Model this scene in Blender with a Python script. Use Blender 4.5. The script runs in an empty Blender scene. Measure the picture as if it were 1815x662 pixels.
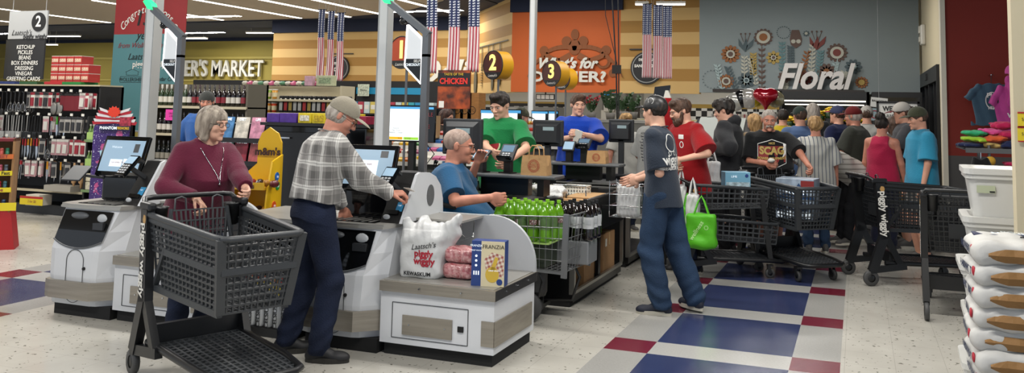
import bpy, bmesh, math, random
import numpy as np
from mathutils import Vector, Matrix
from mathutils.bvhtree import BVHTree
PI = math.pi
random.seed(7)
SC = bpy.context.scene
COL = SC.collection

# ---------------------------------------------------------------- camera, world, exposure
CAM_H = 1.62
CYAW, CPITCH, CROLL, CF, CPX, CPY = .349059, .0910746, .0191804, 1488.96, 977.8, 60.4
_fw = Vector((-math.sin(CYAW)*math.cos(CPITCH), math.cos(CYAW)*math.cos(CPITCH), math.sin(CPITCH)))
_rt0 = Vector((math.cos(CYAW), math.sin(CYAW), 0))
_up0 = _rt0.cross(_fw)
_rt = math.cos(CROLL)*_rt0 + math.sin(CROLL)*_up0
_up = -math.sin(CROLL)*_rt0 + math.cos(CROLL)*_up0
cd = bpy.data.cameras.new('camera'); cam = bpy.data.objects.new('camera', cd); COL.objects.link(cam)
cam.matrix_world = Matrix(((_rt.x, _up.x, -_fw.x, 0), (_rt.y, _up.y, -_fw.y, 0), (_rt.z, _up.z, -_fw.z, CAM_H), (0, 0, 0, 1)))
cd.sensor_width = 36; cd.lens = CF/1815*36
cd.shift_x = (907.5-CPX)/1815; cd.shift_y = (CPY-331)/1815
cd.clip_end = 200; SC.camera = cam
W = bpy.data.worlds.new('world'); SC.world = W; W.use_nodes = True
W.node_tree.nodes['Background'].inputs[0].default_value = (.80, .88, 1, 1)
W.node_tree.nodes['Background'].inputs[1].default_value = .9
SC.view_settings.view_transform = 'Standard'; SC.view_settings.look = 'None'
SC.view_settings.exposure = 0; SC.view_settings.gamma = 1
try: SC.view_settings.use_curve_mapping = False
except Exception: pass
CEIL = 4.55
def area_light(name, x, y, z, sx, sy, power, col=(1, .97, .92)):
    l = bpy.data.lights.new(name, 'AREA'); l.shape = 'RECTANGLE'; l.size = sx; l.size_y = sy; l.energy = power; l.color = col
    o = bpy.data.objects.new(name, l); COL.objects.link(o); o.location = (x, y, z); o.visible_camera = True
    return o
for x, y, p in ((-5.5, 1.5, 170), (-1, 2.5, 170), (-8.5, 6, 170), (-3.6, 6.4, 150), (.3, 6.2, 150), (-6.6, 11, 120), (-2, 11.5, 120), (-11.5, 12, 150), (-14, 17, 170), (-7, 17.5, 150), (-1.5, 16.5, 150), (-20, 22, 260), (-12, 22, 150), (-25, 27, 380), (-34, 26, 300), (-22, 14, 200), (-11, 7.2, 150)):  # store ceiling lamps; the last is a fill added to brighten the kitchen tools
    area_light('ceiling_lamp_and_fill_light', x, y, CEIL-.06, 2.4, .25, p)
for x in (-9, -4.5, -1.5): area_light('kitchen_fill_light', x, 22.8, 2.9, 2, .3, 60)  # added fill lights without fixtures, to brighten the deli kitchen

def ray(px, py):
    return _fw + _rt*((px-CPX)/CF) - _up*((py-CPY)/CF)
def G(px, py, z=0.):          # point of the horizontal plane z
    d = ray(px, py); t = (z-CAM_H)/d.z; return Vector((d.x*t, d.y*t, z))
def AY(px, py, Y):            # point of the plane y = Y
    d = ray(px, py); t = Y/d.y; return Vector((d.x*t, Y, CAM_H+d.z*t))
def AX(px, py, X):
    d = ray(px, py); t = X/d.x; return Vector((X, d.y*t, CAM_H+d.z*t))

# ---------------------------------------------------------------- materials
def lin(c):
    if isinstance(c, str) and len(c.lstrip('#')) == 3: c = ''.join(q*2 for q in c.lstrip('#'))
    if isinstance(c, str):
        c = c.lstrip('#'); c = [int(c[i:i+2], 16)/255 for i in (0, 2, 4)]
    return tuple(v/12.92 if v <= .04045 else ((v+.055)/1.055)**2.4 for v in c[:3]) + (1,)
MATS = {}
def mat(name, c, rough=.5, metal=0, bump=0, bscale=40, var=0, vscale=6, emit=0, alpha=1, spec=.5, stretch=None, trans=0, c2=None, coat=0, sheen=0):
    if name in MATS: return MATS[name]
    m = bpy.data.materials.new(name); m.use_nodes = True; nt = m.node_tree; b = nt.nodes['Principled BSDF']
    b.inputs['Base Color'].default_value = lin(c); b.inputs['Roughness'].default_value = rough; b.inputs['Metallic'].default_value = metal
    b.inputs['Specular IOR Level'].default_value = spec
    if coat: b.inputs['Coat Weight'].default_value = coat; b.inputs['Coat Roughness'].default_value = .1
    if sheen: b.inputs['Sheen Weight'].default_value = sheen
    if trans: b.inputs['Transmission Weight'].default_value = trans
    if emit: b.inputs['Emission Color'].default_value = lin(c); b.inputs['Emission Strength'].default_value = emit
    if alpha < 1: b.inputs['Alpha'].default_value = alpha
    tc = None
    if bump or var:
        tc = nt.nodes.new('ShaderNodeTexCoord'); mp = nt.nodes.new('ShaderNodeMapping'); nt.links.new(tc.outputs['Object'], mp.inputs[0])
        if stretch: mp.inputs['Scale'].default_value = stretch
    if bump:
        n = nt.nodes.new('ShaderNodeTexNoise'); n.inputs['Scale'].default_value = bscale; n.inputs['Detail'].default_value = 4
        nt.links.new(mp.outputs[0], n.inputs['Vector'])
        bp = nt.nodes.new('ShaderNodeBump'); bp.inputs['Strength'].default_value = bump; bp.inputs['Distance'].default_value = .02
        nt.links.new(n.outputs['Fac'], bp.inputs['Height']); nt.links.new(bp.outputs[0], b.inputs['Normal'])
    if var:
        n = nt.nodes.new('ShaderNodeTexNoise'); n.inputs['Scale'].default_value = vscale; n.inputs['Detail'].default_value = 3
        nt.links.new(mp.outputs[0], n.inputs['Vector'])
        r = nt.nodes.new('ShaderNodeValToRGB'); L = lin(c)
        a = lin(c2) if c2 else tuple(v*(1-var) for v in L[:3])+(1,)
        d = L if c2 else tuple(min(1, v*(1+var)) for v in L[:3])+(1,)
        r.color_ramp.elements[0].position = .35; r.color_ramp.elements[0].color = a
        r.color_ramp.elements[1].position = .65; r.color_ramp.elements[1].color = d
        nt.links.new(n.outputs['Fac'], r.inputs[0]); nt.links.new(r.outputs[0], b.inputs['Base Color'])
    MATS[name] = m; return m
def node_mat(name, rough=.5, metal=0):
    m = bpy.data.materials.new(name); m.use_nodes = True; MATS[name] = m
    b = m.node_tree.nodes['Principled BSDF']; b.inputs['Roughness'].default_value = rough; b.inputs['Metallic'].default_value = metal
    return m, m.node_tree, b
class NT:      # tiny node algebra
    def __init__(s, nt): s.nt = nt; s.L = nt.links.new
    def m(s, op, a, b=None, c=None):
        n = s.nt.nodes.new('ShaderNodeMath'); n.operation = op
        for i, v in enumerate((a, b, c)):
            if v is None: continue
            if isinstance(v, (int, float)): n.inputs[i].default_value = v
            else: s.L(v, n.inputs[i])
        return n.outputs[0]
    def band(s, v, lo, hi): return s.m('MULTIPLY', s.m('GREATER_THAN', v, lo), s.m('LESS_THAN', v, hi))
    def mix(s, f, a, b):
        n = s.nt.nodes.new('ShaderNodeMix'); n.data_type = 'RGBA'
        for k, v in ((0, f), (6, a), (7, b)):
            if isinstance(v, (int, float)): n.inputs[k].default_value = v
            elif isinstance(v, (tuple, str)): n.inputs[k].default_value = lin(v) if isinstance(v, str) else v
            else: s.L(v, n.inputs[k])
        return n.outputs[2]
    def coord(s, kind='Object'):
        t = s.nt.nodes.new('ShaderNodeTexCoord'); x = s.nt.nodes.new('ShaderNodeSeparateXYZ'); s.L(t.outputs[kind], x.inputs[0])
        return x.outputs[0], x.outputs[1], x.outputs[2], t.outputs[kind]
    def pos(s):
        t = s.nt.nodes.new('ShaderNodeNewGeometry'); x = s.nt.nodes.new('ShaderNodeSeparateXYZ'); s.L(t.outputs['Position'], x.inputs[0])
        return x.outputs[0], x.outputs[1], x.outputs[2], t.outputs['Position']
    def noise(s, vec, scale, detail=3):
        n = s.nt.nodes.new('ShaderNodeTexNoise'); n.inputs['Scale'].default_value = scale; n.inputs['Detail'].default_value = detail
        if vec is not None: s.L(vec, n.inputs['Vector'])
        return n.outputs['Fac']

# ---------------------------------------------------------------- objects
def tag(o, label=None, cat=None, group=None, kind=None):
    if label: o['label'] = label
    if cat: o['category'] = cat
    if group: o['group'] = group
    if kind: o['kind'] = kind
    return o
def thing(name, label, cat, loc=(0, 0, 0), rz=0, group=None):
    o = bpy.data.objects.new(name, None); COL.objects.link(o); o.location = loc; o.rotation_euler = (0, 0, rz); o.empty_display_size = .05
    return tag(o, label, cat, group)
def copy_tree(o, parent=None):
    c = o.copy(); COL.objects.link(c)
    if parent: c.parent = parent
    for ch in list(o.children): copy_tree(ch, c)
    return c
def dup(o, loc, rz=0, label=None, group=None, scale=None):
    c = copy_tree(o); c.location = loc; c.rotation_euler = (0, 0, rz)
    if label: c['label'] = label
    if group: c['group'] = group
    if scale: c.scale = (scale,)*3 if isinstance(scale, (int, float)) else scale
    return c
class MB:
    def __init__(s): s.v = []; s.f = []; s.mi = []; s.sm = []; s.M = Matrix.Identity(4)
    def add(s, vs, fs, mi=0, smooth=False):
        n = len(s.v); s.v += [tuple(s.M @ Vector(v)) for v in vs]; s.f += [tuple(i+n for i in f) for f in fs]
        s.mi += [mi]*len(fs); s.sm += [smooth]*len(fs); return s
    def box(s, c, d, mi=0, R=None, bev=0):
        x, y, z = d[0]/2, d[1]/2, d[2]/2
        if bev:
            b = min(bev, x*.9, y*.9, z*.9); vs = []; 
            bm = bmesh.new(); bmesh.ops.create_cube(bm, size=1)
            for v in bm.verts: v.co = Vector((v.co.x*2*x, v.co.y*2*y, v.co.z*2*z))
            bmesh.ops.bevel(bm, geom=bm.edges[:], offset=b, segments=2, profile=.5, affect='EDGES')
            bm.verts.index_update(); vs = [v.co.copy() for v in bm.verts]; fs = [[v.index for v in f.verts] for f in bm.faces]; bm.free()
        else:
            vs = [Vector((i*x, j*y, k*z)) for i in (-1, 1) for j in (-1, 1) for k in (-1, 1)]
            fs = [(0, 1, 3, 2), (4, 6, 7, 5), (0, 4, 5, 1), (2, 3, 7, 6), (0, 2, 6, 4), (1, 5, 7, 3)]
        c = Vector(c)
        vs = [(R @ v if R else v)+c for v in vs]
        return s.add(vs, fs, mi)
    def span(s, a, b, mi=0, bev=0):
        a = Vector(a); b = Vector(b); return s.box((a+b)/2, [abs(t) for t in (b-a)], mi, bev=bev)
    def bar(s, a, b, w, t=None, up=(0, 0, 1), mi=0):      # box along a-b, width w (sideways), thickness t (along up)
        a = Vector(a); b = Vector(b); d = b-a; L = d.length
        if L < 1e-6: return s
        d /= L; u = Vector(up); sd = d.cross(u)
        if sd.length < 1e-4: sd = d.cross(Vector((1, 0, 0)))
        sd.normalize(); u = sd.cross(d); R = Matrix((d, sd, u)).transposed()
        return s.box((a+b)/2, (L, w, t if t else w), mi, R)
    def tube(s, pts, r, n=8, mi=0, closed=False, cap=True):
        pts = [Vector(p) for p in pts]; rs = r if isinstance(r, (list, tuple)) else [r]*len(pts); N = len(pts); vs = []; fs = []
        nrm = None
        for i, p in enumerate(pts):
            if closed: d = pts[(i+1) % N]-pts[i-1]
            else: d = pts[min(i+1, N-1)]-pts[max(i-1, 0)]
            d.normalize()
            if nrm is None:
                nrm = d.orthogonal().normalized()
            else:
                nrm = (nrm-d*nrm.dot(d)); nrm = nrm.normalized() if nrm.length > 1e-5 else d.orthogonal().normalized()
            bn = d.cross(nrm)
            for k in range(n):
                a = 2*PI*k/n; vs.append(p+(nrm*math.cos(a)+bn*math.sin(a))*rs[i])
        for i in range(N if closed else N-1):
            for k in range(n):
                a = i*n+k; b = i*n+(k+1) % n; j = (i+1) % N
                fs.append((a, b, j*n+(k+1) % n, j*n+k))
        s.add(vs, fs, mi, True)
        if cap and not closed:
            s.add([vs[k] for k in range(n)], [tuple(range(n))[::-1]], mi); s.add([vs[(N-1)*n+k] for k in range(n)], [tuple(range(n))], mi)
        return s
    def cyl(s, a, b, r, n=20, mi=0, r2=None): return s.tube([a, b], [r, r2 if r2 is not None else r], n, mi)
    def lathe(s, prof, c=(0, 0, 0), n=20, mi=0, R=None, smooth=True):   # prof: (r, z)
        vs = []; fs = []; c = Vector(c)
        for r, z in prof:
            for k in range(n):
                a = 2*PI*k/n; v = Vector((r*math.cos(a), r*math.sin(a), z)); vs.append((R @ v if R else v)+c)
        for i in range(len(prof)-1):
            for k in range(n): fs.append((i*n+k, i*n+(k+1) % n, (i+1)*n+(k+1) % n, (i+1)*n+k))
        return s.add(vs, fs, mi, smooth)
    def prism(s, poly, o, u, v, t, mi=0, mi2=None):     # poly in the (u,v) plane at o, thickness t along u x v
        o = Vector(o); u = Vector(u); v = Vector(v); w = u.cross(v).normalized()*t; n = len(poly)
        a = [o+u*p[0]+v*p[1] for p in poly]; b = [p+w for p in a]
        s.add(a+b, [tuple(range(n))[::-1]], mi); s.add(b, [tuple(range(n))], mi if mi2 is None else mi2)
        s.add(a+b, [(i, (i+1) % n, n+(i+1) % n, n+i) for i in range(n)], mi)
        return s
    def sphere(s, c, r, nu=16, nv=10, mi=0, R=None):
        r = r if isinstance(r, (tuple, list)) else (r, r, r); vs = []; fs = []; c = Vector(c)
        for i in range(nv+1):
            th = PI*i/nv
            for k in range(nu):
                ph = 2*PI*k/nu; v = Vector((r[0]*math.sin(th)*math.cos(ph), r[1]*math.sin(th)*math.sin(ph), r[2]*math.cos(th)))
                vs.append((R @ v if R else v)+c)
        for i in range(nv):
            for k in range(nu): fs.append((i*nu+k, (i+1)*nu+k, (i+1)*nu+(k+1) % nu, i*nu+(k+1) % nu))
        return s.add(vs, fs, mi, True)
    def mesh(s, name, mats):
        me = bpy.data.meshes.new(name); me.from_pydata(s.v, [], s.f)
        for m in (mats if isinstance(mats, (list, tuple)) else [mats]): me.materials.append(m)
        me.polygons.foreach_set('material_index', s.mi); me.polygons.foreach_set('use_smooth', s.sm); me.update()
        return me
    def build(s, name, mats, parent=None, loc=None, rz=None):
        o = bpy.data.objects.new(name, s.mesh(name, mats)); COL.objects.link(o)
        if parent: o.parent = parent
        if loc is not None: o.location = loc
        if rz is not None: o.rotation_euler = (0, 0, rz)
        return o
def struct(name, mb, mats, **k): return tag(mb.build(name, mats, **k), kind='structure')
def rotm(rx=0, ry=0, rz=0):
    return (Matrix.Rotation(rz, 3, 'Z') @ Matrix.Rotation(ry, 3, 'Y') @ Matrix.Rotation(rx, 3, 'X'))
def frame(o, u, v):      # matrix whose local x = u, y = v
    u = Vector(u).normalized(); w = u.cross(Vector(v)).normalized(); v = w.cross(u)
    return Matrix(((u.x, v.x, w.x, o[0]), (u.y, v.y, w.y, o[1]), (u.z, v.z, w.z, o[2]), (0, 0, 0, 1)))
def text_mesh(s, size, bold=0, shear=0, extrude=0, align='CENTER', space=1, wx=1, line=1):
    c = bpy.data.curves.new('t', 'FONT'); c.body = s; c.size = size; c.offset = bold; c.shear = shear; c.extrude = extrude
    c.align_x = align; c.align_y = 'CENTER'; c.space_character = space; c.space_line = line; c.resolution_u = 3
    o = bpy.data.objects.new('t', c); COL.objects.link(o); bpy.context.view_layer.update()
    me = bpy.data.meshes.new_from_object(o.evaluated_get(bpy.context.evaluated_depsgraph_get()))
    bpy.data.objects.remove(o); bpy.data.curves.remove(c)
    if wx != 1:
        for v in me.vertices: v.co.x *= wx
    return me
def text(s, size, o, u, v, m, parent=None, name='lettering', lift=.002, **k):
    me = text_mesh(s, size, **k); me.transform(frame(o, u, v) @ Matrix.Translation((0, 0, lift))); me.materials.clear(); me.materials.append(m)
    ob = bpy.data.objects.new(name, me); COL.objects.link(ob)
    if parent: ob.parent = parent
    return ob
EX, EY, EZ = Vector((1, 0, 0)), Vector((0, 1, 0)), Vector((0, 0, 1))
# ---------------------------------------------------------------- implicit surfaces for bodies, cloth, bags
import openvdb
class Vox:
    def __init__(s, lo, hi, h):
        s.h = h; s.lo = np.array(lo, float)-3*h; s.n = np.ceil((np.array(hi)-s.lo)/h).astype(int)+4
        s.f = np.full(s.n, 1., np.float32)
        s.ax = [(s.lo[i]+h*np.arange(s.n[i])).astype(np.float32) for i in range(3)]
    def reg(s, lo, hi):
        a = np.clip(((np.array(lo)-s.lo)/s.h).astype(int), 0, s.n); b = np.clip(((np.array(hi)-s.lo)/s.h).astype(int)+2, 0, s.n)
        sl = tuple(slice(a[i], b[i]) for i in range(3))
        return sl, s.ax[0][sl[0]][:, None, None], s.ax[1][sl[1]][None, :, None], s.ax[2][sl[2]][None, None, :]
    def put(s, sl, d, k=0, op='u'):
        a = s.f[sl]; d = d.astype(np.float32)
        if op == 'u':
            if k > 0: t = np.clip(.5+.5*(a-d)/k, 0, 1); r = a*(1-t)+d*t-k*t*(1-t)
            else: r = np.minimum(a, d)
        elif op == 's':
            if k > 0: t = np.clip(.5-.5*(a+d)/k, 0, 1); r = a*(1-t)-d*t+k*t*(1-t)
            else: r = np.maximum(a, -d)
        else: r = np.maximum(a, d)
        s.f[sl] = r
    def cap(s, a, b, ra, rb, k=.02, op='u', flat0=False, flat1=False):
        a = np.array(a, float); b = np.array(b, float); m = max(ra, rb)+k+3*s.h
        sl, X, Y, Z = s.reg(np.minimum(a, b)-m, np.maximum(a, b)+m)
        d = b-a; L2 = max(d@d, 1e-9); tr = ((X-a[0])*d[0]+(Y-a[1])*d[1]+(Z-a[2])*d[2])/L2; t = np.clip(tr, 0, 1); L = L2**.5
        D = np.sqrt((X-a[0]-t*d[0])**2+(Y-a[1]-t*d[1])**2+(Z-a[2]-t*d[2])**2)-(ra+(rb-ra)*t)
        if flat1: D = np.maximum(D, (tr-1)*L)
        if flat0: D = np.maximum(D, -tr*L)
        s.put(sl, D, k, op); return s
    def path(s, pts, rs, k=.01):
        for i in range(len(pts)-1): s.cap(pts[i], pts[i+1], rs[i], rs[i+1], k if i == 0 else min(k, .004))
        return s
    def ell(s, c, r, k=.02, R=None, op='u'):
        c = np.array(c, float); r = np.array(r, float); m = r.max()+k+3*s.h
        if R is None: mm = r+k+3*s.h
        else: mm = m
        sl, X, Y, Z = s.reg(c-mm, c+mm)
        X = X-c[0]; Y = Y-c[1]; Z = Z-c[2]
        if R is not None:
            R = np.array(R); X, Y, Z = (R[0, 0]*X+R[1, 0]*Y+R[2, 0]*Z, R[0, 1]*X+R[1, 1]*Y+R[2, 1]*Z, R[0, 2]*X+R[1, 2]*Y+R[2, 2]*Z)
        k0 = np.sqrt((X/r[0])**2+(Y/r[1])**2+(Z/r[2])**2); k1 = np.sqrt((X/r[0]**2)**2+(Y/r[1]**2)**2+(Z/r[2]**2)**2)+1e-9
        s.put(sl, k0*(k0-1)/k1, k, op); return s
    def boxr(s, c, hd, rad=.01, k=0, R=None, op='u'):
        c = np.array(c, float); hd = np.array(hd, float); m = (np.linalg.norm(hd) if R is not None else hd)+k+3*s.h
        sl, X, Y, Z = s.reg(c-m, c+m); X = X-c[0]; Y = Y-c[1]; Z = Z-c[2]
        if R is not None:
            R = np.array(R); X, Y, Z = (R[0, 0]*X+R[1, 0]*Y+R[2, 0]*Z, R[0, 1]*X+R[1, 1]*Y+R[2, 1]*Z, R[0, 2]*X+R[1, 2]*Y+R[2, 2]*Z)
        qx = np.abs(X)-hd[0]+rad; qy = np.abs(Y)-hd[1]+rad; qz = np.abs(Z)-hd[2]+rad
        D = np.sqrt(np.maximum(qx, 0)**2+np.maximum(qy, 0)**2+np.maximum(qz, 0)**2)+np.minimum(np.maximum(qx, np.maximum(qy, qz)), 0)-rad
        s.put(sl, D, k, op); return s
    def loft(s, P0, P1, bend, tx, ty, ts, rx, ry, oy=None, k=.03, sq=2.):
        P0 = np.array(P0, float); P1 = np.array(P1, float); bend = np.array(bend, float); tx = np.array(tx, float); ty = np.array(ty, float)
        u = P1-P0; L = np.linalg.norm(u); u = u/L; m = max(rx)+.08
        lo = np.minimum(P0+u*min(ts)*L, P0+u*max(ts)*L)-m; hi = np.maximum(P0+u*min(ts)*L, P0+u*max(ts)*L)+m
        sl, X, Y, Z = s.reg(lo, hi)
        t = ((X-P0[0])*u[0]+(Y-P0[1])*u[1]+(Z-P0[2])*u[2])/L
        b = np.clip(t, 0, 1); b = 4*b*(1-b)
        QX = X-P0[0]-b*bend[0]-t*L*u[0]; QY = Y-P0[1]-b*bend[1]-t*L*u[1]; QZ = Z-P0[2]-b*bend[2]-t*L*u[2]
        rxx = np.interp(t, ts, rx); ryy = np.interp(t, ts, ry)
        a = QX*tx[0]+QY*tx[1]+QZ*tx[2]; c = QX*ty[0]+QY*ty[1]+QZ*ty[2]
        if oy is not None: c = c-np.interp(t, ts, oy)
        q = ((np.abs(a)/rxx)**sq+(np.abs(c)/ryy)**sq)**(1/sq)
        D = (q-1)*np.minimum(rxx, ryy)
        D = np.maximum(D, np.maximum((t-max(ts))*L, (min(ts)-t)*L))
        s.put(sl, D, k); return s
    def plane(s, p, n):      # keep the side where (x-p).n < 0
        sl, X, Y, Z = s.reg(s.lo, s.lo+s.h*s.n)
        s.f = np.maximum(s.f, ((X-p[0])*n[0]+(Y-p[1])*n[1]+(Z-p[2])*n[2]).astype(np.float32)); return s
    def disp(s, fn):
        sl, X, Y, Z = s.reg(s.lo, s.lo+s.h*s.n); s.f[sl] += fn(X, Y, Z).astype(np.float32); return s
    def folds(s, amp, sc=22., seed=0., az=.6):
        def fn(X, Y, Z):
            w = np.sin(X*9+seed)+np.sin(Y*8+Z*7+seed*2)
            return amp*(np.sin(X*sc*.9+w*1.7+Z*sc*az+seed)*np.sin(Z*sc*az*.8-Y*sc*.7+w+seed*3)+.5*np.sin(Z*sc*1.3+w*2.2+X*sc*.5))
        return s.disp(fn)
    def mesh(s, name, m, smooth=True):
        f = s.f.copy()
        f[0], f[-1] = 1, 1; f[:, 0], f[:, -1] = 1, 1; f[:, :, 0], f[:, :, -1] = 1, 1
        np.clip(f, -4*s.h, 4*s.h, out=f)
        g = openvdb.FloatGrid(4*s.h); g.copyFromArray(f, tolerance=1e-6)
        v, q = g.convertToQuads(0.0)
        v = v*s.h+s.lo
        me = bpy.data.meshes.new(name); me.vertices.add(len(v)); me.vertices.foreach_set('co', v.astype(np.float32).ravel())
        q = q[:, ::-1]
        me.loops.add(len(q)*4); me.loops.foreach_set('vertex_index', q.ravel().astype(np.int32))
        me.polygons.add(len(q)); me.polygons.foreach_set('loop_start', np.arange(0, len(q)*4, 4, dtype=np.int32)); me.polygons.foreach_set('loop_total', np.full(len(q), 4, np.int32))
        me.polygons.foreach_set('use_smooth', np.ones(len(q), bool)); me.update(calc_edges=True)
        me.materials.append(m); return me
    def build(s, name, m, parent=None):
        o = bpy.data.objects.new(name, s.mesh(name, m)); COL.objects.link(o)
        if parent: o.parent = parent
        return o
# ---------------------------------------------------------------- people
def A3(*v): return np.array(v, float)
def nrm(v): v = np.array(v, float); return v/(np.linalg.norm(v)+1e-9)
def ik(a, t, l1, l2, hint):
    d = t-a; D = np.linalg.norm(d); M = (l1+l2)*.995; d = d/D
    if D > M: D = M; t = a+d*M
    D = max(D, abs(l1-l2)+.02); x = (l1*l1-l2*l2+D*D)/(2*D); r = math.sqrt(max(l1*l1-x*x, 0))
    h = np.array(hint, float); n = h-(h@d)*d; return a+d*x+nrm(n)*r, a+d*D
SKIN = mat('skin', '#c9937a', .55, var=.06, vscale=14)
SKINR = mat('skin_ruddy', '#bd8069', .55, var=.1, vscale=16)
SKINP = mat('skin_pale', '#d6a58c', .55, var=.05, vscale=14)
EYEW = mat('eye_white', '#b0aaa2', .3); EYED = mat('eye_iris', '#2c2620', .2); LIPS = mat('lips', '#a8655a', .5)
GLS = mat('glasses_metal', '#3a3633', .3, .8)
def hairm(name, c, c2): return mat(name, c, .6, bump=.6, bscale=60, var=.3, vscale=30, stretch=(1, 1, .25), c2=c2)
H_GREY = hairm('hair_grey', '#a89c8c', '#6e6256'); H_DARK = hairm('hair_dark', '#2b2018', '#14100c'); H_BROWN = hairm('hair_brown', '#5a4030', '#33241a')
H_WHITE = hairm('hair_white', '#b3aaa0', '#857b70'); H_BLOND = hairm('hair_blond', '#b58f5c', '#7f6038'); H_AUBURN = hairm('hair_auburn', '#4a2a1c', '#281610')
def cloth(name, c, rough=.85, var=.07, bump=.25): return mat(name, c, rough, bump=bump, bscale=90, var=var, vscale=5, spec=.2, sheen=.15)

HSH = []
def head_hair(style, par, Mh, m, h):
    v = Vox((-.15, -.16, -.34 if style in ('long', 'bob', 'tail') else -.16), (.15, .19, .2), h)
    nz = lambda a, s: (lambda X, Y, Z: a*(np.sin(X*s+2*np.sin(Z*s*.4))*np.sin(Y*s*1.1+1)+.6*np.sin(Z*s*.7+X*s*1.3)*np.sin(Y*s*.6+X*s)))
    if style == 'bob':
        v.ell((0, .018, .03), (.094, .113, .1), 0); v.cap((.062, .0, .0), (.066, -.002, -.10), .036, .03, .03); v.cap((-.062, .0, .0), (-.066, -.002, -.10), .036, .03, .03)
        v.ell((0, .06, -.04), (.088, .062, .09), .04); v.disp(nz(.0025, 95)); v.ell((0, -.115, -.05), (.058, .085, .092), .012, op='s'); v.plane((0, 0, -.125), (0, 0, -1))
    elif style in ('long', 'tail'):
        v.ell((0, .02, .035), (.09, .108, .095), 0)
        if style == 'long': v.cap((0, .07, 0), (0, .09, -.24), .075, .06, .04)
        else: v.cap((0, .11, .0), (0, .12, -.14), .035, .018, .02)
        v.ell((.05, .03, -.04), (.04, .06, .09), .03); v.ell((-.05, .03, -.04), (.04, .06, .09), .03)
        v.disp(nz(.003, 80)); v.ell((0, -.12, -.03), (.066, .09, .1), .012, op='s')
    elif style == 'fringe':      # bald on top, hair round back and sides
        v.ell((0, .025, .0), (.081, .1, .085), 0); v.ell((0, -.02, .07), (.085, .1, .062), .01, op='s'); v.ell((0, -.115, -.02), (.09, .11, .12), .01, op='s'); v.plane((0, 0, -.07), (0, 0, -1)); v.disp(nz(.001, 120))
    else:
        z = dict(short=.088, buzz=.078, curly=.1, quiff=.088, bun=.085, swept=.09)[style]; g = z-.078
        v.ell((0, .02, .033), (.078+g*.8, .098+g, .084+g), 0)
        if style == 'quiff': v.ell((0, -.055, .105), (.06, .045, .035), .03)
        if style == 'swept': v.ell((.015, -.05, .098), (.062, .045, .032), .03)
        if style == 'curly': v.ell((0, -.05, .09), (.07, .05, .045), .03); v.disp(nz(.008, 75))
        elif style == 'bun': v.ell((0, .08, .12), (.06, .055, .055), .01); v.disp(nz(.006, 70))
        elif style != 'buzz': v.disp(nz(.0025, 110))
        v.ell((0, -.13, -.03), (.1, .095, .096), .01, op='s'); v.ell((.082, -.005, -.03), (.03, .05, .045), .008, op='s'); v.ell((-.082, -.005, -.03), (.03, .05, .045), .008, op='s')
        v.plane((0, 0, -.07), (0, -.2, -1))
    o = v.build('hair', m, par); o.matrix_local = Mh; return o
def head_cap(par, Mh, m, mbrim, h, back=False, white=None):
    v = Vox((-.12, -.13, -.02), (.12, .16, .17), h)
    v.ell((0, .015, .04), (.09, .11, .098), 0); v.plane((0, 0, .025), (0, -.12 if not back else .1, -1))
    o = v.build('cap', m, par); o.matrix_local = Mh
    sg = 1 if back else -1
    b = Vox((-.12, -.24, -.04), (.12, .26, .1), h)
    b.ell((0, sg*.135+.01, .028), (.066, .082, .03), 0); b.ell((0, sg*.135+.01, .018), (.08, .1, .03), 0, op='s'); b.ell((0, .015, .03), (.08, .1, .08), 0, op='s')
    t = b.build('brim', mbrim, o)
    bt = MB().sphere((0, .015, .138), (.009, .009, .005)).build('cap_button', mbrim, o)
    if not back:
        a = MB(); a.tube([(math.cos(q)*.03, .118+math.sin(q)*.004, .035+math.sin(q)*.028) for q in np.linspace(0, PI, 8)], .003, 5); a.build('strap_opening', mbrim, o)
    return o
def glasses(par, Mh, m=None):
    g = MB()
    for sx in (-1, 1):
        g.tube([(sx*.031+.021*math.cos(a), -.107+.004*abs(math.cos(a)), .003+.016*math.sin(a)) for a in np.linspace(0, 2*PI, 14, endpoint=False)], .0016, 5, closed=True)
        g.tube([(sx*.052, -.1, .008), (sx*.078, -.06, .008), (sx*.082, .01, .006), (sx*.08, .025, -.012)], .0016, 5)
    g.tube([(-.01, -.109, .006), (0, -.113, .008), (.01, -.109, .006)], .0016, 5)
    o = g.build('glasses', m or GLS, par); o.matrix_local = Mh; return o
def beard(par, Mh, m, h, full=True):
    v = Vox((-.1, -.14, -.18), (.1, .06, .02), h)
    if full:
        v.ell((0, -.05, -.085), (.06, .058, .05), 0); v.cap((.062, -.01, -.02), (.05, -.03, -.07), .018, .02, .02); v.cap((-.062, -.01, -.02), (-.05, -.03, -.07), .018, .02, .02)
        v.ell((0, -.07, -.11), (.04, .035, .04), .02)
    v.cap((-.028, -.094, -.052), (.028, -.094, -.052), .011, .011, .01); v.ell((0, -.1, -.046), (.012, .016, .009), .006)
    if full: v.ell((0, -.108, -.064), (.02, .02, .006), .004, op='s')
    else: v.cap((-.028, -.09, -.052), (-.034, -.085, -.075), .008, .005, .006); v.cap((.028, -.09, -.052), (.034, -.085, -.075), .008, .005, .006)
    v.disp(lambda X, Y, Z: .0018*np.sin(X*140)*np.sin(Z*110+Y*90))
    o = v.build('beard' if full else 'moustache', m, par); o.matrix_local = Mh; return o
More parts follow.
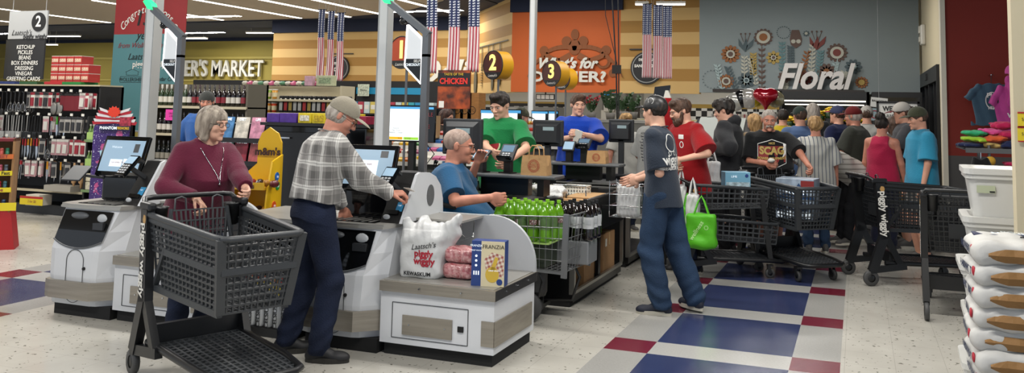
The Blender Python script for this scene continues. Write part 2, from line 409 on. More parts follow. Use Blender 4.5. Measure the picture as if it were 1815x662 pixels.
def hand(v, w, d, n, th, s, curl, k=.012, lod=0):
    """w wrist, d pointing direction, n towards the palm side, th thumb side"""
    d = nrm(d); n = np.array(n, float); n = nrm(n-(n@d)*d); t = np.array(th, float); x = np.cross(d, n); t = x if x@t > 0 else -x
    R = np.array([t, d, n]).T
    v.ell(w+d*.05*s, (.043*s, .055*s, .017*s), k, R)
    if lod: v.ell(w+d*.1*s+n*.02*s*curl, (.036*s, .045*s, .015*s), k, R)
    offs = (.031, .0105, -.0105, -.03); ln = (.038, .043, .04, .031)
    for o, l in zip(offs, ln):
        p = w+d*.088*s+t*o*s; a = .15+curl*.75; q = a; rs = .0088*s; pts = [p-d*.02*s]; 
        pts.append(p)
        for j, f in enumerate((1, .75, .6)):
            p = p+(d*math.cos(q)+n*math.sin(q)+t*o*1.5*(1-curl))*l*f*s; pts.append(p); q += .25+curl*.85
        v.path(pts, [.0095*s, .0095*s, .0088*s, .008*s, .007*s], .004)
    p = w+d*.02*s+t*.03*s; p1 = p+(d*.6+t*.62+n*.25)*.04*s; p2 = p1+(d*.85+t*.1*(1-curl)+n*(.2+.5*curl))*.034*s; p3 = p2+(d*.9-t*.25*curl+n*(.1+.6*curl))*.026*s
    v.path([p, p1, p2, p3], [.014*s, .0115*s, .0098*s, .008*s], .008)

def shoe(par, ank, yaw, s, m, msole, m2=None, h=.006):
    v = Vox((-.07, -.22, -.01), (.07, .11, .14), h)
    v.ell((0, -.13, .03), (.046, .075, .04), 0).ell((0, .02, .04), (.038, .065, .05), .03).cap((0, -.06, .055), (0, .02, .085), .034, .04, .03).plane((0, 0, .018), (0, 0, -1)).plane((0, .0, .115), (0, -.2, 1))
    o = v.build('shoe', m, par); o.matrix_local = Matrix.Translation(Vector((ank[0], ank[1], max(ank[2]-.08*s, 0)))) @ Matrix.Rotation(yaw, 4, 'Z') @ Matrix.Scale(s, 4)
    pl = [(.04*math.sin(a)*(1.12 if math.cos(a) < 0 else .98), -.06-.142*math.cos(a)*-1) for a in np.linspace(0, 2*PI, 20, endpoint=False)]
    b = MB().prism([(x*1.18, y) for x, y in pl][::-1], (0, -.0, .0), (1, 0, 0), (0, 1, 0), .03); b.build('sole', msole, o)
    l = MB()
    for i in range(4): l.bar((-.022, -.055-.016*i, .083-.008*i), (.022, -.05-.016*i, .083-.008*i), .006, .005)
    l.build('laces', m2 or msole, o)
    return o

def person(label, at, rz, h=1.75, vox=.006, lod=0, skin=None, lean=0, side=0, hunch=0, twist=0, pel=None, pz=0, head=(0, 0, 0), hs=1., bw=1., belly=0, bust=0, sh=.165,
           hl=(.27, -.06, .84), hr=(-.27, -.06, .84), el=(.5, .5, -.3), er=(-.5, .5, -.3), dl=None, dr=None, nl=None, nr=None, curl=.35, curlr=None,
           fl=(.1, 0, 0), fr=(-.1, 0, 0), yl=.15, yr=-.15, kl=(0, -1, 0), kr=(0, -1, 0), top=None, bottom=None, shoes=None, hair=None, cap=None, extra=None, group=None, neckr=.056, face=True, wl=None, wr=None, wfl=None, wfr=None):
    s = h/1.75; skin = skin or SKIN
    root = thing('person', label, 'person', (at[0], at[1], at[2] if len(at) > 2 else 0), rz, group)
    P = A3(0, 0, .93*s+pz) if pel is None else A3(*pel)
    lu, sd = math.radians(lean), math.radians(side)
    u = nrm((math.sin(sd), -math.sin(lu), math.cos(lu)*math.cos(sd))); L = .54*s; N = P+u*L
    tw = math.radians(twist); tx0 = nrm(np.cross((0, 1, 0), u)); ty0 = np.cross(u, tx0)
    tx = tx0*math.cos(tw)+ty0*math.sin(tw); ty = np.cross(u, tx); bend = ty*hunch*s
    SL = N+tx*sh*s*bw**.5-u*.088*s; SR = N-tx*sh*s*bw**.5-u*.088*s
    hl, hr = A3(*hl)*s, A3(*hr)*s
    toL = lambda w_: np.array(Matrix.Rotation(-rz, 3, 'Z') @ (Vector(w_)-Vector((at[0], at[1], at[2] if len(at) > 2 else 0))))
    if wl is not None: hl = toL(wl)
    if wr is not None: hr = toL(wr)
    if wfl is not None: fl = toL(wfl)
    if wfr is not None: fr = toL(wfr)
    EL, WL = ik(SL, hl, .285*s, .255*s, el); ER, WR = ik(SR, hr, .285*s, .255*s, er)
    fl, fr = A3(*fl), A3(*fr); AL = fl+A3(0, 0, .08*s); AR = fr+A3(0, 0, .08*s)
    HL = P+A3(.088*s*bw**.5, 0, -.02*s); HR = P-A3(.088*s*bw**.5, 0, .02*s)
    KL, AL = ik(HL, AL, .43*s, .42*s, kl); KR, AR = ik(HR, AR, .43*s, .42*s, kr)
    hy, hp, hrr = [math.radians(a) for a in head]
    Rh = Matrix.Rotation(hy, 3, 'Z') @ Matrix.Rotation(hp, 3, 'X') @ Matrix.Rotation(hrr, 3, 'Y'); Rn = np.array(Rh)    # +pitch looks down
    hc = N+nrm(u*.7+A3(0, 0, .3))*.055*s+Rn@A3(0, -.028, .072)*s*hs
    S = s*hs; Mh = Matrix.Translation(Vector(hc)) @ Rh.to_4x4() @ Matrix.Scale(S, 4)
    pts = np.array([P, N, hc, EL, ER, WL, WR, AL, AR, KL, KR]); lo = pts.min(0)-.24*s; hi = pts.max(0)+.24*s; lo[2] = min(lo[2], -.02); 
    v = Vox(lo, hi, vox)
    TS = [-.26, 0, .3, .58, .8, .9, 1.0]
    if bust: RX = [.19, .185, .152, .16, .165, .13, .06]; RY = [.142, .135, .115, .125, .112, .08, .058]
    else: RX = [.185, .18, .158, .178, .186, .15, .07]; RY = [.14, .132, .12, .122, .112, .085, .06]
    OY = [0, 0, -belly*.5, -bust*.6, 0, 0, 0]
    rx = [a*s*bw for a in RX]; ry = [a*s*bw**.6 for a in RY]
    ry[2] += belly*.6*s; ry[1] += belly*.4*s; ry[3] += belly*.35*s+bust*.5*s; rx[2] += belly*.35*s; OY = [a*s for a in OY]
    thin = .02*s
    v.loft(P, N, bend, tx, ty, [0]+TS[2:], [a-thin for a in rx[1:]], [a-thin for a in ry[1:]], OY[1:])
    v.cap(N-u*.03*s, hc+Rn@A3(0, .03, -.05)*S, neckr*1.12*s, neckr*s, .03)
    HPT = lambda *p: hc+Rn@A3(*p)*S
    E = lambda c, r, k=.02, op='u': v.ell(HPT(*c), A3(*r)*S, k*S, Rn, op)
    E((0, .02, .035), (.074, .094, .08), .0); E((0, -.022, -.018), (.062, .07, .09), .03); E((0, -.048, -.078), (.042, .042, .034), .025); E((0, -.084, -.1), (.019, .014, .014), .015)
    if face:
        for q in (-1, 1):
            E((q*.036, -.062, -.022), (.024, .024, .026), .015); E((q*.03, -.1, .006), (.018, .014, .011), .01, 's')
            v.cap(HPT(q*.008, -.088, .024), HPT(q*.048, -.078, .024), .0085*S, .007*S, .008)
        v.cap(HPT(0, -.088, .018), HPT(0, -.108, -.024), .0075*S, .0125*S, .008); E((.012, -.1, -.028), (.009, .011, .008), .005); E((-.012, -.1, -.028), (.009, .011, .008), .005)
        E((0, -.09, -.056), (.023, .012, .0055), .004); E((0, -.089, -.067), (.019, .012, .006), .004)
    for q in (-1, 1):
        v.ell(HPT(q*.077, .012, .0), A3(.009, .019, .031)*S, .006, Rn@np.array(Matrix.Rotation(q*-.3, 3, 'Z')))
    for Sx, Ex, Wx, q in ((SL, EL, WL, 1), (SR, ER, WR, -1)):
        v.cap(N-u*.03*s+tx*q*.04*s, Sx, .036*s, .044*s, .03); aw = .044*s*bw**.5
        v.cap(Sx, Ex, aw*1.08, aw*.86, .02); v.cap(Ex, Wx, aw*.88, aw*.58, .012)
        fd = nrm(Wx-Ex); d = (dl if q > 0 else dr); d = fd if d is None else nrm(d)
        n = (nl if q > 0 else nr); n = A3(-q, 0, 0) if n is None else A3(*n)
        th = np.cross(n, d)*(-q) ; c = curl if (q > 0 or curlr is None) else curlr
        hand(v, Wx, d, n, th, s, c, .012, lod)
    hipr = .105*s*bw**.6
    v.ell(P+A3(0, .01, -.03*s), A3(.15*bw, .1*bw**.6, .11)*s, .03)
    for Hx, Kx, Ax, q, yw in ((HL, KL, AL, 1, yl), (HR, KR, AR, -1, yr)):
        v.cap(Hx, Kx, .074*s, .052*s, .02); v.cap(Kx, Ax, .052*s, .034*s, .01); c = Kx+(Ax-Kx)*.3+A3(0, .015, 0); v.cap(Kx, c, .045*s, .048*s, .03); v.cap(c, Ax, .048*s, .034*s, .02)
        v.cap(Ax, Ax+A3(.08*math.sin(yw), -.08*math.cos(yw), -.035)*s, .028*s, .018*s, .01)
    body = v.build('body', skin, root)
    if face:
        for q in (-1, 1):
            eb = MB().sphere((q*.031, -.0775, .004), (.0125, .0118, .0075), 12, 8).sphere((q*.031, -.0865, .004), (.0058, .0042, .0058), 10, 6, mi=1).build('eye', [EYEW, EYED], root); eb.matrix_local = Mh
            if hair: bw_ = MB().tube([(q*.014, -.098, .024), (q*.032, -.097, .029), (q*.05, -.082, .024)], [.0018, .0024, .0012], 6).build('eyebrow', hair[1], root); bw_.matrix_local = Mh
        lp = MB().tube([(-.021, -.0955, -.061), (-.008, -.1015, -.0575), (0, -.102, -.059), (.008, -.1015, -.0575), (.021, -.0955, -.061)], [.001, .003, .003, .003, .001], 6).build('lips', LIPS, root); lp.matrix_local = Mh
    # trousers
    if bottom:
        b = Vox(lo, hi, vox); lo_ = bottom.get('loose', .0); r1, r2, r3 = .095+lo_, .074+lo_, .062+lo_
        b.ell(P+A3(0, .008, -.02*s), A3(.16*bw, .113*bw**.6, .15)*s, 0); 
        wq = [-.1, 0, .1, .25]; wx_ = np.interp(wq, TS, rx)-.008; wy_ = np.interp(wq, TS, ry)-.008; b.loft(P, N, bend, tx0, ty0, wq, list(wx_), list(wy_), list(np.interp(wq, TS, OY)), k=.03)
        for Hx, Kx, Ax in ((HL, KL, AL), (HR, KR, AR)):
            ln = bottom.get('len', 'long')
            if ln == 'long':
                b.cap(Hx, Kx, r1*s*bw**.5, r2*s, .03); e = Ax+(Kx-Ax)*.03; b.cap(Kx, e, r2*s, r3*s, .02)
            else:
                e = Kx+(Hx-Kx)*(.12 if ln == 'shorts' else -.3); b.cap(Hx, e, r1*s*bw**.5*1.04, (r2+.022)*s, .03, flat1=True)
        if bottom.get('len', 'long') == 'long':
            b.disp(lambda X, Y, Z: .0045*np.sin(Z*70+X*14+4*np.sin(Y*13))*np.clip(1-(Z-.1)/.3, 0, 1)+.004*np.sin(Z*46+Y*20+X*18)*np.exp(-((Z-KL[2])/.12)**2))
            b.plane((0, 0, .045*s), (0, 0, -1))
        b.folds(.0035, 24, 2.); wz = bottom.get('waist', .11)*s; b.plane(P+u*wz, u)
        bo = b.build('trousers' if bottom.get('len', 'long') == 'long' else 'shorts', bottom['mat'], root)
        if bottom.get('belt'):
            k = MB(); C = P+u*(wz-.012); k.tube([C+tx0*math.cos(a)*(wx_[2]+.003)+ty0*(math.sin(a)*(wy_[2]+.003)+np.interp(.15, TS, OY))+bend*.6 for a in np.linspace(0, 2*PI, 28, endpoint=False)], .012, 6, closed=True); k.build('belt', bottom['belt'], root)
    if top:
        t = Vox(lo, hi, vox); lo_ = top.get('loose', .012)*s; hem = top.get('hem', -.2); kind = top.get('kind', 'tee')
        ts = [hem]+[x for x in TS if x > hem+.02]; fx = np.interp(ts, TS, rx)+lo_; fy = np.interp(ts, TS, ry)+lo_; fo = np.interp(ts, TS, OY)
        fx[-1] -= lo_*.6; fy[-1] -= lo_*.6
        t.loft(P, N, bend, tx, ty, ts, list(fx), list(fy), list(fo))
        for Sx, Ex, Wx, q in ((SL, EL, WL, 1), (SR, ER, WR, -1)):
            nb = N-u*.03*s+tx*q*.045*s
            if kind == 'tank': t.cap(nb-u*.02*s, nb-u*.02*s+tx*q*.04*s, .035*s, .03*s, .02); continue
            t.cap(nb, Sx-tx*q*.02*s, .040*s, (.052)*s+lo_*.4, .03)
            if kind == 'tee':
                e = Sx+(Ex-Sx)*top.get('slv', .72); t.cap(Sx, e, .056*s+lo_*.6, .062*s+lo_*1.2, .02, flat1=True)
            else:
                r = .052*s+lo_*.8; t.cap(Sx, Ex, .058*s+lo_*.7, r, .025); e = Ex+(Wx-Ex)*top.get('slv', .93); t.cap(Ex, e, r, r*.72, .015, flat1=True)
        t.folds(top.get('fold', .0045)*s, top.get('fs', 20), top.get('seed', 1.))
        if kind == 'tank':
            for q in (1, -1): t.ell(N+tx*q*.17*s-u*.09*s, A3(.07, .16, .09)*s, .015, op='s')
            t.ell(N+ty*-.09*s-u*.02*s, A3(.08, .1, .09)*s, .01, op='s')
        t.cap(N-u*.05*s, N+u*.3*s, (neckr*1.12+.004+top.get('neck', .008))*s, (neckr*1.1+.012)*s, 0, op='s')
        to = t.build(top.get('name', 'shirt'), top['mat'], root)
        if kind != 'tank' and top.get('rib', 1):
            c = MB(); C = N+u*.0*s; R_ = (neckr*1.12+.01+top.get('neck', .008))*s
            c.tube([C+tx*math.cos(a)*R_*1.05+ty*math.sin(a)*R_*1.02-u*.012*(1-math.sin(a)) for a in np.linspace(0, 2*PI, 24, endpoint=False)], .0055*s, 6, closed=True); c.build('collar', top.get('cmat', top['mat']), to)
        root_top = to
    else: root_top = None
    if shoes:
        for Ax, y in ((AL, yl), (AR, yr)): shoe(root, Ax, y, s, shoes[0], shoes[1], shoes[2] if len(shoes) > 2 else None, max(vox, .006))
    if hair and hair[0]: head_hair(hair[0], root, Mh, hair[1], max(.004, vox*.75) if vox < .009 else .007)
    if cap: head_cap(root, Mh, cap[0], cap[1] if len(cap) > 1 and cap[1] else cap[0], max(.004, vox*.7) if vox < .009 else .007, back=len(cap) > 2 and cap[2])
    if extra:
        if 'glasses' in extra: glasses(root, Mh)
        if 'beard' in extra: beard(root, Mh, hair[1], max(.004, vox*.7))
        if 'moustache' in extra: beard(root, Mh, hair[1], max(.004, vox*.7), False)
    info = dict(root=root, body=body, top=root_top, N=N, P=P, u=u, tx=tx, ty=ty, hc=hc, WL=WL, WR=WR, s=s, Mh=Mh, EL=EL, ER=ER, SL=SL, SR=SR)
    return info
def decal(o_mesh, shirt, O, u, v, m, name='print', lift=.0035):
    """lay a flat mesh (x along u, y along v) onto a garment by casting it along -(u x v)"""
    bv = BVHTree.FromPolygons([x.co for x in shirt.data.vertices], [p.vertices for p in shirt.data.polygons])
    bm = bmesh.new(); bm.from_mesh(o_mesh); bmesh.ops.triangulate(bm, faces=bm.faces[:]); bmesh.ops.subdivide_edges(bm, edges=[e for e in bm.edges if e.calc_length() > .03], cuts=2, use_grid_fill=True)
    F = frame(O, u, v); w = Vector(F.col[2][:3]).normalized()
    for x in bm.verts:
        p = F @ x.co; hit = bv.ray_cast(p+w*.3, -w, .6)
        x.co = (hit[0]+w*lift) if hit[0] is not None else p
    me = bpy.data.meshes.new(name); bm.to_mesh(me); bm.free(); me.materials.clear(); me.materials.append(m)
    ob = bpy.data.objects.new(name, me); COL.objects.link(ob); ob.parent = shirt; return ob
# ---------------------------------------------------------------- setting
def floor_mat():
    m, nt, b = node_mat('floor_tiles', .16); n = NT(nt); X, Y, Z, P = n.pos(); T = .3119
    def band(x0):
        u = n.m('FLOOR', n.m('DIVIDE', n.m('SUBTRACT', X, x0), .3075)); inb = n.band(X, x0, x0+.3075*5)
        e = n.m('MINIMUM', n.m('ABSOLUTE', n.m('SUBTRACT', u, 0)), n.m('ABSOLUTE', n.m('SUBTRACT', u, 4)))
        return u, inb, n.m('LESS_THAN', e, .5)
    v = n.m('FLOORED_MODULO', n.m('FLOOR', n.m('DIVIDE', n.m('SUBTRACT', Y, 5.72), T)), 4); row0 = n.m('LESS_THAN', v, .5)
    fl = n.noise(P, 26, 2); f2 = n.noise(P, 3.1, 3); f3 = n.noise(P, 70, 2)
    chip = n.m('MULTIPLY', n.m('GREATER_THAN', fl, .665), n.m('GREATER_THAN', f2, .40))
    base = n.mix(f2, '#a9a69d', '#bdbab1'); base = n.mix(chip, base, '#6b6960')
    def grout(C, o): 
        r = n.m('FLOORED_MODULO', n.m('SUBTRACT', C, o), T); return n.m('LESS_THAN', r, .0035)
    g = n.m('MAXIMUM', grout(X, -1.66), grout(Y, 5.72)); base = n.mix(n.m('MULTIPLY', g, .4), base, '#7d7b74')
    col = base
    grey = n.mix(f3, '#8f8e8a', '#a3a29e'); blue = n.mix(f3, '#262e4e', '#333c60'); red = n.mix(f3, '#5f1a2a', '#732536'); strip = n.mix(f3, '#9f9e9a', '#b0afab')
    lim = n.m('LESS_THAN', Y, 14.5)
    for x0 in (-1.662, -7.6):
        u, inb, edge = band(x0); inb = n.m('MULTIPLY', inb, lim)
        c = n.mix(edge, n.mix(row0, blue, strip), n.mix(row0, grey, red))
        col = n.mix(inb, col, c)
    nt.links.new(col, b.inputs['Base Color'])
    r = n.m('ADD', .12, n.m('MULTIPLY', f2, .2)); nt.links.new(r, b.inputs['Roughness']); b.inputs['Specular IOR Level'].default_value = .5
    return m
struct('floor', MB().span((-60, -3, -.1), (12, 40, 0)), floor_mat())
CARP = mat('dark_mat', '#2b2c2e', .95, bump=.4, bscale=120)
t = MB().span((-.1, 12.2, 0), (1.3, 19.5, .012)); tag(t.build('entrance_mat', CARP), 'dark grey ribbed entrance mat by the automatic door', 'floor mat')

# ceiling
CB = mat('ceiling_tile', '#9c8f7e', .9, bump=.15, bscale=30); NV = mat('navy_paint', '#0e1830', .8)
struct('ceiling', MB().span((-60, -3, CEIL), (-9.3, 23.6, CEIL+.1)), CB)
struct('ceiling', MB().span((-9.3, -3, CEIL), (12, 34, CEIL+.1)).span((-60, 23.6, CEIL), (-9.3, 34, CEIL+.1)), NV)
struct('trim_1', MB().prism([(-60, 23.5), (-22, 23.9), (-17, 23.7), (-13.2, 22.6), (-10.6, 20.4), (-9.3, 18.3), (-9.3, 24.4), (-60, 24.4)][::-1], (0, 0, CEIL-.02), (1, 0, 0), (0, 1, 0), .015), NV)
def stripes():
    m, nt, b = node_mat('striped_paint', .75); n = NT(nt); X, Y, Z, P = n.pos()
    v = n.m('GREATER_THAN', n.m('FLOORED_MODULO', n.m('SUBTRACT', Z, 2.085), .592), .296)
    nt.links.new(n.mix(v, '#c2a066', '#9c7437'), b.inputs['Base Color']); return m
STR = stripes(); ORA = mat('orange_paint', '#b5541b', .7, var=.04, vscale=.6); GRP = mat('grey_paint', '#858f90', .75); OLV = mat('olive_paint', '#8f8038', .75)
CRM = mat('cream_paint', '#c4b99c', .7, bump=.08, bscale=8); REDP = mat('red_paint', '#7c2114', .75, var=.05, vscale=.5)
WHT = mat('white_paint', '#c9c6bb', .6); STEEL = mat('stainless', '#a5a39d', .36, .55, bump=.05, bscale=60, stretch=(1, 1, 12))
struct('wall_farmers_market', MB().span((-60, 30, 0), (-18.9, 30.2, CEIL)), OLV)
struct('trim_2', MB().span((-60, 29.93, 3.62), (-18.9, 30, 3.72)).span((-60, 29.95, 2.62), (-18.9, 30, 2.7)), mat('olive_trim', '#a09148', .7))
struct('trim_3', MB().span((-60, 29.9, 4.42), (-18.9, 30, CEIL)).span((-19, 23.9, 4.12), (-11.5, 24, CEIL)).span((-8.4, 19.9, 4.14), (-5.4, 20, CEIL)), NV)
w = MB().span((-19, 24, 2.0), (-11.6, 24.25, 4.13)).span((-5.47, 20, 2.085), (-3.52, 20.25, CEIL))
w.prism([(-11.6, 24), (-8.37, 20), (-8.1, 20.2), (-11.4, 24.25)], (0, 0, 2.085), (1, 0, 0), (0, 1, 0), CEIL-2.085)
struct('wall_striped', w, STR)
struct('wall_orange', MB().span((-8.37, 20, 2.085), (-5.47, 20.25, 4.14)), ORA)
struct('wall_floral', MB().span((-3.52, 20, 2.12), (1.3, 20.25, CEIL)), GRP)
# rooms under the hanging walls
CHK = None
def checker():
    m, nt, b = node_mat('checker_tile', .35); n = NT(nt); X, Y, Z, P = n.pos(); s = .17
    a = n.m('FLOOR', n.m('DIVIDE', X, s)); c = n.m('FLOOR', n.m('DIVIDE', Z, s)); k = n.m('GREATER_THAN', n.m('FLOORED_MODULO', n.m('ADD', a, c), 2), .5)
    band = n.band(Z, 1.36, 1.78); och = n.band(Z, 1.78, 1.9)
    col = n.mix(band, '#c9c6bb', n.mix(k, '#d8d6cf', '#15140f')); col = n.mix(och, col, '#a98a3c'); nt.links.new(col, b.inputs['Base Color']); return m
struct('wall_kitchen', MB().span((-14.5, 25.5, 0), (0, 25.7, 2.6)), checker())
struct('wall_kitchen_side', MB().span((-8.6, 24.9, 0), (-7.35, 25.45, 2.6)), mat('kitchen_panel', '#8e8d86', .5))
struct('wall_far', MB().span((-60, 33, 0), (12, 33.2, CEIL)), WHT)
struct('wall_cooler', MB().span((-.2, 20.3, 0), (1.3, 20.5, 2.4)), mat('dim_paint', '#5c584e', .7))
# entrance side
w = MB().span((1.35, 15.75, 0), (1.6, 15.95, CEIL)).span((1.35, 20.4, 0), (1.6, 22.5, CEIL)).span((1.35, 15.95, 2.55), (1.6, 20.4, CEIL))
struct('wall_right', w, CRM)
o = struct('door_1', MB().span((1.30, 15.95, 0), (1.5, 16.07, 2.55)).span((1.30, 20.28, 0), (1.5, 20.4, 2.55)).span((1.30, 16.07, 2.27), (1.5, 20.28, 2.55)).span((1.33, 18.1, 0), (1.45, 18.2, 2.27)).span((1.34, 17.1, 0), (1.42, 17.16, 2.27)).span((1.34, 19.2, 0), (1.42, 19.26, 2.27)), mat('door_frame', '#2a2a2b', .4, .5))
MB().span((1.38, 16.07, .05), (1.39, 20.28, 2.27)).build('door_glass', mat('door_glass', '#1b2224', .05, 0, alpha=.55), o)
MB().span((1.27, 17.95, 2.36), (1.30, 18.3, 2.48)).build('door_sensor', mat('black_plastic', '#141414', .4), o)
struct('wall_red', MB().span((1.42, 15.6, 1.0), (12, 15.75, CEIL)), REDP)
struct('wall_red_base', MB().span((1.42, 15.6, 0), (12, 15.75, 1.0)), mat('slate_paint', '#4c4a48', .7))
struct('trim_4', MB().span((1.345, 15.55, 0), (1.42, 15.8, CEIL)), mat('corner_bead', '#cfc9b8', .5))
pc = AY(1797, 200, 4.8)
struct('trim_5', MB().span((pc.x, 4.8, 0), (pc.x+1.2, 4.9, CEIL)), CRM)

# emergency light and security camera on the cream wall
WP = mat('white_plastic', '#cfccc2', .35); BP = mat('black_plastic', '#141414', .4); LENS = mat('clear_lens', '#b9b6aa', .15)
p = AX(1640, 62, 1.35)
el = thing('emergency_light', 'white emergency light unit high on the cream wall above the door', 'emergency light', (1.35, p.y, p.z))
MB().box((-.05, 0, 0), (.1, .3, .42), bev=.03).build('housing', WP, el)
MB().box((-.11, 0, .1), (.05, .24, .16), bev=.02).build('lamp_head', LENS, el); MB().box((-.11, 0, -.1), (.05, .24, .12), bev=.02).build('lamp_head', LENS, el)
p = AX(1614, 4, 1.3); sc_ = thing('security_camera', 'white dome security camera at the corner above the floral wall', 'camera', (p.x-.1, p.y, p.z))
MB().box((0, 0, .08), (.1, .2, .1), bev=.02).build('bracket', WP, sc_); MB().sphere((0, 0, 0), .07, 12, 8).build('dome', WP, sc_)

# lamps: long strips of the beige ceiling, short hung fixtures of the dark one
EM = mat('lamp_diffuser', '#fff8ec', .5, emit=5.5); LF = mat('lamp_housing', '#c8c4ba', .5)
i = 0
for x in (-11.5, -13.9, -15.4, -17.3, -20.5, -25.6, -29.5):
    for y0, y1 in ((-1, 4.8), (5.6, 11.4), (12.2, 17.4), (17.9, 23.2)):
        t = thing('strip_light', 'long white strip lamp recessed in the beige tiled ceiling', 'ceiling light', (x, (y0+y1)/2, CEIL), 0, 'strip lamps of the beige ceiling')
        L = y1-y0; MB().span((-.09, -L/2, -.03), (.09, L/2, 0)).build('housing', LF, t); MB().span((-.06, -L/2+.03, -.045), (.06, L/2-.03, -.03)).build('diffuser', EM, t)
for k, (px0, px1, py, z, lab) in enumerate(((80, 142, 63, 4.4, 'leftmost hung lamp before the dark band of the ceiling'), (325, 367, 67, 4.4, 'hung lamp above the market lettering beside the banner'), (437, 493, 57, 4.4, 'hung lamp where the olive and the striped walls meet'), (695, 722, 51, 4.35, 'hung lamp showing between the steel pole and the flags'), (935, 1005, 31, 4.3, 'hung lamp lower of the two above the orange wall'), (965, 1048, 15, 4.3, 'hung lamp upper of the two above the orange wall'), (1126, 1150, 5, 4.1, 'short hung lamp left of the far flags'), (1163, 1215, 5, 4.1, 'hung lamp right above the far flags'), (84, 101, 78, 4.0, 'small far lamp hanging before the olive wall'))):
    a = G(px0, py, z); b = G(px1, py, z)
    if a.y > 29 or a.length > 45: a = AY(px0, py, 26); b = AY(px1, py, 26)
    t = thing('hanging_light', 'white linear '+lab, 'ceiling light', tuple((a+b)/2)); h = (b-a)/2; h.z = 0
    m_ = MB().bar(-h, h, .16, .05); m_.build('housing', LF, t); MB().bar(-h*.97-EZ*.035, h*.97-EZ*.035, .13, .03).build('diffuser', EM, t)
    r = MB(); top = CEIL-(a.z+b.z)/2
    for q in (-.7, .7): r.cyl(h*q, h*q+EZ*top, .005, 5)
    r.build('hanging_rod', LF, t)

# columns
def column(px, py, Y, w, label, z1=CEIL):
    p = AY(px, py, Y); t = thing('support_pole', label, 'pole', (p.x, Y, 0))
    MB().box((0, 0, z1/2), (w, w, z1)).build('shaft', mat('pole_white', '#dcdedd', .4), t)
    MB().span((-w/2-.004, -w/2-.004, .0), (-w/2+.006, w/2, z1)).span((w/2-.006, -w/2-.004, 0), (w/2+.004, w/2, z1)).build('edge_strip', mat('pole_edge', '#a9aaa8', .4, .2), t)
    MB().box((0, 0, .01), (w*1.9, w*1.9, .02)).build('base_plate', STEEL, t)
    return t
column(268, 125, 5.95, .098, 'white square pole behind the left self checkout')
column(681, 120, 6.1, .085, 'white square pole behind the checkout of the man in plaid')
column(944, 100, 12.1, .085, 'white square pole behind the second cashier lane')
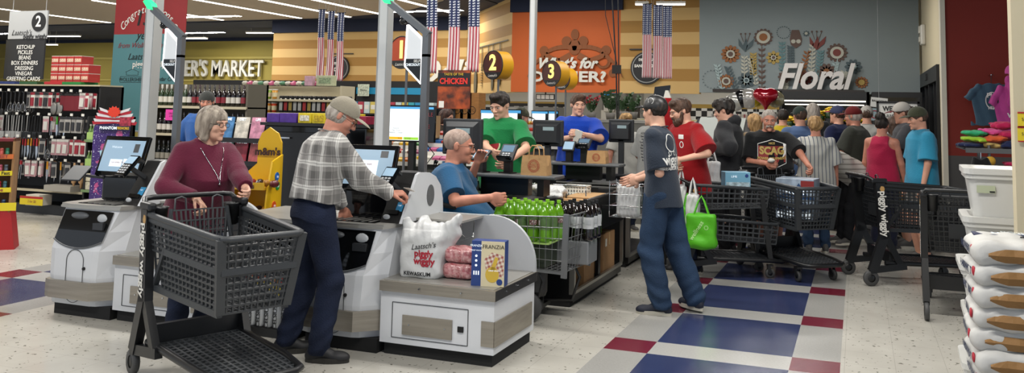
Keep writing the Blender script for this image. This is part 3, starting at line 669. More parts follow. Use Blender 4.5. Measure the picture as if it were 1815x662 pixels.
# ---------------------------------------------------------------- self checkouts
MW = mat('machine_white', '#cbcdd0', .35, var=.04, vscale=3); MG = mat('machine_grey', '#b4b7ba', .4); BG = mat('gloss_black', '#0b0c0d', .08); DG = mat('dark_grey_plastic', '#2b2d30', .45)
STB = mat('brushed_steel', '#938c80', .34, .5, bump=.08, bscale=50, stretch=(.4, 1, 10), var=.12, vscale=4); SCR = mat('screen_blue', '#8fa9bd', .2, emit=.45); SCW = mat('screen_white', '#dfe8ee', .2, emit=.6)
SCB = mat('screen_sky', '#4d9fd6', .2, emit=.5); SEAM = mat('seam', '#3d3f41', .6); RUB = mat('rubber', '#101010', .8); LBL = mat('label_blue', '#2f86b4', .4); CHROME = mat('chrome', '#b9bbbd', .12, 1)
def self_checkout(loc, label, wait_page=False):  # the flag picks the waiting page for the screen
    t = thing('self_checkout', label, 'self checkout machine', loc)
    m = MB(); secs = [(.09, .03, .15), (.3, 0, .13), (.5, 0, .115), (.64, .045, .08), (.8, .1, .04)]; vs = []
    P = lambda z, f, c: [(-.64, .74, z), (-.64, f+.1, z), (-.60, f+.02, z), (-.54, f, z), (-c-.05, f, z), (-c, f+.015, z), (0, f+.15, z), (0, .74, z)]
    for s_ in secs: vs += P(*s_)
    n = 8; fs = [(i*n+k, i*n+(k+1) % n, (i+1)*n+(k+1) % n, (i+1)*n+k) for i in range(len(secs)-1) for k in range(n)]
    fs += [tuple(range(n))[::-1], tuple(range(n*4, n*5))]; m.add(vs, fs); body = m.build('body', MW, t)
    MB().span((-.58, .06, 0), (-.02, .72, .09)).build('plinth', RUB, t)
    k = MB()
    def fy(z): return float(np.interp(z, [.09, .3, .5, .64, .8], [.03, 0, 0, .045, .1]))
    zt, pts = .785, []
    for x in np.linspace(-.58, -.10, 13):
        zb = .515+.055*((x+.34)/.24)**2
        pts.append((x, fy(zb)-.004, zb))
    top = [(x, fy(zt)-.004, zt) for x in np.linspace(-.57, -.075, 13)]; mid = [(x, fy(.64)-.004, .64) for x in np.linspace(-.575, -.088, 13)]
    vs = pts+mid+top; fs = [(r*13+i, r*13+i+1, (r+1)*13+i+1, (r+1)*13+i) for r in (0, 1) for i in range(12)]
    k.add(vs, fs); win = k.build('bin_window', BG, t)
    k = MB(); k.tube([(x, y-.004, z) for x, y, z in pts], .006, 6); k.sphere((-.4, fy(.745)+.0, .745), (.09, .03, .028), 16, 8); k.build('window_rim', mat('mid_grey', '#55585b', .4), win)
    k = MB(); k.sphere((-.17, fy(.735)-.005, .735), (.05, .012, .035), 14, 8); k.box((-.17, fy(.68)-.01, .68), (.1, .03, .05), mi=1); k.build('coin_cup', [MG, DG], win)
    k = MB(); k.tube([(-.33+.085*math.cos(a), -.004, .3+(.12 if math.sin(a) > 0 else -.1)+.085*math.sin(a)) for a in np.linspace(0, 2*PI, 40, endpoint=False)], .0025, 5, closed=True); dr = k.build('oval_door', SEAM, t)
    MB().cyl((-.235, -.012, .37), (-.235, .01, .37), .012, 10).build('lock', RUB, dr)
    k = MB(); pl = [(-.66, .12), (-.62, .0), (-.56, -.022), (-.16, -.022), (.012, .13), (.012, .16), (-.16, .02), (-.62, .04), (-.64, .12)]; k.prism(pl, (0, 0, .14), (1, 0, 0), (0, 1, 0), .13); k.build('kick_band', STB, t)
    k = MB(); pl = [(-.65, .74), (-.655, .16), (-.62, .09), (-.5, .065), (-.2, .065), (-.03, .1), (.01, .2), (.01, .74)]; k.prism(pl[::-1], (0, 0, .80), (1, 0, 0), (0, 1, 0), .016, 0); k.prism([(x, y+.01) for x, y in pl][::-1], (0, 0, .816), (1, 0, 0), (0, 1, 0), .014); k.build('worktop', STEEL, t)
    k = MB().span((-.5, .14, .83), (-.12, .36, .834)); sc = k.build('scanner_glass', BG, t)
    k = MB(); [k.bar((x, .15, .836), (x+.02, .35, .836), .012, .004) for x in np.linspace(-.47, -.17, 6)]; k.build('scanner_strip', STEEL, sc)
    k = MB().box((-.33, .46, .94), (.4, .18, .22), bev=.02); tw = k.build('scanner_tower', DG, t); MB().box((-.33, .365, .935), (.34, .01, .17), bev=.012).build('tower_window', BG, tw)
    # screen
    R = rotm(-.32, 0, .05); c = Vector((-.345, .40, 1.185)); k = MB().box(c, (.44, .035, .33), 0, R, bev=.008); sn = k.build('touch_screen', BG, t)
    f = lambda x, z, d: c+R @ Vector((x, -.019-d, z)); u, v = R @ EX, R @ EZ
    def pane(nm, x0, x1, z0, z1, m_, d=.001): return MB().prism([(x0, z0), (x1, z0), (x1, z1), (x0, z1)], c+R @ Vector((0, -.018-d, 0)), u, v, .0008).build(nm, m_, sn)
    pane('screen_picture', -.195, .195, -.13, .135, SCR); pane('status_bar', -.195, .195, .128, .14, BG, .002)
    if not wait_page:
        pane('pop_up', -.1, .02, -.09, -.03, SCW, .002); pane('pop_up', .03, .14, -.085, -.025, SCW, .002); pane('photo_tile', .1, .15, .03, .1, mat('mid_grey', '#55585b'), .002)
        text('Welcome', .026, f(-.07, .07, .002), u, v, SCW, sn); text('Cart empty   Pay now', .018, f(.0, -.055, .004), u, v, mat('ink_red', '#8a3038'), sn)
    else:
        pane('pop_up', -.12, .08, -.08, .05, SCW, .002); pane('menu_tile', -.09, .02, -.128, -.085, SCB, .002); pane('photo_tile', .09, .15, .07, .12, mat('mid_grey', '#55585b'), .002)
        text('Please wait', .024, f(-.02, .02, .004), u, v, mat('ink_red', '#8a3038'), sn); pane('menu_tile', -.19, -.1, .0, .06, mat('screen_dusk', '#7788a8', emit=.4), .002)
    k = MB().bar((-.345, .47, .98), c+R @ Vector((0, .02, -.03)), .1, .06); k.build('screen_neck', DG, t)
    # small side tablet
    R2 = rotm(-.9, 0, .15); k = MB().box((-.63, .22, 1.05), (.17, .014, .17), 0, R2, bev=.004); sd = k.build('side_tablet', DG, t); MB().bar((-.6, .27, 1.03), (-.48, .42, 1.0), .05, .02).build('tablet_arm', DG, sd)
    # payment tower, side panel
    k = MB(); k.prism([(.2, .83), (.22, .86), (.42, 1.16), (.50, 1.17), (.70, 1.05), (.72, .83)], (-.115, 0, 0), (0, 1, 0), (0, 0, 1), .15); pt = k.build('payment_tower', mat('black_plastic', '#141414', .4), t)
    k = MB(); pr = [(.20, .83), (.40, 1.15), (.44, 1.165), (.58, 1.155), (.68, 1.12), (.76, 1.05), (.80, .95), (.81, .83)]; k.prism(pr, (.035, 0, 0), (0, 1, 0), (0, 0, 1), .022); sp = k.build('side_panel', MW, t)
    k = MB(); k.M = Matrix.Translation((0, .6, .99)) @ Matrix.Diagonal((1, 1, 1.4, 1)); k.cyl((.05, 0, 0), (.0605, 0, 0), .055, 24); k.build('speaker_grille', mat('grille_grey', '#77797b', .6, bump=1, bscale=400), sp)
    MB().box((-.04, .235, .9), (.1, .012, .03), 0, rotm(-.6)).build('note_slot', BG, pt); k = MB().sphere((-.075, .22, .868), (.028, .012, .018), 12, 8); k.build('coin_tray', MG, pt)
    R3 = rotm(-.62); u3, v3 = R3 @ EX, R3 @ EZ; k = MB().box((.0, .268, .935), (.05, .004, .07), 0, R3); lb = k.build('card_sticker', LBL, pt); text('TAP', .016, (0, .266, .943), u3, v3, SCW, lb)
    # card terminal
    c = Vector((-.05, .17, 1.13)); R = rotm(-.75, 0, -.1); u, v = R @ EX, R @ EZ; k = MB().box(c, (.11, .03, .2), 0, R, bev=.008); ct = k.build('card_terminal', BG, t)
    MB().bar(c, (-.05, .4, 1.0), .03, .03).build('terminal_arm', DG, ct)
    MB().prism([(-.045, .015), (.045, .015), (.045, .085), (-.045, .085)], c+R @ Vector((0, -.016, 0)), u, v, .001).build('terminal_screen', SCR, ct)
    k = MB()
    for i in range(3):
        for j in range(4): k.box(c+R @ Vector((-.028+.028*i, -.017, -.005-.022*j)), (.018, .005, .013), 0, R)
    k.build('keypad', MG, ct); MB().box((-.05, .25, 1.17), (.11, .06, .02), 0, rotm(-.5)).build('terminal_hood', DG, ct)
    # bagging side
    k = MB().span((0, .06, .08), (.82, .76, .415)).build('bagging_cabinet', MW, t); cb = k
    k = MB(); a = (.09, .64, .12, .345); y = .058
    for p, q in (((a[0], y, a[2]), (a[1], y, a[2])), ((a[1], y, a[2]), (a[1], y, a[3])), ((a[1], y, a[3]), (a[0], y, a[3])), ((a[0], y, a[3]), (a[0], y, a[2]))): k.bar(p, q, .004, .004)
    pn = k.build('access_door', SEAM, cb); MB().span((.17, .05, .145), (.53, .06, .27)).build('kick_plate', STB, pn); MB().span((.57, .052, .2), (.61, .06, .235)).build('latch', RUB, pn)
    k = MB().span((.735, .052, .13), (.822, .06, .285)).span((.82, .06, .13), (.83, .7, .285)); k.build('side_plate', STB, cb)
    k = MB(); [k.cyl((x, .046, z), (x, .052, z), .006, 8) for x in (.22, .48) for z in (.21,)]; [k.cyl((x, .02, .45), (x, .04, .45), .006, 8) for x in (.3, .6)]; [k.cyl((.83, y_, .45), (.845, y_, .45), .006, 8) for y_ in (.2, .4, .6)]; k.build('screw', CHROME, cb)
    MB().span((.02, .09, 0), (.80, .74, .08)).build('bagging_plinth', RUB, t)
    k = MB().span((0, .035, .415), (.835, .77, .48)); tr = k.build('bagging_tray', STB, t); MB().span((.02, .06, .48), (.815, .74, .484)).build('tray_plate', STEEL, tr); MB().span((.834, .04, .417), (.838, .76, .478)).build('tray_edge', mat('dark_steel', '#3a3a3b', .35, .7), tr)
    arc = [(0, .48), (.83, .48), (.83, .52)]+[(.50+.33*math.cos(a), .52+.335*math.sin(a)) for a in np.linspace(.08, PI/2, 14)]+[(.0, .855)]
    k = MB(); k.prism(arc, (0, .77, 0), (1, 0, 0), (0, 0, 1), .03); k.build('back_shield', MG, t)
    k = MB().span((.02, .4, .835), (.42, .77, .85)); bs = k.build('bag_shelf', STEEL, t)
    for x in (.06, .36):
        k = MB(); k.tube([(x, .42, .833), (x, .42, .70), (x, .70, .70), (x, .72, .833)], .004, 6); k.tube([(x, .5, .833), (x, .5, .75), (x, .6, .70)], .004, 6); k.build('bag_wire', CHROME, bs)
    # light sign on its pole
    x, y = -.015, .60; k = MB(); k.bar((x, y, .9), (x, y, 2.02), .05, .045, up=(0, 1, 0)); k.bar((x, y, 2.0), (x, y, 2.17), .05, .045, up=(0, 1, 0)); k.bar((x+.02, y, 2.165), (x-.32, y, 2.41), .045, .05, up=(0, 1, 0)); pl = k.build('sign_pole', mat('pole_grey', '#6d7073', .35, .5), t)
    k = MB(); q = (x-.32, 2.41); k.prism([(-.09, .065), (-.035, .0), (.02, -.01), (.0, .045), (-.06, .085)], (q[0], y+.03, q[1]), (1, 0, 0), (0, 0, 1), .06)
    k.build('status_light', mat('green_glow', '#28e07a', .4, emit=1.6), pl)
    MB().sphere((x-.2, y, 2.27), .03, 12, 8).cyl((x-.2, y, 2.27), (x-.2, y, 2.31), .025, 10).build('camera_dome', BG, pl)
    sg = [(x-.16, 2.24), (x-.03, 2.13), (x-.03, 1.80), (x-.17, 1.93)]
    k = MB(); k.prism(sg, (0, y+.012, 0), (1, 0, 0), (0, 0, 1), .024); sn = k.build('sign_panel', mat('sign_lit', '#c9cdcf', .5, emit=.4), pl)
    e = MB(); loop = sg+[sg[0]]
    for p, q in zip(loop, loop[1:]): e.bar((p[0], y, p[1]), (q[0], y, q[1]), .012, .03, up=(0, 1, 0))
    e.build('sign_edge', mat('edge_glow', '#ffffff', .4, emit=1.4), sn)
    k = MB(); k.prism([(x-.165, 1.985), (x-.035, 1.985), (x-.035, 1.815), (x-.165, 1.935)], (0, y-.0125, 0), (1, 0, 0), (0, 0, 1), .002); dk = k.build('sign_base', BG, sn)
    text('SELF', .028, (x-.067, y-.016, 1.967), EX, EZ, mat('print_white', '#dcdcd8', .6), dk, bold=.0008); text('CHECKOUT', .026, (x-.1, y-.016, 1.94), EX, EZ, SCW, dk, bold=.0008, wx=.85)
    return t
self_checkout((-5.235, 4.87, 0), 'left self checkout machine, screen facing us, nobody paying')
self_checkout((-2.985, 4.93, 0), 'self checkout machine used by the man in the plaid shirt', True)

# ---------------------------------------------------------------- carts
CG = mat('cart_grey', '#34373a', .42, bump=.1, bscale=200); CK = mat('cart_black', '#121315', .38); CW = mat('cart_letter', '#d9d7d0', .5)
def lattice(mb, a, b, c, d, nu, nv, w=.011, t=.012, wv=None):
    """bars over the quad a-b (u) , d-c"""
    a, b, c, d = map(Vector, (a, b, c, d)); n = (b-a).cross(d-a).normalized()
    for i in range(nu+1):
        f = i/nu; mb.bar(a.lerp(b, f), d.lerp(c, f), wv or w, t, up=n)
    for j in range(nv+1):
        f = j/nv; mb.bar(a.lerp(d, f), b.lerp(c, f), w, t*1.1, up=n)
def wheel(par, c, r, w, yaw=0):
    R = rotm(PI/2, 0, yaw); m = MB(); c = Vector(c)
    prof = [(r*.5, -w/2), (r*.93, -w/2), (r, -w/4), (r, w/4), (r*.93, w/2), (r*.5, w/2)]; m.lathe(prof, c, 24, 0, R); o = m.build('wheel', mat('wheel_grey', '#3c3c3c', .55), par)
    MB().lathe([(0, -w*.42), (r*.72, -w*.42), (r*.72, w*.42), (0, w*.42)], c, 18, 0, R).build('hub', CK, o)
    return o
def caster(par, c, r, yaw=0):
    c = Vector(c); o = wheel(par, c, r, .03, yaw); f = rotm(0, 0, yaw); m = MB()
    for s_ in (-1, 1): m.bar(c+f @ Vector((0, s_*.024, 0)), c+f @ Vector((-.015, s_*.024, r+.025)), .035, .006, up=f @ EY)
    m.box(c+Vector((0, 0, r+.03)), (.06, .06, .02)); m.build('fork', CK, o); return o
def cart_common(t, CGm):
    for s_ in (-1, 1):
        y = s_*.285
        m = MB(); m.prism([(-.50, .98), (-.41, .985), (-.36, .46), (-.46, .44)][::-1], (0, y+.025, 0), (1, 0, 0), (0, 0, 1), .05); m.bar((-.41, y, .5), (-.535, y, .14), .05, .085, up=EX); m.bar((-.40, y, .47), (-.24, y*.95, .17), .045, .06, up=EX); m.bar((-.56, y, .15), (-.2, y*.95, .19), .045, .06)
        pl = m.build('pillar', CK, t)
        n = EY*s_; u = -EZ; v = n.cross(u)
        text('piggly wiggly', .092, (-.425, y+s_*.026, .69), u+Vector((.045, 0, 0)), v, CW, pl, bold=.0025, wx=.95)
        MB().prism([(-.016, -.022), (.012, -.026), (.024, .0), (.012, .028), (-.014, .024), (-.024, .0)], (-.437, y+s_*.0262, .925), -EX*s_*-1 if s_ < 0 else -EX, EZ, .001).build('badge', mat('badge_gold', '#b08a52', .5), pl)
        wheel(t, (-.55, y, .075), .075, .035); caster(t, (.40, s_*.2, .055), .052, .1*s_)
    hb = MB(); hb.tube([(-.50, -.29, 1.0), (-.56, -.27, 1.035), (-.57, -.22, 1.04), (-.57, .22, 1.04), (-.56, .27, 1.035), (-.50, .29, 1.0)], .017, 10); hb.build('handle', CK, t)
    # lower tray
    m = MB(); Z = .215; lattice(m, (-.3, -.235, Z), (.53, -.215, Z-.035), (.53, .215, Z-.035), (-.3, .235, Z), 17, 11, .013, .014)
    tr = m.build('lower_tray', CGm, t)
    m = MB(); m.tube([(-.4, -.26, Z), (.3, -.25, Z-.02), (.53, -.22, Z-.035), (.58, -.16, Z-.035), (.58, .16, Z-.035), (.53, .22, Z-.035), (.3, .25, Z-.02), (-.4, .26, Z)], .022, 8); m.span((-.36, -.26, Z), (-.32, .26, Z+.11)); m.build('tray_rim', CK, tr)
def big_cart(loc, rz, label, group='large grey shopping carts', m=None):
    CGm = m or CG
    t = thing('shopping_cart', label, 'shopping cart', loc, rz); cart_common(t, CGm)
    A0, A1 = (-.42, .29, .955), (.46, .235, .905); B0, B1 = (-.37, .245, .53), (.39, .19, .50)
    b = MB()
    def pt(s_, f, g): 
        a = Vector(A0).lerp(Vector(A1), f); c = Vector(B0).lerp(Vector(B1), f); p = c.lerp(a, g); p.y *= s_; return p
    for s_ in (-1, 1):
        lattice(b, pt(s_, 0, .52), pt(s_, 1, .52), pt(s_, 1, .9), pt(s_, 0, .9), 17, 5, .009, .01, .007)
        lattice(b, pt(s_, .12, .02), pt(s_, 1, .02), pt(s_, 1, .52), pt(s_, .12, .52), 15, 6, .009, .012, .008)
        b.bar(pt(s_, 0, .97), pt(s_, 1, .97), .05, .02, up=EY)       # rim skirt
        b.bar(pt(s_, .0, .05), pt(s_, .22, .58), .028, .03, up=EY*s_); b.bar(pt(s_, .2, .56), pt(s_, 1.0, .56), .035, .03, up=EY*s_); b.bar(pt(s_, 0, .0), pt(s_, 1, .0), .035, .03, up=EY)
    fr = [pt(-1, 1, 0), pt(1, 1, 0), pt(1, 1, 1), pt(-1, 1, 1)]; fr = [p+Vector((.0, 0, 0)) for p in fr]
    b_o = b.build('basket_side', CGm, t)
    b = MB(); lattice(b, fr[0], fr[1], fr[2], fr[3], 11, 10, .009, .012, .008); b.bar(fr[0].lerp(fr[3], .56), fr[1].lerp(fr[2], .56), .035, .03, up=EX)
    for s_ in (-1, 1): b.bar(pt(s_, 1, 0), pt(s_, 1, 1), .05, .025, up=EX)
    b.build('basket_front', CGm, t)
    b = MB(); lattice(b, pt(-1, 0, 0), pt(-1, 1, 0), pt(1, 1, 0), pt(1, 0, 0), 18, 10, .01, .012); b.build('basket_floor', CGm, t)
    b = MB(); rim = [pt(-1, 0, 1), pt(-1, .93, 1), pt(-1, .985, 1)+Vector((.012, .012, 0)), pt(-1, 1, 1)+Vector((.02, .04, 0)), pt(1, 1, 1)+Vector((.02, -.04, 0)), pt(1, .985, 1)+Vector((.012, -.012, 0)), pt(1, .93, 1), pt(1, 0, 1)]
    b.tube(rim, .019, 8); b.build('rim', CGm, t)
    b = MB(); lattice(b, (-.36, -.15, .78), (-.36, .15, .78), (-.40, .17, .97), (-.40, -.17, .97), 12, 3, .008, .012); b.span((-.37, -.2, .52), (-.35, .2, .79)); b.bar((-.36, -.2, .77), (-.40, -.17, .98), .02, .02); b.bar((-.36, .2, .77), (-.40, .17, .98), .02, .02)
    for s_ in (-1, 1): b.tube([(-.40, s_*.08, .97), (-.41, s_*.085, 1.04), (-.41, s_*.11, 1.05), (-.41, s_*.145, 1.04), (-.40, s_*.15, .97)], .006, 6)
    b.build('child_seat', CGm, t)
    for s_ in (-1, 1):
        b = MB(); b.lathe([(.0, .86), (.042, .86), (.05, .99), (.056, .995), (.05, .985), (.04, .87), (0, .87)], (-.44, s_*.225, 0), 18); b.build('cup_holder', CK, t)
        MB().box((-.46, s_*.285, 1.0), (.16, .05, .05), bev=.015).build('handle_cap', CK, t)
    b = MB(); lattice(b, (-.375, -.235, .53), (-.375, .235, .53), (-.415, .265, .9), (-.415, -.265, .9), 13, 9, .009, .012); b.box((-.40, 0, .7), (.02, .2, .12)); b.build('rear_gate', CGm, t)
    return t
def tier_cart(loc, rz, label):
    t = thing('shopping_cart', label, 'shopping cart', loc, rz); cart_common(t, CG)
    for nm, x0, x1, z0, z1, zf0, zf1, w in (('upper_basket', -.42, .36, .72, .97, .75, .93, .26), ('lower_basket', -.38, .46, .42, .62, .36, .56, .25)):
        b = MB()
        for s_ in (-1, 1): lattice(b, (x0, s_*w*.92, z0), (x1, s_*w*.85, zf0), (x1+.02, s_*w*.95, zf1), (x0, s_*w, z1), 13, 4, .012, .012)
        lattice(b, (x1, -w*.85, zf0), (x1, w*.85, zf0), (x1+.02, w*.95, zf1), (x1+.02, -w*.95, zf1), 8, 4, .012, .012); lattice(b, (x0, -w*.92, z0), (x1, -w*.85, zf0), (x1, w*.85, zf0), (x0, w*.92, z0), 13, 8, .012, .012)
        o = b.build(nm, CG, t)
        MB().tube([(x0, -w, z1+.01), (x1, -w*.96, zf1+.01), (x1+.05, -w*.7, zf1+.01), (x1+.05, w*.7, zf1+.01), (x1, w*.96, zf1+.01), (x0, w, z1+.01)], .018, 8).build('rim', CG, o)
    for s_ in (-1, 1): MB().bar((.30, s_*.23, .92), (.40, s_*.22, .20), .03, .05, up=EX).build('front_post', CK, t)
    b = MB(); b.box((-.47, 0, .99), (.12, .5, .06), bev=.02); b.build('handle_tray', CK, t)
    return t
CART1 = big_cart((-3.483, 4.065, 0), -.438, 'large grey plastic shopping cart in front, held by the woman in burgundy')

CART2 = tier_cart((-1.25, 8.8, 0), .4, 'grey two tier shopping cart with the green tote hanging from it'); CART2.scale = (.93,)*3
CART3 = big_cart((-.65, 9.15, 0), -.91, 'large grey shopping cart with a beer case pushed by the man in the black shirt')
CART4 = big_cart((.51, 9.28, 0), .38, 'large dark shopping cart pointing right, behind the parked one', m=mat('cart_dark', '#1d1f21', .42))
CART5 = big_cart((.79, 8.09, 0), PI/2, 'dark shopping cart seen from behind its handle, beside the white bins', m=mat('cart_dark', '#1d1f21', .42))
# ---------------------------------------------------------------- cashier lanes
CKB = mat('counter_black', '#0e0f10', .3, var=.1, vscale=4); CTOP = mat('counter_top_grey', '#4b4d4e', .3); KRAFT = mat('kraft_paper', '#b08a5c', .8, var=.08, vscale=10, bump=.15, bscale=30); INKR = mat('ink_red', '#8a3038')
ALU = mat('aluminium_edge', '#a7a59f', .3, .9); CARDB = mat('cardboard', '#8d6a46', .85, var=.07, vscale=8); PINKC = mat('print_red', '#a5402f', .7)
def lane(X0, X1, Y0, Y1, label):
    t = thing('checkout_counter', label, 'checkout counter', (X1, Y0, 0)); L = X0-X1; D = Y1-Y0; w = -.82
    m = MB().span((L, 0, .0), (w, .32, .84)).span((L, 0, .84), (w, .34, .88)); m.build('front_panel', CKB, t)
    # bagging well: posts, shelf, trough
    m = MB().span((w, .0, .55), (0, D, .60)).span((w, 0, .6), (0, .04, .84)).span((w, D-.04, .6), (0, D, .84)).span((-.04, 0, .6), (0, D, .84)).span((w, 0, .6), (w+.04, D, .84)); b = m.build('bagging_well', CKB, t)
    m = MB(); m.tube([(w, -.005, .85), (-.03, -.005, .85), (.005, .03, .85), (.005, D-.03, .85), (-.03, D, .85), (w, D, .85)], .014, 6); m.build('well_rim', mat('dark_edge', '#4a4a48', .35, .4), b)
    MB().span((w+.04, .04, .78), (-.04, D-.04, .795)).build('well_floor', CTOP, b)
    m = MB().span((w, .03, .04), (-.02, D-.03, .10)).span((w, .05, .1), (w+.04, D, .55)).span((w, .03, .1), (-.05, .07, .55)).span((-.05, D*.48, .1), (-.02, D*.52, .55)); m.build('lower_cabinet', CKB, t)
    m = MB().span((-.03, .02, .11), (.0, D-.02, .135)).span((-.045, .0, .11), (.0, .04, .56)).span((-.03, D-.05, .11), (0, D-.02, .56)); m.build('metal_edge', ALU, t)
    MB().span((L, .03, 0), (-.05, D-.05, .04)).build('plinth', RUB, t)
    k = MB(); [k.sphere((x, -.004, .8), .012, 8, 6) for x in np.arange(w-.1, L, -.28)]; [k.sphere((.006, y, .74), .01, 8, 6) for y in (.3, D-.3)]; k.build('bolt_cap', CHROME, t)
    return t
lane(-4.42, -2.21, 6.73, 8.3, 'black checkout counter of the nearest cashier lane with open box shelf at its end')
lane(-5.0, -2.25, 8.68, 10.1, 'black checkout counter of the second cashier lane before the cashier in blue')
def ledge(x0, x1, y, label):
    t = thing('writing_ledge', label, 'counter ledge', ((x0+x1)/2, y, .88)); h = (x1-x0)/2
    MB().box((0, 0, .165), (2*h, .26, .03), bev=.01).build('ledge_top', mat('ledge_grey', '#55585a', .35), t)
    MB().box((-h*.7, 0, .075), (.06, .16, .15)).box((h*.7, 0, .075), (.06, .16, .15)).box((0, 0, .075), (h*.9, .1, .15)).build('post', CKB, t)
ledge(-3.42, -2.42, 6.93, 'dark grey ledge on the nearest cashier counter, under the brown bag')
ledge(-3.25, -2.38, 8.85, 'dark grey ledge on the second cashier counter, before the cashier in blue')
# cardboard boxes on the lower shelf
for i, (y0, y1, z1) in enumerate(((7.12, 7.42, .42), (7.72, 8.1, .47))):
    b = MB().span((-2.6, y0, .10), (-2.25, y1, z1), bev=.004).build('cardboard_box', CARDB)
    tag(b, ('smaller open cardboard box in the shelf under the nearest counter', 'brown cardboard box with a white label, rear one in the shelf under the counter')[i], 'box')
    MB().span((-2.6+.1, (y0+y1)/2-.015, z1), (-2.249, (y0+y1)/2+.015, z1+.001)).span((-2.25, (y0+y1)/2-.02, z1-.12), (-2.248, (y0+y1)/2+.02, z1)).build('tape', mat('tape', '#a88b62', .3), b)
    if i: MB().span((-2.249, y0+.05, z1-.12), (-2.247, y0+.1, z1-.05)).build('label', WP, b)
# monitors seen from behind, payment terminals
MON = mat('monitor_grey', '#26282b', .45)
def back_monitor(p, w, h, label, rz=0, z0=.88):
    t = thing('cashier_monitor', label, 'monitor', (p[0], p[1], z0), rz); zc = p[2]-z0
    m = MB().box((0, 0, zc), (w, .05, h), bev=.012); a = [(-w*.42, -.025, zc-h*.4), (w*.42, -.025, zc-h*.4), (w*.42, -.025, zc+h*.42), (-w*.42, -.025, zc+h*.42)]; b = [(-w*.34, -.075, zc-h*.34), (w*.34, -.075, zc-h*.34), (w*.34, -.075, zc+h*.28), (-w*.34, -.075, zc+h*.28)]
    m.add(a+b, [(4, 5, 6, 7), (0, 1, 5, 4), (1, 2, 6, 5), (2, 3, 7, 6), (3, 0, 4, 7)]); m.build('casing', MON, t)
    MB().span((-w*.1, -.078, zc+.03), (w*.26, -.075, zc+h*.24)).build('label', mat('pale_label', '#8fa3a8', .5), t)
    MB().span((-w*.4, .026, zc-h*.4), (w*.4, .028, zc+h*.4)).build('screen', SCR, t)
    MB().box((0, 0, zc/2), (.06, .05, zc)).box((0, 0, .01), (.2, .18, .02)).build('stand', MON, t)
    return t
back_monitor((-3.44, 7.1, 1.365), .40, .33, 'large dark monitor beside the cashier in green, back to us')
back_monitor((-3.24, 8.85, 1.37), .36, .29, 'dark monitor beside the cashier in blue, at his right hand')
back_monitor((-2.6, 9.6, 1.40), .30, .27, 'dark monitor right of the cashier in blue, behind the second brown bag')
def terminal(p, w, h, label, tilt=-.7, rz=0, pad=False):
    t = thing('payment_terminal', label, 'payment terminal', (p[0], p[1], 1.06), rz); z = p[2]-1.06; R = rotm(tilt); c = Vector((0, 0, z)); u, v = R @ EX, R @ EZ
    MB().box(c, (w, .03, h), 0, R, bev=.008).build('casing', DG, t)
    if not pad: MB().prism([(-w*.4, -h*.38), (w*.4, -h*.38), (w*.4, h*.38), (-w*.4, h*.38)], c+R @ Vector((0, -.016, 0)), u, v, .001).build('screen', SCR, t)
    else:
        MB().prism([(-w*.38, 0), (w*.38, 0), (w*.38, h*.4), (-w*.38, h*.4)], c+R @ Vector((0, -.016, 0)), u, v, .001).build('screen', mat('dusky_screen', '#5c7488', .2, emit=.2), t)
        m = MB(); [m.box(c+R @ Vector((-.03+.03*i, -.018, -.02-.022*j)), (.02, .006, .013), 0, R) for i in range(3) for j in range(3)]; m.build('keypad', MG, t); MB().box(c+R @ Vector((0, -.03, -h*.42)), (w*.9, .04, .02), 0, R).build('card_slot', BG, t)
    MB().box((0, .01, z/2-.01), (.07, .05, z)).box((0, 0, .005), (.13, .1, .01)).build('stand', BP, t)
    return t
terminal((-3.17, 6.93, 1.21), .17, .13, 'tablet terminal touched by the seated man in blue', -.85, -.35)
terminal((-2.92, 6.95, 1.24), .16, .17, 'card terminal with screen and keypad before the cashier in green', -.6, -.2, True)
terminal((-2.98, 8.82, 1.235), .15, .12, 'tilted tablet terminal before the cashier in blue', -.5, -.2)
terminal((-2.82, 8.85, 1.265), .16, .14, 'card terminal on a black stand beside the second brown bag', -.8, -.1, True)
# paper bags with a round red print
def paper_bag(loc, w, d, h, label, rz=0, handle=True):
    t = thing('paper_bag', label, 'paper bag', loc, rz); m = MB()
    vs = []; 
    for z, k in ((0, 1), (h*.5, .97), (h, .9)):
        vs += [(-w/2*k, -d/2*k, z), (w/2*k, -d/2*k, z), (w/2*k, 0, z-.0), (w/2*k, d/2*k, z), (-w/2*k, d/2*k, z), (-w/2*k, 0, z)]
    for i in range(12, 18):
        if i-12 in (2, 5): vs[i] = (vs[i][0]*.82, vs[i][1], vs[i][2])
    m.add(vs, [(r*6+i, r*6+(i+1) % 6, (r+1)*6+(i+1) % 6, (r+1)*6+i) for r in (0, 1) for i in range(6)]+[tuple(range(6))[::-1]]); m.span((-w*.4, -d*.3, h*.6), (w*.4, d*.3, h*.85)); b = m.build('bag', KRAFT, t)
    for s_ in ((-1, 1) if handle else ()):
        k = MB(); y = s_*d*.43; k.tube([(-.05, y, h-.03), (-.045, y, h+.05), (-.02, y, h+.085), (.02, y, h+.085), (.045, y, h+.05), (.05, y, h-.03)], .006, 6); k.build('handle', KRAFT, t)
    k = MB(); R_ = min(w, h)*.32; n = 30; ys = -d/2*.975-.002
    for r0, r1 in ((R_, R_*.93), (R_*.72, R_*.66)):
        vs = [(r*math.cos(2*PI*i/n), ys, h*.48+r*math.sin(2*PI*i/n)) for r in (r0, r1) for i in range(n)]; k.add(vs, [(i, (i+1) % n, n+(i+1) % n, n+i) for i in range(n)])
    for a in np.arange(0, 2*PI, PI/10): k.box((R_*.82*math.cos(a), ys, h*.48+R_*.82*math.sin(a)), (R_*.1, .001, R_*.13), 0, rotm(0, -a, 0))
    k.build('round_print', PINKC, t); text('PIGGLY', R_*.42, (0, ys-.001, h*.53), EX, EZ, PINKC, t); text('WIGGLY', R_*.42, (0, ys-.001, h*.42), EX, EZ, PINKC, t)
    return t
paper_bag((-2.63, 6.9, 1.06), .24, .13, .17, 'brown paper bag with twin handles and a round red print, before the cashier in green')
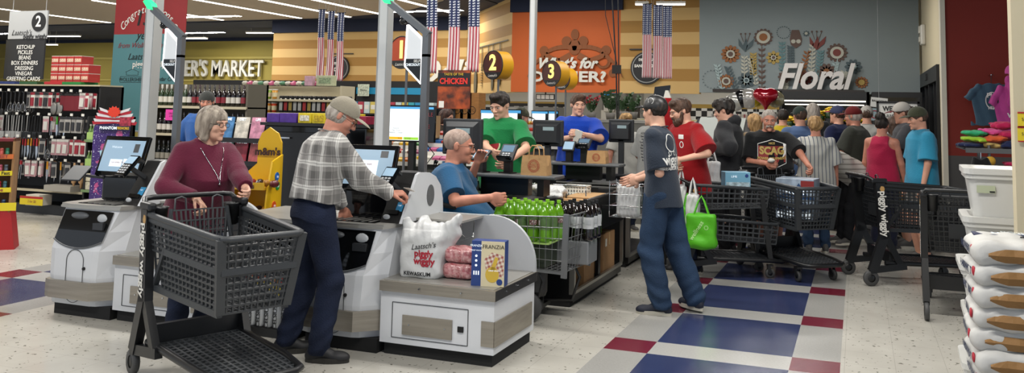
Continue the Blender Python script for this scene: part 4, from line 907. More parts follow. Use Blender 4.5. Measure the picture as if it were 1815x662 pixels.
paper_bag((-2.66, 8.85, 1.06), .22, .13, .135, 'brown paper bag with round red print beside the card terminal, second lane', 0, False)
# things in the bagging well
bn = thing('banana_bunch', 'yellow bananas in the bagging well of the nearest lane', 'bananas', (-2.93, 7.35, .80), -.4)
for i in range(4):
    m = MB(); a0 = -.4+i*.22; m.tube([(.11*math.sin(q)+.0, -.03*i+.02, .03+.16*(math.cos(q)-.6)*.5+.04) for q in np.linspace(-1, 1, 7)], [.006, .017, .02, .021, .02, .016, .006], 8); m.build('banana', mat('banana_yellow', '#c9b62a', .5), bn)
def crumple(name, lo_, hi_, m, label, cat, seed, h=.012, n=9, loc=(0, 0, 0), group=None, noise=.012):
    rd = random.Random(seed); v = Vox((lo_[0]-.05, lo_[1]-.05, lo_[2]-.02), (hi_[0]+.05, hi_[1]+.05, hi_[2]+.06), h); c = [(lo_[i]+hi_[i])/2 for i in range(3)]; r = [(hi_[i]-lo_[i])/2 for i in range(3)]
    v.ell(c, [q*.9 for q in r], 0)
    for _ in range(n): p = [rd.uniform(lo_[i]+r[i]*.35, hi_[i]-r[i]*.35) for i in range(3)]; v.ell(p, [rd.uniform(.3, .6)*r[0], rd.uniform(.3, .6)*r[1], rd.uniform(.3, .55)*r[2]], .01)
    v.disp(lambda X, Y, Z: noise*(np.sin(X*55+2*np.sin(Y*40+seed))*np.sin(Z*48+seed)+.7*np.abs(np.sin(Y*60+Z*30+2*np.sin(X*35)))-.4))
    v.plane((0, 0, lo_[2]), (0, 0, -1)); o = v.build(name, m); o.location = loc; return tag(o, label, cat, group)
PLW = mat('plastic_bag_white', '#c6c7c6', .45, bump=.35, bscale=14, coat=.2)
crumple('plastic_bag', (-.2, -.15, 0), (.2, .15, .14), PLW, 'crumpled white plastic bags beside the bananas in the bagging well', 'plastic bag', 3, loc=(-2.73, 7.5, .80))
t = thing('basket', 'small white slatted plastic basket in the bagging well', 'basket', (-2.60, 7.95, .80)); m = MB()
for z in (.0, .035, .07): m.span((-.12, -.08, z), (.12, -.075, z+.018)).span((-.12, .075, z), (.12, .08, z+.018)).span((-.12, -.08, z), (-.115, .08, z+.018)).span((.115, -.08, z), (.12, .08, z+.018))
for x in np.linspace(-.115, .115, 9): m.span((x-.005, -.08, 0), (x+.005, -.074, .088)).span((x-.005, .074, 0), (x+.005, .08, .088))
m.span((-.12, -.08, 0), (.12, .08, .005)); m.build('slatted_side', WP, t); MB().tube([(-.122, -.082, .09), (.122, -.082, .09), (.122, .082, .09), (-.122, .082, .09)], .006, 6, closed=True).build('rim', WP, t)
for i, (x, y, z, r) in enumerate(((-2.42, 7.55, .80, .1), (-2.44, 7.6, .808, -.1), (-2.42, 7.95, .80, .3), (-2.40, 7.9, .809, .05), (-2.43, 7.7, .818, .0))):
    o = MB().box((0, 0, .004), (.3, .42, .008), bev=.003).build('flat_paper_bag', KRAFT, loc=(x, y, z+.0), rz=r); tag(o, 'folded flat brown paper bag stacked in the well of the nearest lane', 'paper bag', 'flat paper bags in the bagging well')
m = MB()
for x in (-3.0, -2.4): m.tube([(x, 7.0, .86), (x, 7.0, .97), (x+.02, 7.0, .985), (x+.3, 7.0, .985)] if x < -2.6 else [(x, 7.05, .86), (x, 7.05, .9)], .006, 6)
m.tube([(-3.0, 7.3, .86), (-3.0, 7.3, .95), (-2.3, 7.3, .95), (-2.3, 7.3, .86)], .006, 6); tag(m.build('bag_rail', CHROME), 'thin wire bag rail over the bagging well of the nearest lane', 'wire rail')
# bag racks at the lane ends with bundles of plastic bags
def bag_rack(x, y, z, label, lab2, seed):
    t = thing('bag_rack', label, 'bag rack', (x, y, 0)); m = MB()
    m.tube([(-.16, -.1, z+.30), (-.16, -.1, z-.02), (.14, -.1, z-.02), (.14, -.1, z+.26)], .005, 6); m.tube([(-.16, .14, z+.30), (-.16, .14, z-.02), (.14, .14, z-.02), (.14, .14, z+.26)], .005, 6)
    for q in (-.02, .08, .18, .26): m.tube([(-.16, -.1, z+q), (.14, -.1, z+q)], .004, 6); m.tube([(-.16, .14, z+q), (.14, .14, z+q)], .004, 6); m.tube([(.14, -.1, z+q), (.14, .14, z+q)], .004, 6); m.tube([(-.16, -.1, z+q), (-.16, .14, z+q)], .004, 6)
    [m.tube([(-.16, q, z-.02), (.14, q, z-.02)], .004, 6) for q in (-.03, .02, .07)]; m.build('wire_frame', CHROME, t); [MB().bar((-.3, .02, z+q), (-.16, .02, z+q), .03, .03).build('bracket', BP, t) for q in (.05, .2)]
    v = Vox((-.17, -.1, z-.05), (.15, .15, z+.35), .008); v.boxr((-.01, .02, z+.12), (.10, .08, .15), .04, 0); v.disp(lambda X, Y, Z: .007*np.abs(np.sin(X*90+3*np.sin(Z*9+seed)))*1.4-.004)
    o = v.build('plastic_bag_bundle', PLW); o.location = (x, y, .0); tag(o, lab2, 'plastic bags')
bag_rack(-1.95, 7.5, .70, 'wire bag rack at the end of the nearest lane, behind the bagger in navy', 'bundle of white plastic bags hung on the nearest rack', 1)
bag_rack(-2.02, 9.2, .70, 'wire bag rack at the end of the second lane', 'bundle of white plastic bags before the bearded man in red', 5)
# attendant display behind the plaid man: screen facing us
t = thing('attendant_monitor', 'tall thin monitor with a white receipt page, behind the white pole', 'monitor', (-3.9, 6.95, 0), 0)
MB().box((0, 0, 1.475), (.50, .03, .34), bev=.006).build('casing', BG, t)
p_ = MB().span((-.235, -.017, 1.32), (.09, -.0155, 1.625)).build('page', mat('screen_page', '#e9f1f4', .2, emit=.75), t); MB().span((-.235, -.018, 1.61), (.235, -.016, 1.63)).build('page_header', SCB, t)
MB().span((-.23, -.019, 1.325), (-.08, -.0175, 1.35)).build('yellow_button', mat('btn_yellow', '#e0ac1f', .3, emit=.6), t); MB().span((-.07, -.019, 1.325), (.085, -.0175, 1.35)).build('green_button', mat('btn_green', '#8fc93a', .3, emit=.6), t)
text('Amount\nTax   Total\nBalance   Change', .02, (-.15, -.018, 1.41), EX, EZ, SEAM, t, align='CENTER'); text('$0.00       $119.00', .018, (-.06, -.02, 1.337), EX, EZ, INKR, t)
m = MB().box((0, .03, .66), (.06, .05, 1.32)).box((0, .03, .01), (.3, .3, .02)).box((0, .02, 1.4), (.1, .04, .1)); m.build('stand', BP, t)
for i, (x, z) in enumerate(((.15, 1.45), (.18, 1.56))): text('SALE', .05, (x, -.019, z), EX, EZ, INKR, t)
# back-facing narrow black case behind it (lane conveyor end) and phone
t = thing('conveyor_counter', 'grey metal conveyor end of the nearest lane behind the tall monitor', 'checkout counter', (-3.95, 7.35, 0)); MB().span((-.5, -.2, 0), (.5, .35, .9)).build('cabinet', mat('conveyor_grey', '#5d5f60', .4, .3), t); MB().span((-.5, -.2, .9), (.5, .35, .93)).build('belt', BP, t); MB().span((-.45, -.21, .1), (-.05, -.2, .8)).span((.03, -.21, .1), (.45, -.2, .8)).build('cover_plate', mat('conveyor_grey2', '#6d6f70', .4, .3), t)
t = thing('phone', 'black desk phone leaning on the lane behind the seated man', 'telephone', (-3.62, 7.12, .93), .5); MB().box((0, 0, .08), (.14, .05, .2), 0, rotm(-.3), bev=.01).build('base', BP, t); m = MB(); m.tube([(-.09, -.03, .2), (-.1, -.06, .17), (-.1, -.06, .04), (-.09, -.03, .01)], [.022, .014, .014, .022], 8); m.build('handset', BG, t)
m = MB(); m.tube([(-3.75, 6.96, 1.3), (-3.68, 7.0, 1.2), (-3.8, 7.0, 1.05), (-3.66, 7.05, .96)], .005, 6); tag(m.build('cable', BP), 'thin black cable hanging behind the tall monitor', 'cable')

# mobility scooter: only its tiller shows
t = thing('mobility_scooter', 'black mobility scooter carrying the seated man, only its handlebar in view', 'mobility scooter', (-3.05, 6.2, 0), -PI/2+.35)
m = MB().box((0, .25, .12), (.5, .95, .08), bev=.03).box((0, .55, .32), (.46, .4, .3), bev=.05); m.build('chassis', BP, t)
m = MB().box((0, .5, .5), (.46, .44, .08), bev=.03).box((0, .74, .68), (.42, .08, .3), bev=.03); m.build('seat', mat('vinyl_black', '#1b1b1c', .5), t)
m = MB(); m.tube([(0, -.25, .14), (0, -.3, .6), (0, -.18, .86)], .03, 8); m.tube([(-.22, -.06, .87), (-.14, -.16, .9), (0, -.2, .9), (.14, -.16, .9), (.22, -.06, .87)], .017, 8); m.box((0, -.2, .92), (.16, .1, .06), bev=.02); m.build('tiller', BP, t)
for x in (-.24, .24):
    wheel(t, (x, .6, .11), .11, .07, PI/2); wheel(t, (x*.9, -.2, .1), .10, .06, PI/2)
    MB().cyl((x, -.06, .87), (x*1.1, .03, .86), .019, 10).build('hand_grip', RUB, t)
# wire cart with bottles
t = thing('wire_cart', 'silver wire grocery basket of the scooter, loaded with soda bottles', 'wire cart', (-2.36, 6.33, 0)); m = MB(); wr = mat('wire_grey', '#8e9092', .3, .8)
B = [(-.34, -.20, .42), (.26, -.19, .40), (.30, .28, .40), (-.34, .28, .42)]; T = [(-.34, -.24, .80), (.28, -.22, .82), (.36, .33, .83), (-.34, .33, .80)]
for i in range(4):
    a, b, c, d = (Vector(B[i]), Vector(B[(i+1) % 4]), Vector(T[(i+1) % 4]), Vector(T[i])); n = 12 if i % 2 == 0 else 9
    for k in range(n+1): m.cyl(a.lerp(b, k/n), d.lerp(c, k/n), .0022, 5)
    for k in range(6): m.cyl(a.lerp(d, k/5), b.lerp(c, k/5), .003 if k < 5 else .006, 5)
for k in range(15): f = k/14; m.cyl(Vector(B[0]).lerp(Vector(B[1]), f), Vector(B[3]).lerp(Vector(B[2]), f), .0025, 5)
for k in range(9): f = k/8; m.cyl(Vector(B[0]).lerp(Vector(B[3]), f), Vector(B[1]).lerp(Vector(B[2]), f), .0022, 5)
m.build('wire_basket', wr, t)
PG_ = mat('post_grey', '#8b8d8f', .35, .6); MB().bar((.262, -.195, .36), (.285, -.225, .84), .045, .02, up=EY).bar((-.34, -.2, .415), (.26, -.195, .395), .03, .02).build('corner_post', PG_, t); MB().bar((.305, .285, .38), (.365, .335, .84), .03, .015, up=EY).build('corner_post', PG_, t)
m = MB(); m.tube([(-.3, -.1, .40), (.02, -.1, .38), (.06, -.1, .3), (.0, -.1, .1), (-.25, -.1, .08)], .014, 8); m.tube([(-.3, .2, .40), (.22, .2, .38), (.26, .2, .3), (.2, .2, .12), (-.25, .2, .08)], .014, 8); m.span((-.4, -.15, .06), (.0, .25, .09)); m.build('support_frame', BP, t)
wheel(t, (-.1, -.12, .06), .06, .035); wheel(t, (-.1, .22, .06), .06, .035)
def bottle_mats(kind):
    if kind == 'green': return mat('soda_green', '#6fae1c', .12, trans=.35, coat=.3), mat('cap_green', '#86c42a', .4), mat('label_green', '#4f6b3a', .4)
    return mat('soda_dark', '#120c0b', .1, coat=.4), mat('cap_black', '#1a1a1b', .4), mat('label_silver', '#b5b7b8', .35)
def bottle(kind, label, group, h=.30, r=.046):
    lq, cp, lb = bottle_mats(kind); t = thing('soda_bottle', label, 'soda bottle', (0, 0, 0), 0, group)
    pr = [(0, .004), (r*.75, 0), (r*.95, .012), (r, .04), (r*.97, h*.28), (r*.92, h*.36), (r*.98, h*.44), (r, h*.6), (r*.85, h*.72), (r*.5, h*.85), (r*.32, h*.9), (r*.3, h*.94)]
    MB().lathe(pr, n=16).build('bottle', lq, t); MB().lathe([(0, h*.93), (r*.36, h*.93), (r*.36, h), (0, h)], n=12, smooth=False).build('cap', cp, t)
    o = MB().lathe([(r*1.01, h*.32), (r*.95, h*.36), (r*1.01, h*.44), (r*1.02, h*.58), (r*.98, h*.62)], n=16).build('label', lb, t)
    b = MB(); b.lathe([(r*1.03, h*.40), (r*1.035, h*.44), (r*1.035, h*.54), (r*1.02, h*.57)], n=16); b.v = [v for v in b.v]; 
    k = MB(); n = 6
    for i in range(n): a0 = -PI/2-.55+i*1.1/n; a1 = a0+1.1/n; k.add([(r*1.04*math.cos(a0), r*1.04*math.sin(a0), h*.43), (r*1.04*math.cos(a1), r*1.04*math.sin(a1), h*.43), (r*1.04*math.cos(a1), r*1.04*math.sin(a1), h*.55), (r*1.04*math.cos(a0), r*1.04*math.sin(a0), h*.55)], [(0, 1, 2, 3)])
    k.build('label_badge', mat('badge_pale' if kind == 'green' else 'badge_white', '#d6d8cf' if kind == 'green' else '#a8abad', .4), o)
    if kind == 'green': text('MTN', .028, (0, -r*1.06, h*.52), EX, EZ, mat('ink_dark_red', '#5c1418'), o, bold=.001); text('DEW', .026, (0, -r*1.06, h*.455), EX, EZ, mat('ink_dark_red', '#5c1418'), o, bold=.001)
    return t
gb = bottle('green', 'bright green soda bottle with green cap in the wire basket', 'green soda bottles in the wire basket'); db = bottle('dark', 'dark cola bottle with silver label in the wire basket', 'dark soda bottles in the wire basket')
cz = .615; tr_ = MB().span((-2.69, 6.12, .60), (-2.22, 6.50, .612)); tag(tr_.build('case_tray', mat('shrink_wrap', '#9fc06a', .3)), 'shrink wrapped tray under the green bottles', 'tray')
MB_ = MB(); sup = MB().span((-2.66, 6.16, .415), (-2.26, 6.46, .60), bev=.01); tag(sup.build('soda_case', mat('case_dark', '#2b3326', .4)), 'case of soda under the green bottles in the wire basket', 'soda case')
first = True
for j in range(3):
    for i in range(5):
        if j == 0 and i == 0: o = gb; o.location = (-2.65, 6.16, cz)
        else: o = dup(gb, (-2.65+i*.095+(.02*j), 6.16+j*.105, cz), random.uniform(-1.2, 1.2))
for j in range(3):
    for i in range(4):
        p = (-2.30+i*.095-(.0), 6.40+j*.105-.05*(i == 0)+.07, .60-.0)
        if i == 0 and j == 0: o = db; o.location = p
        else: o = dup(db, p, random.uniform(-1, 1))
tag(MB().span((-2.35, 6.43, .415), (-2.0, 6.6+.08, .597), bev=.01).build('soda_case', mat('case_silver', '#77797b', .35)), 'case of soda under the dark bottles in the wire basket', 'soda case')
# ---------------------------------------------------------------- signs, flags, murals
SW = mat('sign_white', '#dcdad2', .5); SK = mat('sign_black', '#151414', .5); SG = mat('sign_grey', '#9c9d9c', .5)
# FARMER'S MARKET
p0 = AY(300, 127, 29.85); p1 = AY(466, 123, 29.85)
text("FARMER'S MARKET", 1.0, (p1.x+.05, 29.84, 3.16), EX, EZ, mat('letter_white', '#c9c7bd', .5), name='wall_lettering', extrude=.05, bold=.014, wx=.74, align='RIGHT')
tag(bpy.data.objects['wall_lettering'], 'large white market lettering on the olive wall', 'lettering')
# orange wall: flourish and words
fl = MB(); o_ = (-6.65, 19.985, 2.92)
def disc(m, x, z, r, n=18, y=0, mi=0, sx=1): m.prism([(x+r*sx*math.cos(2*PI*i/n), z+r*math.sin(2*PI*i/n)) for i in range(n)], (o_[0], o_[1]-y, o_[2]), EX, EZ, .01, mi)
def ribbon(m, pts, ws, base, y=0, mi=0):
    for (a, b), w0, w1 in zip(zip(pts, pts[1:]), ws, ws[1:]):
        d = Vector((b[0]-a[0], b[1]-a[1])); d.normalize(); n_ = (-d.y, d.x)
        m.prism([(a[0]-n_[0]*w0, a[1]-n_[1]*w0), (b[0]-n_[0]*w1, b[1]-n_[1]*w1), (b[0]+n_[0]*w1, b[1]+n_[1]*w1), (a[0]+n_[0]*w0, a[1]+n_[1]*w0)], (base[0], base[1]-y, base[2]), EX, EZ, .01, mi)
disc(fl, 0, .62, .14, sx=.75); disc(fl, -.22, .45, .13); disc(fl, .22, .45, .13); disc(fl, 0, .3, .2, sx=.8)
for s_ in (-1, 1):
    sp = [(s_*(.25+.62*math.sin(a)*.6+a*.16), .05+.26*math.cos(a)) for a in np.linspace(-.6, 5.2, 24)]; ribbon(fl, sp, list(np.linspace(.06, .02, 24)), o_, .012)
    ribbon(fl, [(s_*x, z) for x, z in ((.1, .1), (.4, -.05), (.8, .1), (1.1, -.15), (1.25, -.45))], [.08, .07, .05, .03, .01], o_, .024); disc(fl, s_*.82, .22, .12); disc(fl, s_*1.0, -.35, .1)
tag(fl.build('wall_flourish', mat('flourish_brown', '#7d451d', .7)), 'brown scroll ornament painted on the orange wall', 'wall decoration')
t = thing('wall_slogan', 'white slogan lettering on the orange wall', 'lettering', (0, 0, 0)); pd = AY(1008, 135, 19.9); pw = AY(1003, 112, 19.9)
text("What's for", .36, tuple(AY(1003, 113, 19.92)), EX, EZ, mat('letter_white', '#c9c7bd', .5), t, shear=.35, bold=.014, extrude=.01); text("DINNER?", .36, tuple(AY(1006, 137, 19.92)), EX, EZ, mat('letter_white', '#c9c7bd', .5), t, bold=.012, extrude=.01, wx=1.4)
# deli side lettering and kitchen tools on the slanted wall
u = Vector((3.23, -4.0, 0)).normalized(); nrm_ = Vector((-4.0, -3.23, 0)).normalized()
def slant(f, z, off=.03): return Vector((-11.6, 24, z))+Vector((3.23, -4, 0))*f+nrm_*off
t = thing('wall_lettering', 'white deli lettering behind the flags', 'lettering', (0, 0, 0)); text('Deli', 1.05, tuple(Vector((-12.45, 23.93, 2.75))), EX, EZ, mat('letter_white', '#c9c7bd', .5), t, shear=.3, bold=.03, extrude=.02)
dk = mat('tool_grey', '#55503f', .6)
t = thing('wall_tools', 'painted grey kitchen tools hanging from a rail on the striped wall', 'wall decoration', (0, 0, 0)); m = MB()
for f, L, kind in ((.28, 1.15, 'oval'), (.42, 1.15, 'grater'), (.56, .7, 'bar'), (.66, 1.2, 'spoon'), (.80, 1.1, 'spoon')):
    c = slant(f, 3.42); m.bar(c, c-EZ*L*.6, .05, .01, up=nrm_); e = c-EZ*L
    if kind in ('oval', 'spoon'): r = .17 if kind == 'oval' else .11; m.prism([(r*math.cos(a), .3*math.sin(a)*(1.3 if kind == 'oval' else .8)) for a in np.linspace(0, 2*PI, 18, endpoint=False)], e+EZ*.15, u, EZ, .012)
    elif kind == 'grater': [m.bar(e+EZ*(.04+.075*q)-u*.08, e+EZ*(.04+.075*q)+u*.08, .012, .03, up=nrm_) for q in range(9)]
    else: m.prism([(-.06, 0), (.06, 0), (.05, .35), (-.05, .35)], e, u, EZ, .012)
m.bar(slant(.2, 3.44), slant(.95, 3.44), .02, .03); m.build('tool_shapes', dk, t)
# round sandwich signs
def round_sign(p, r, label, words, y=.05):
    t = thing('round_sign', label, 'sign', tuple(p)); m = MB(); m.cyl((0, 0, 0), (0, -.06, 0), r, 32); m.build('disc', SK, t); MB().tube([(r*.88*math.cos(a), -.062, r*.88*math.sin(a)) for a in np.linspace(0, 2*PI, 32, endpoint=False)], .012, 5, closed=True).build('ring', SG, t)
    for i, (w_, sz, z) in enumerate(words): text(w_, sz, (0, -.066, z), EX, EZ, SW, t, bold=.004)
    k = MB(); k.bar((-r*1.1, -.02, r*1.15), (r*1.3, -.02, r*1.15), .03, .03, up=EY); k.bar((0, 0, r), (0, 0, r*1.15), .02, .02, up=EY); k.build('bracket', SK, t); return t
round_sign(AY(1147, 121, 19.99), .40, 'round black sandwich sign behind the far right flags', (('DELICIOUS', .08, .2), ('SANDWICHES', .095, .05), ('DELI', .1, -.14)))
round_sign(AY(601, 121, 23.99), .42, 'round black sign behind the far left flags', (('FRESH', .12, .15), ('DELI', .16, -.05)))
# flags
def flag_mat(nm, z0, z1, w, n_star_h):
    m, nt, b = node_mat(nm, .7); n = NT(nt); X, Y, Z, P = n.coord()
    st = n.m('GREATER_THAN', n.m('FLOORED_MODULO', n.m('ADD', n.m('DIVIDE', X, w/13*2), .25), 1), .5); col = n.mix(st, '#cfc8c6', '#9c1b33')
    zc = z1-n_star_h; canton = n.m('GREATER_THAN', Z, zc); s = w/5
    fx = n.m('SUBTRACT', n.m('FLOORED_MODULO', n.m('DIVIDE', X, s), 1), .5); fz = n.m('SUBTRACT', n.m('FLOORED_MODULO', n.m('DIVIDE', Z, s), 1), .5)
    star = n.m('LESS_THAN', n.m('ADD', n.m('MULTIPLY', fx, fx), n.m('MULTIPLY', fz, fz)), .07); cc = n.mix(star, '#17244c', '#d9dade'); nt.links.new(n.mix(canton, col, cc), b.inputs['Base Color']); return m
def flag(px, py0, py1, Y, w, label, cant, nm, z1=None, skew=0, rz=0):
    a = AY(px, py0, Y); b = AY(px, py1, Y); H = (z1 or a.z)-b.z; t = thing('flag_banner', label, 'flag', (b.x, Y, b.z), rz)
    nx, nz = 14, 30; vs = []; fs = []
    for j in range(nz+1):
        for i in range(nx+1): x = (i/nx-.5)*w; z = j/nz*H; vs.append((x+skew*z, .018*math.sin(i*1.1+z*2)+.01*math.sin(z*5), z-(.012 if (j == 0 and i % 2) else 0)))
    for j in range(nz):
        for i in range(nx): q = j*(nx+1)+i; fs.append((q, q+1, q+nx+2, q+nx+1))
    m = MB().add(vs, fs, smooth=True); o = m.build('cloth', flag_mat(nm, 0, H, w, cant), t); md = o.modifiers.new('s', 'SOLIDIFY'); md.thickness = .003
    MB().cyl((-w/2-.01+skew*H, 0, H), (w/2+.01+skew*H, 0, H), .008, 8).build('rod', SK, t)
    k = MB(); k.cyl((-w/2+skew*H, 0, H), (0+skew*H, 0, min(H+.5, CEIL-b.z)), .002, 4); k.cyl((w/2+skew*H, 0, H), (0+skew*H, 0, min(H+.5, CEIL-b.z)), .002, 4); k.cyl((skew*H, 0, min(H+.5, CEIL-b.z-.02)), (skew*H, 0, CEIL-b.z), .002, 4); k.build('cord', SG, t)
for i, (px, lab) in enumerate(((762, 'left'), (802, 'middle'), (837, 'right'))): flag(px, 0, 129-i, 8.2, .145, f'{lab} one of the three near stars and stripes banners', .74, f'flag_near_{i}', 3.25)
for i, (px, lab) in enumerate(((566, 'left'), (583, 'middle'), (600, 'right'))): flag(px, 17+i*3, 139+i*2, 12.5, .155, f'{lab} one of the three far banners on the left, over the deli wall', .5, f'flag_left_{i}')
for i, (px, lab) in enumerate(((1146, 'left'), (1165, 'middle'), (1182, 'right'))): flag(px, 7+i*2, 137+i, 14, .165, f'{lab} one of the three far banners on the right, near the grey wall', .53, f'flag_right_{i}', skew=0)
# lane number drums
def lane_sign(px, py, Y, num, label, r, face, edge, glow=True, rz=.6, z0=.9):
    c = AY(px, py, Y); t = thing('lane_sign', label, 'lane sign', (c.x, Y, 0), rz); z = c.z; m = MB(); d = r*1.05
    m.cyl((0, -d/2, z), (0, d/2, z), r, 36); m.build('drum', edge, t); fc = MB().cyl((0, -d/2-.006, z), (0, -d/2, z), r, 36).build('face', face, t)
    n = 36; ring = MB(); ring.tube([(r*math.cos(2*PI*i/n), -d/2-.004, z+r*math.sin(2*PI*i/n)) for i in range(n)], .006, 6, closed=True); ring.build('rim', SK, t)
    seg = [(r*.97*math.cos(a), r*.97*math.sin(a)) for a in np.linspace(PI+.55, 2*PI-.55, 16)]; MB().prism(seg, (0, -d/2-.0075, z), EX, EZ, .001).build('name_band', SK, fc)
    text(num, r*1.5, (0, -d/2-.007, z+r*.12), EX, EZ, mat('number_glow', '#f3e27a', .4, emit=.8), t, bold=.008); text("Laatsch's", r*.26, (0, -d/2-.01, z-r*.75), EX, EZ, SW, fc, shear=.4)
    MB().cyl((0, 0, z0), (0, 0, z-r+.01), .012, 10).build('pole', mat('pole_grey', '#6d7073', .35, .5), t); MB().cyl((0, 0, z0), (0, 0, z0+.015), .06, 14).build('base', mat('pole_grey', '#6d7073', .35, .5), t)
    return t
MRN = mat('drum_maroon', '#4a1c12', .5); GLD = mat('drum_gold', '#d99e14', .45); ORN = mat('drum_orange', '#a83e18', .5)
lane_sign(722, 94, 6.95, '1', 'round orange lane sign with a glowing 1, behind the right light sign', .15, ORN, mat('drum_amber', '#a8741c', .45), z0=.93, rz=-.2)
lane_sign(884, 116, 8.45, '2', 'round maroon and gold lane sign with a glowing two, left over the cashier in green', .155, MRN, GLD, z0=.0, rz=-.42)
lane_sign(986, 131, 10.3, '3', 'round maroon and gold lane sign with a glowing three, over the cashier in blue', .165, MRN, GLD, z0=.0, rz=-.42)
lane_sign(1003, 140, 12.0, '4', 'round gold lane sign half hidden behind the one reading three', .165, MRN, GLD, z0=.0, rz=-.42)
for k_, (px, py, Y) in enumerate(((897, 100, 16), (1046, 60, 16))): pass
m = MB(); p = AY(1095, 200, 11.5); m.tube([(p.x, 11.5, 1.2), (p.x-.03, 11.5, 2.2), (p.x-.1, 11.5, 3.2), (p.x-.14, 11.5, CEIL)], .012, 6); m.tube([(p.x+.02, 11.5, 1.2), (p.x+.0, 11.5, 2.6), (p.x-.05, 11.5, CEIL)], .01, 6); m.tube([(p.x-.02, 11.5, 2.3), (p.x-.2, 11.5, 3.0), (p.x-.22, 11.5, CEIL)], .006, 6); m.box((p.x-.02, 11.48, 2.22), (.12, .06, .12)); tag(m.build('hanging_cable', BP), 'black power cables hanging from the ceiling to the second lane', 'cable')
# Floral shelf, letters, mural
t = thing('sign_shelf', 'long dark shelf on the grey wall carrying the floral letters', 'shelf', (-1.5, 19.86, 2.13)); MB().span((-1.66, -.14, 0), (1.66, .13, .07)).build('board', mat('dark_wood', '#2b2522', .5), t)
L3 = text('Floral', .8, (-.93, 19.76, 2.47), EX, EZ, mat('letter_front', '#d3cfcb', .5), name='floral_letters', shear=.32, bold=.02, extrude=.05, wx=.86); tag(L3, 'large white cursive floral letters standing on the dark shelf', 'lettering')
Mm = [mat('mural_'+n_, c_, .75) for n_, c_ in (('rust', '#8c5a34'), ('brown', '#5d4a42'), ('slate', '#4c5a5e'), ('cream', '#b3b2a4'), ('gold', '#a88f4e'), ('wine', '#743a34'), ('pale', '#9fb0b0'), ('teal', '#5f7f82'))]
m = MB(); o_ = (-1.5, 19.985, 2.2)
def petals(x, z, r, n, pr, mi, ce, cr, mi2=None):
    for i in range(n):
        a = 2*PI*i/n; cx, cz = x+r*math.cos(a), z+r*math.sin(a)
        m.prism([(cx+pr*(math.cos(b)*1.3*math.cos(a)-math.sin(b)*.75*math.sin(a)), cz+pr*(math.cos(b)*1.3*math.sin(a)+math.sin(b)*.75*math.cos(a))) for b in np.linspace(0, 2*PI, 10, endpoint=False)], (o_[0], o_[1]-.002, o_[2]), EX, EZ, .006, mi)
    disc(m, x, z, cr, 20, .01, ce)
    if mi2 is not None: disc(m, x, z, cr*.6, 16, .014, mi2)
def stem(x, z0, z1, mi, lean=0, n=8, s_=.07):
    ribbon(m, [(x, z0), (x+lean, z1)], [.008, .008], o_, 0, mi)
    for i in range(n):
        f = i/n; cx, cz = x+lean*f, z0+(z1-z0)*f
        for q in (-1, 1):
            a = PI/2-q*.75; L = s_*1.6; m.prism([(cx, cz), (cx+L*.5*math.cos(a)-.025*math.sin(a), cz+L*.5*math.sin(a)+.025*math.cos(a)), (cx+L*math.cos(a), cz+L*math.sin(a)), (cx+L*.5*math.cos(a)+.025*math.sin(a), cz+L*.5*math.sin(a)-.025*math.cos(a))][::-1 if q > 0 else 1], (o_[0], o_[1]-.001, o_[2]), EX, EZ, .005, mi)
for a_ in ((-1.25, 0, .55, 6, -.12), (-.98, 0, .5, 2, -.18), (-.8, .1, .75, 3, 0), (-.45, 0, .95, 1, .0), (-.58, .1, .7, 3, -.12), (-.05, .4, 1.05, 7, 0), (.12, .5, .95, 2, 0), (.3, .2, .85, 0, .16), (.5, .3, 1.0, 3, .05), (.65, .3, .85, 7, .05), (.9, .2, .7, 6, .12), (-.62, .3, .8, 4, .0), (.0, 0, .4, 3, 0), (1.05, 0, .4, 3, .1)): stem(*a_[:4], lean=a_[4])
petals(-1.08, .78, .13, 12, .055, 0, 3, .09, 1); petals(-.42, 1.15, .13, 14, .05, 1, 3, .14, 0); petals(-1.17, .18, .10, 12, .045, 0, 3, .09, 1); petals(-.76, .2, .1, 9, .065, 2, 6, .06, 2)
petals(-.22, .7, .08, 8, .055, 4, 3, .055, 1); petals(1.0, .8, .14, 14, .05, 1, 3, .13, 5); petals(1.3, .5, .1, 10, .05, 2, 6, .06); petals(.42, 1.22, .04, 8, .02, 2, 3, .03); petals(1.45, .17, .08, 12, .035, 0, 4, .06); petals(.8, .4, .1, 10, .06, 1, 0, .06); petals(.38, .25, .09, 10, .05, 5, 3, .06); petals(.0, .28, .08, 10, .045, 1, 3, .05)
for x, z, mi in ((-.78, .95, 2), (.62, .98, 5)):
    for q in (-1, 0, 1): m.prism([(x, z-.12), (x+q*.1+.05, z+.02), (x+q*.16+.02, z+.18), (x+q*.08-.05, z+.02)], (o_[0], o_[1]-.004, o_[2]), EX, EZ, .006, mi)
    for q in (-.09, 0, .09): ribbon(m, [(x+q*.4, z+.1), (x+q, z+.26)], [.005, .005], o_, .0, 1); disc(m, x+q, z+.28, .02, 8, .0, 1)
m.prism([(.22-.1, .98), (.22, .9), (.32, .98), (.34, 1.1), (.28, 1.3), (.14, 1.3), (.1, 1.1)], (o_[0], o_[1]-.004, o_[2]), EX, EZ, .006, 1); disc(m, .17, 1.05, .045, 12, .01, 3); disc(m, .27, 1.05, .045, 12, .01, 3)
for cx, cz, r in ((-1.45, .22, .2), (-.02, 1.25, .13)):
    for i in range(18): disc(m, cx+r*math.cos(i*.35), cz+r*math.sin(i*.35), .012, 6, 0, 2)
mu = tag(m.build('floral_mural', Mm), 'half round mural of folk style flowers and stems on the grey wall', 'mural'); mu.scale = (1.14, 1, 1.06); mu.location = (1.5*.14-.05, 0, -2.2*.06)

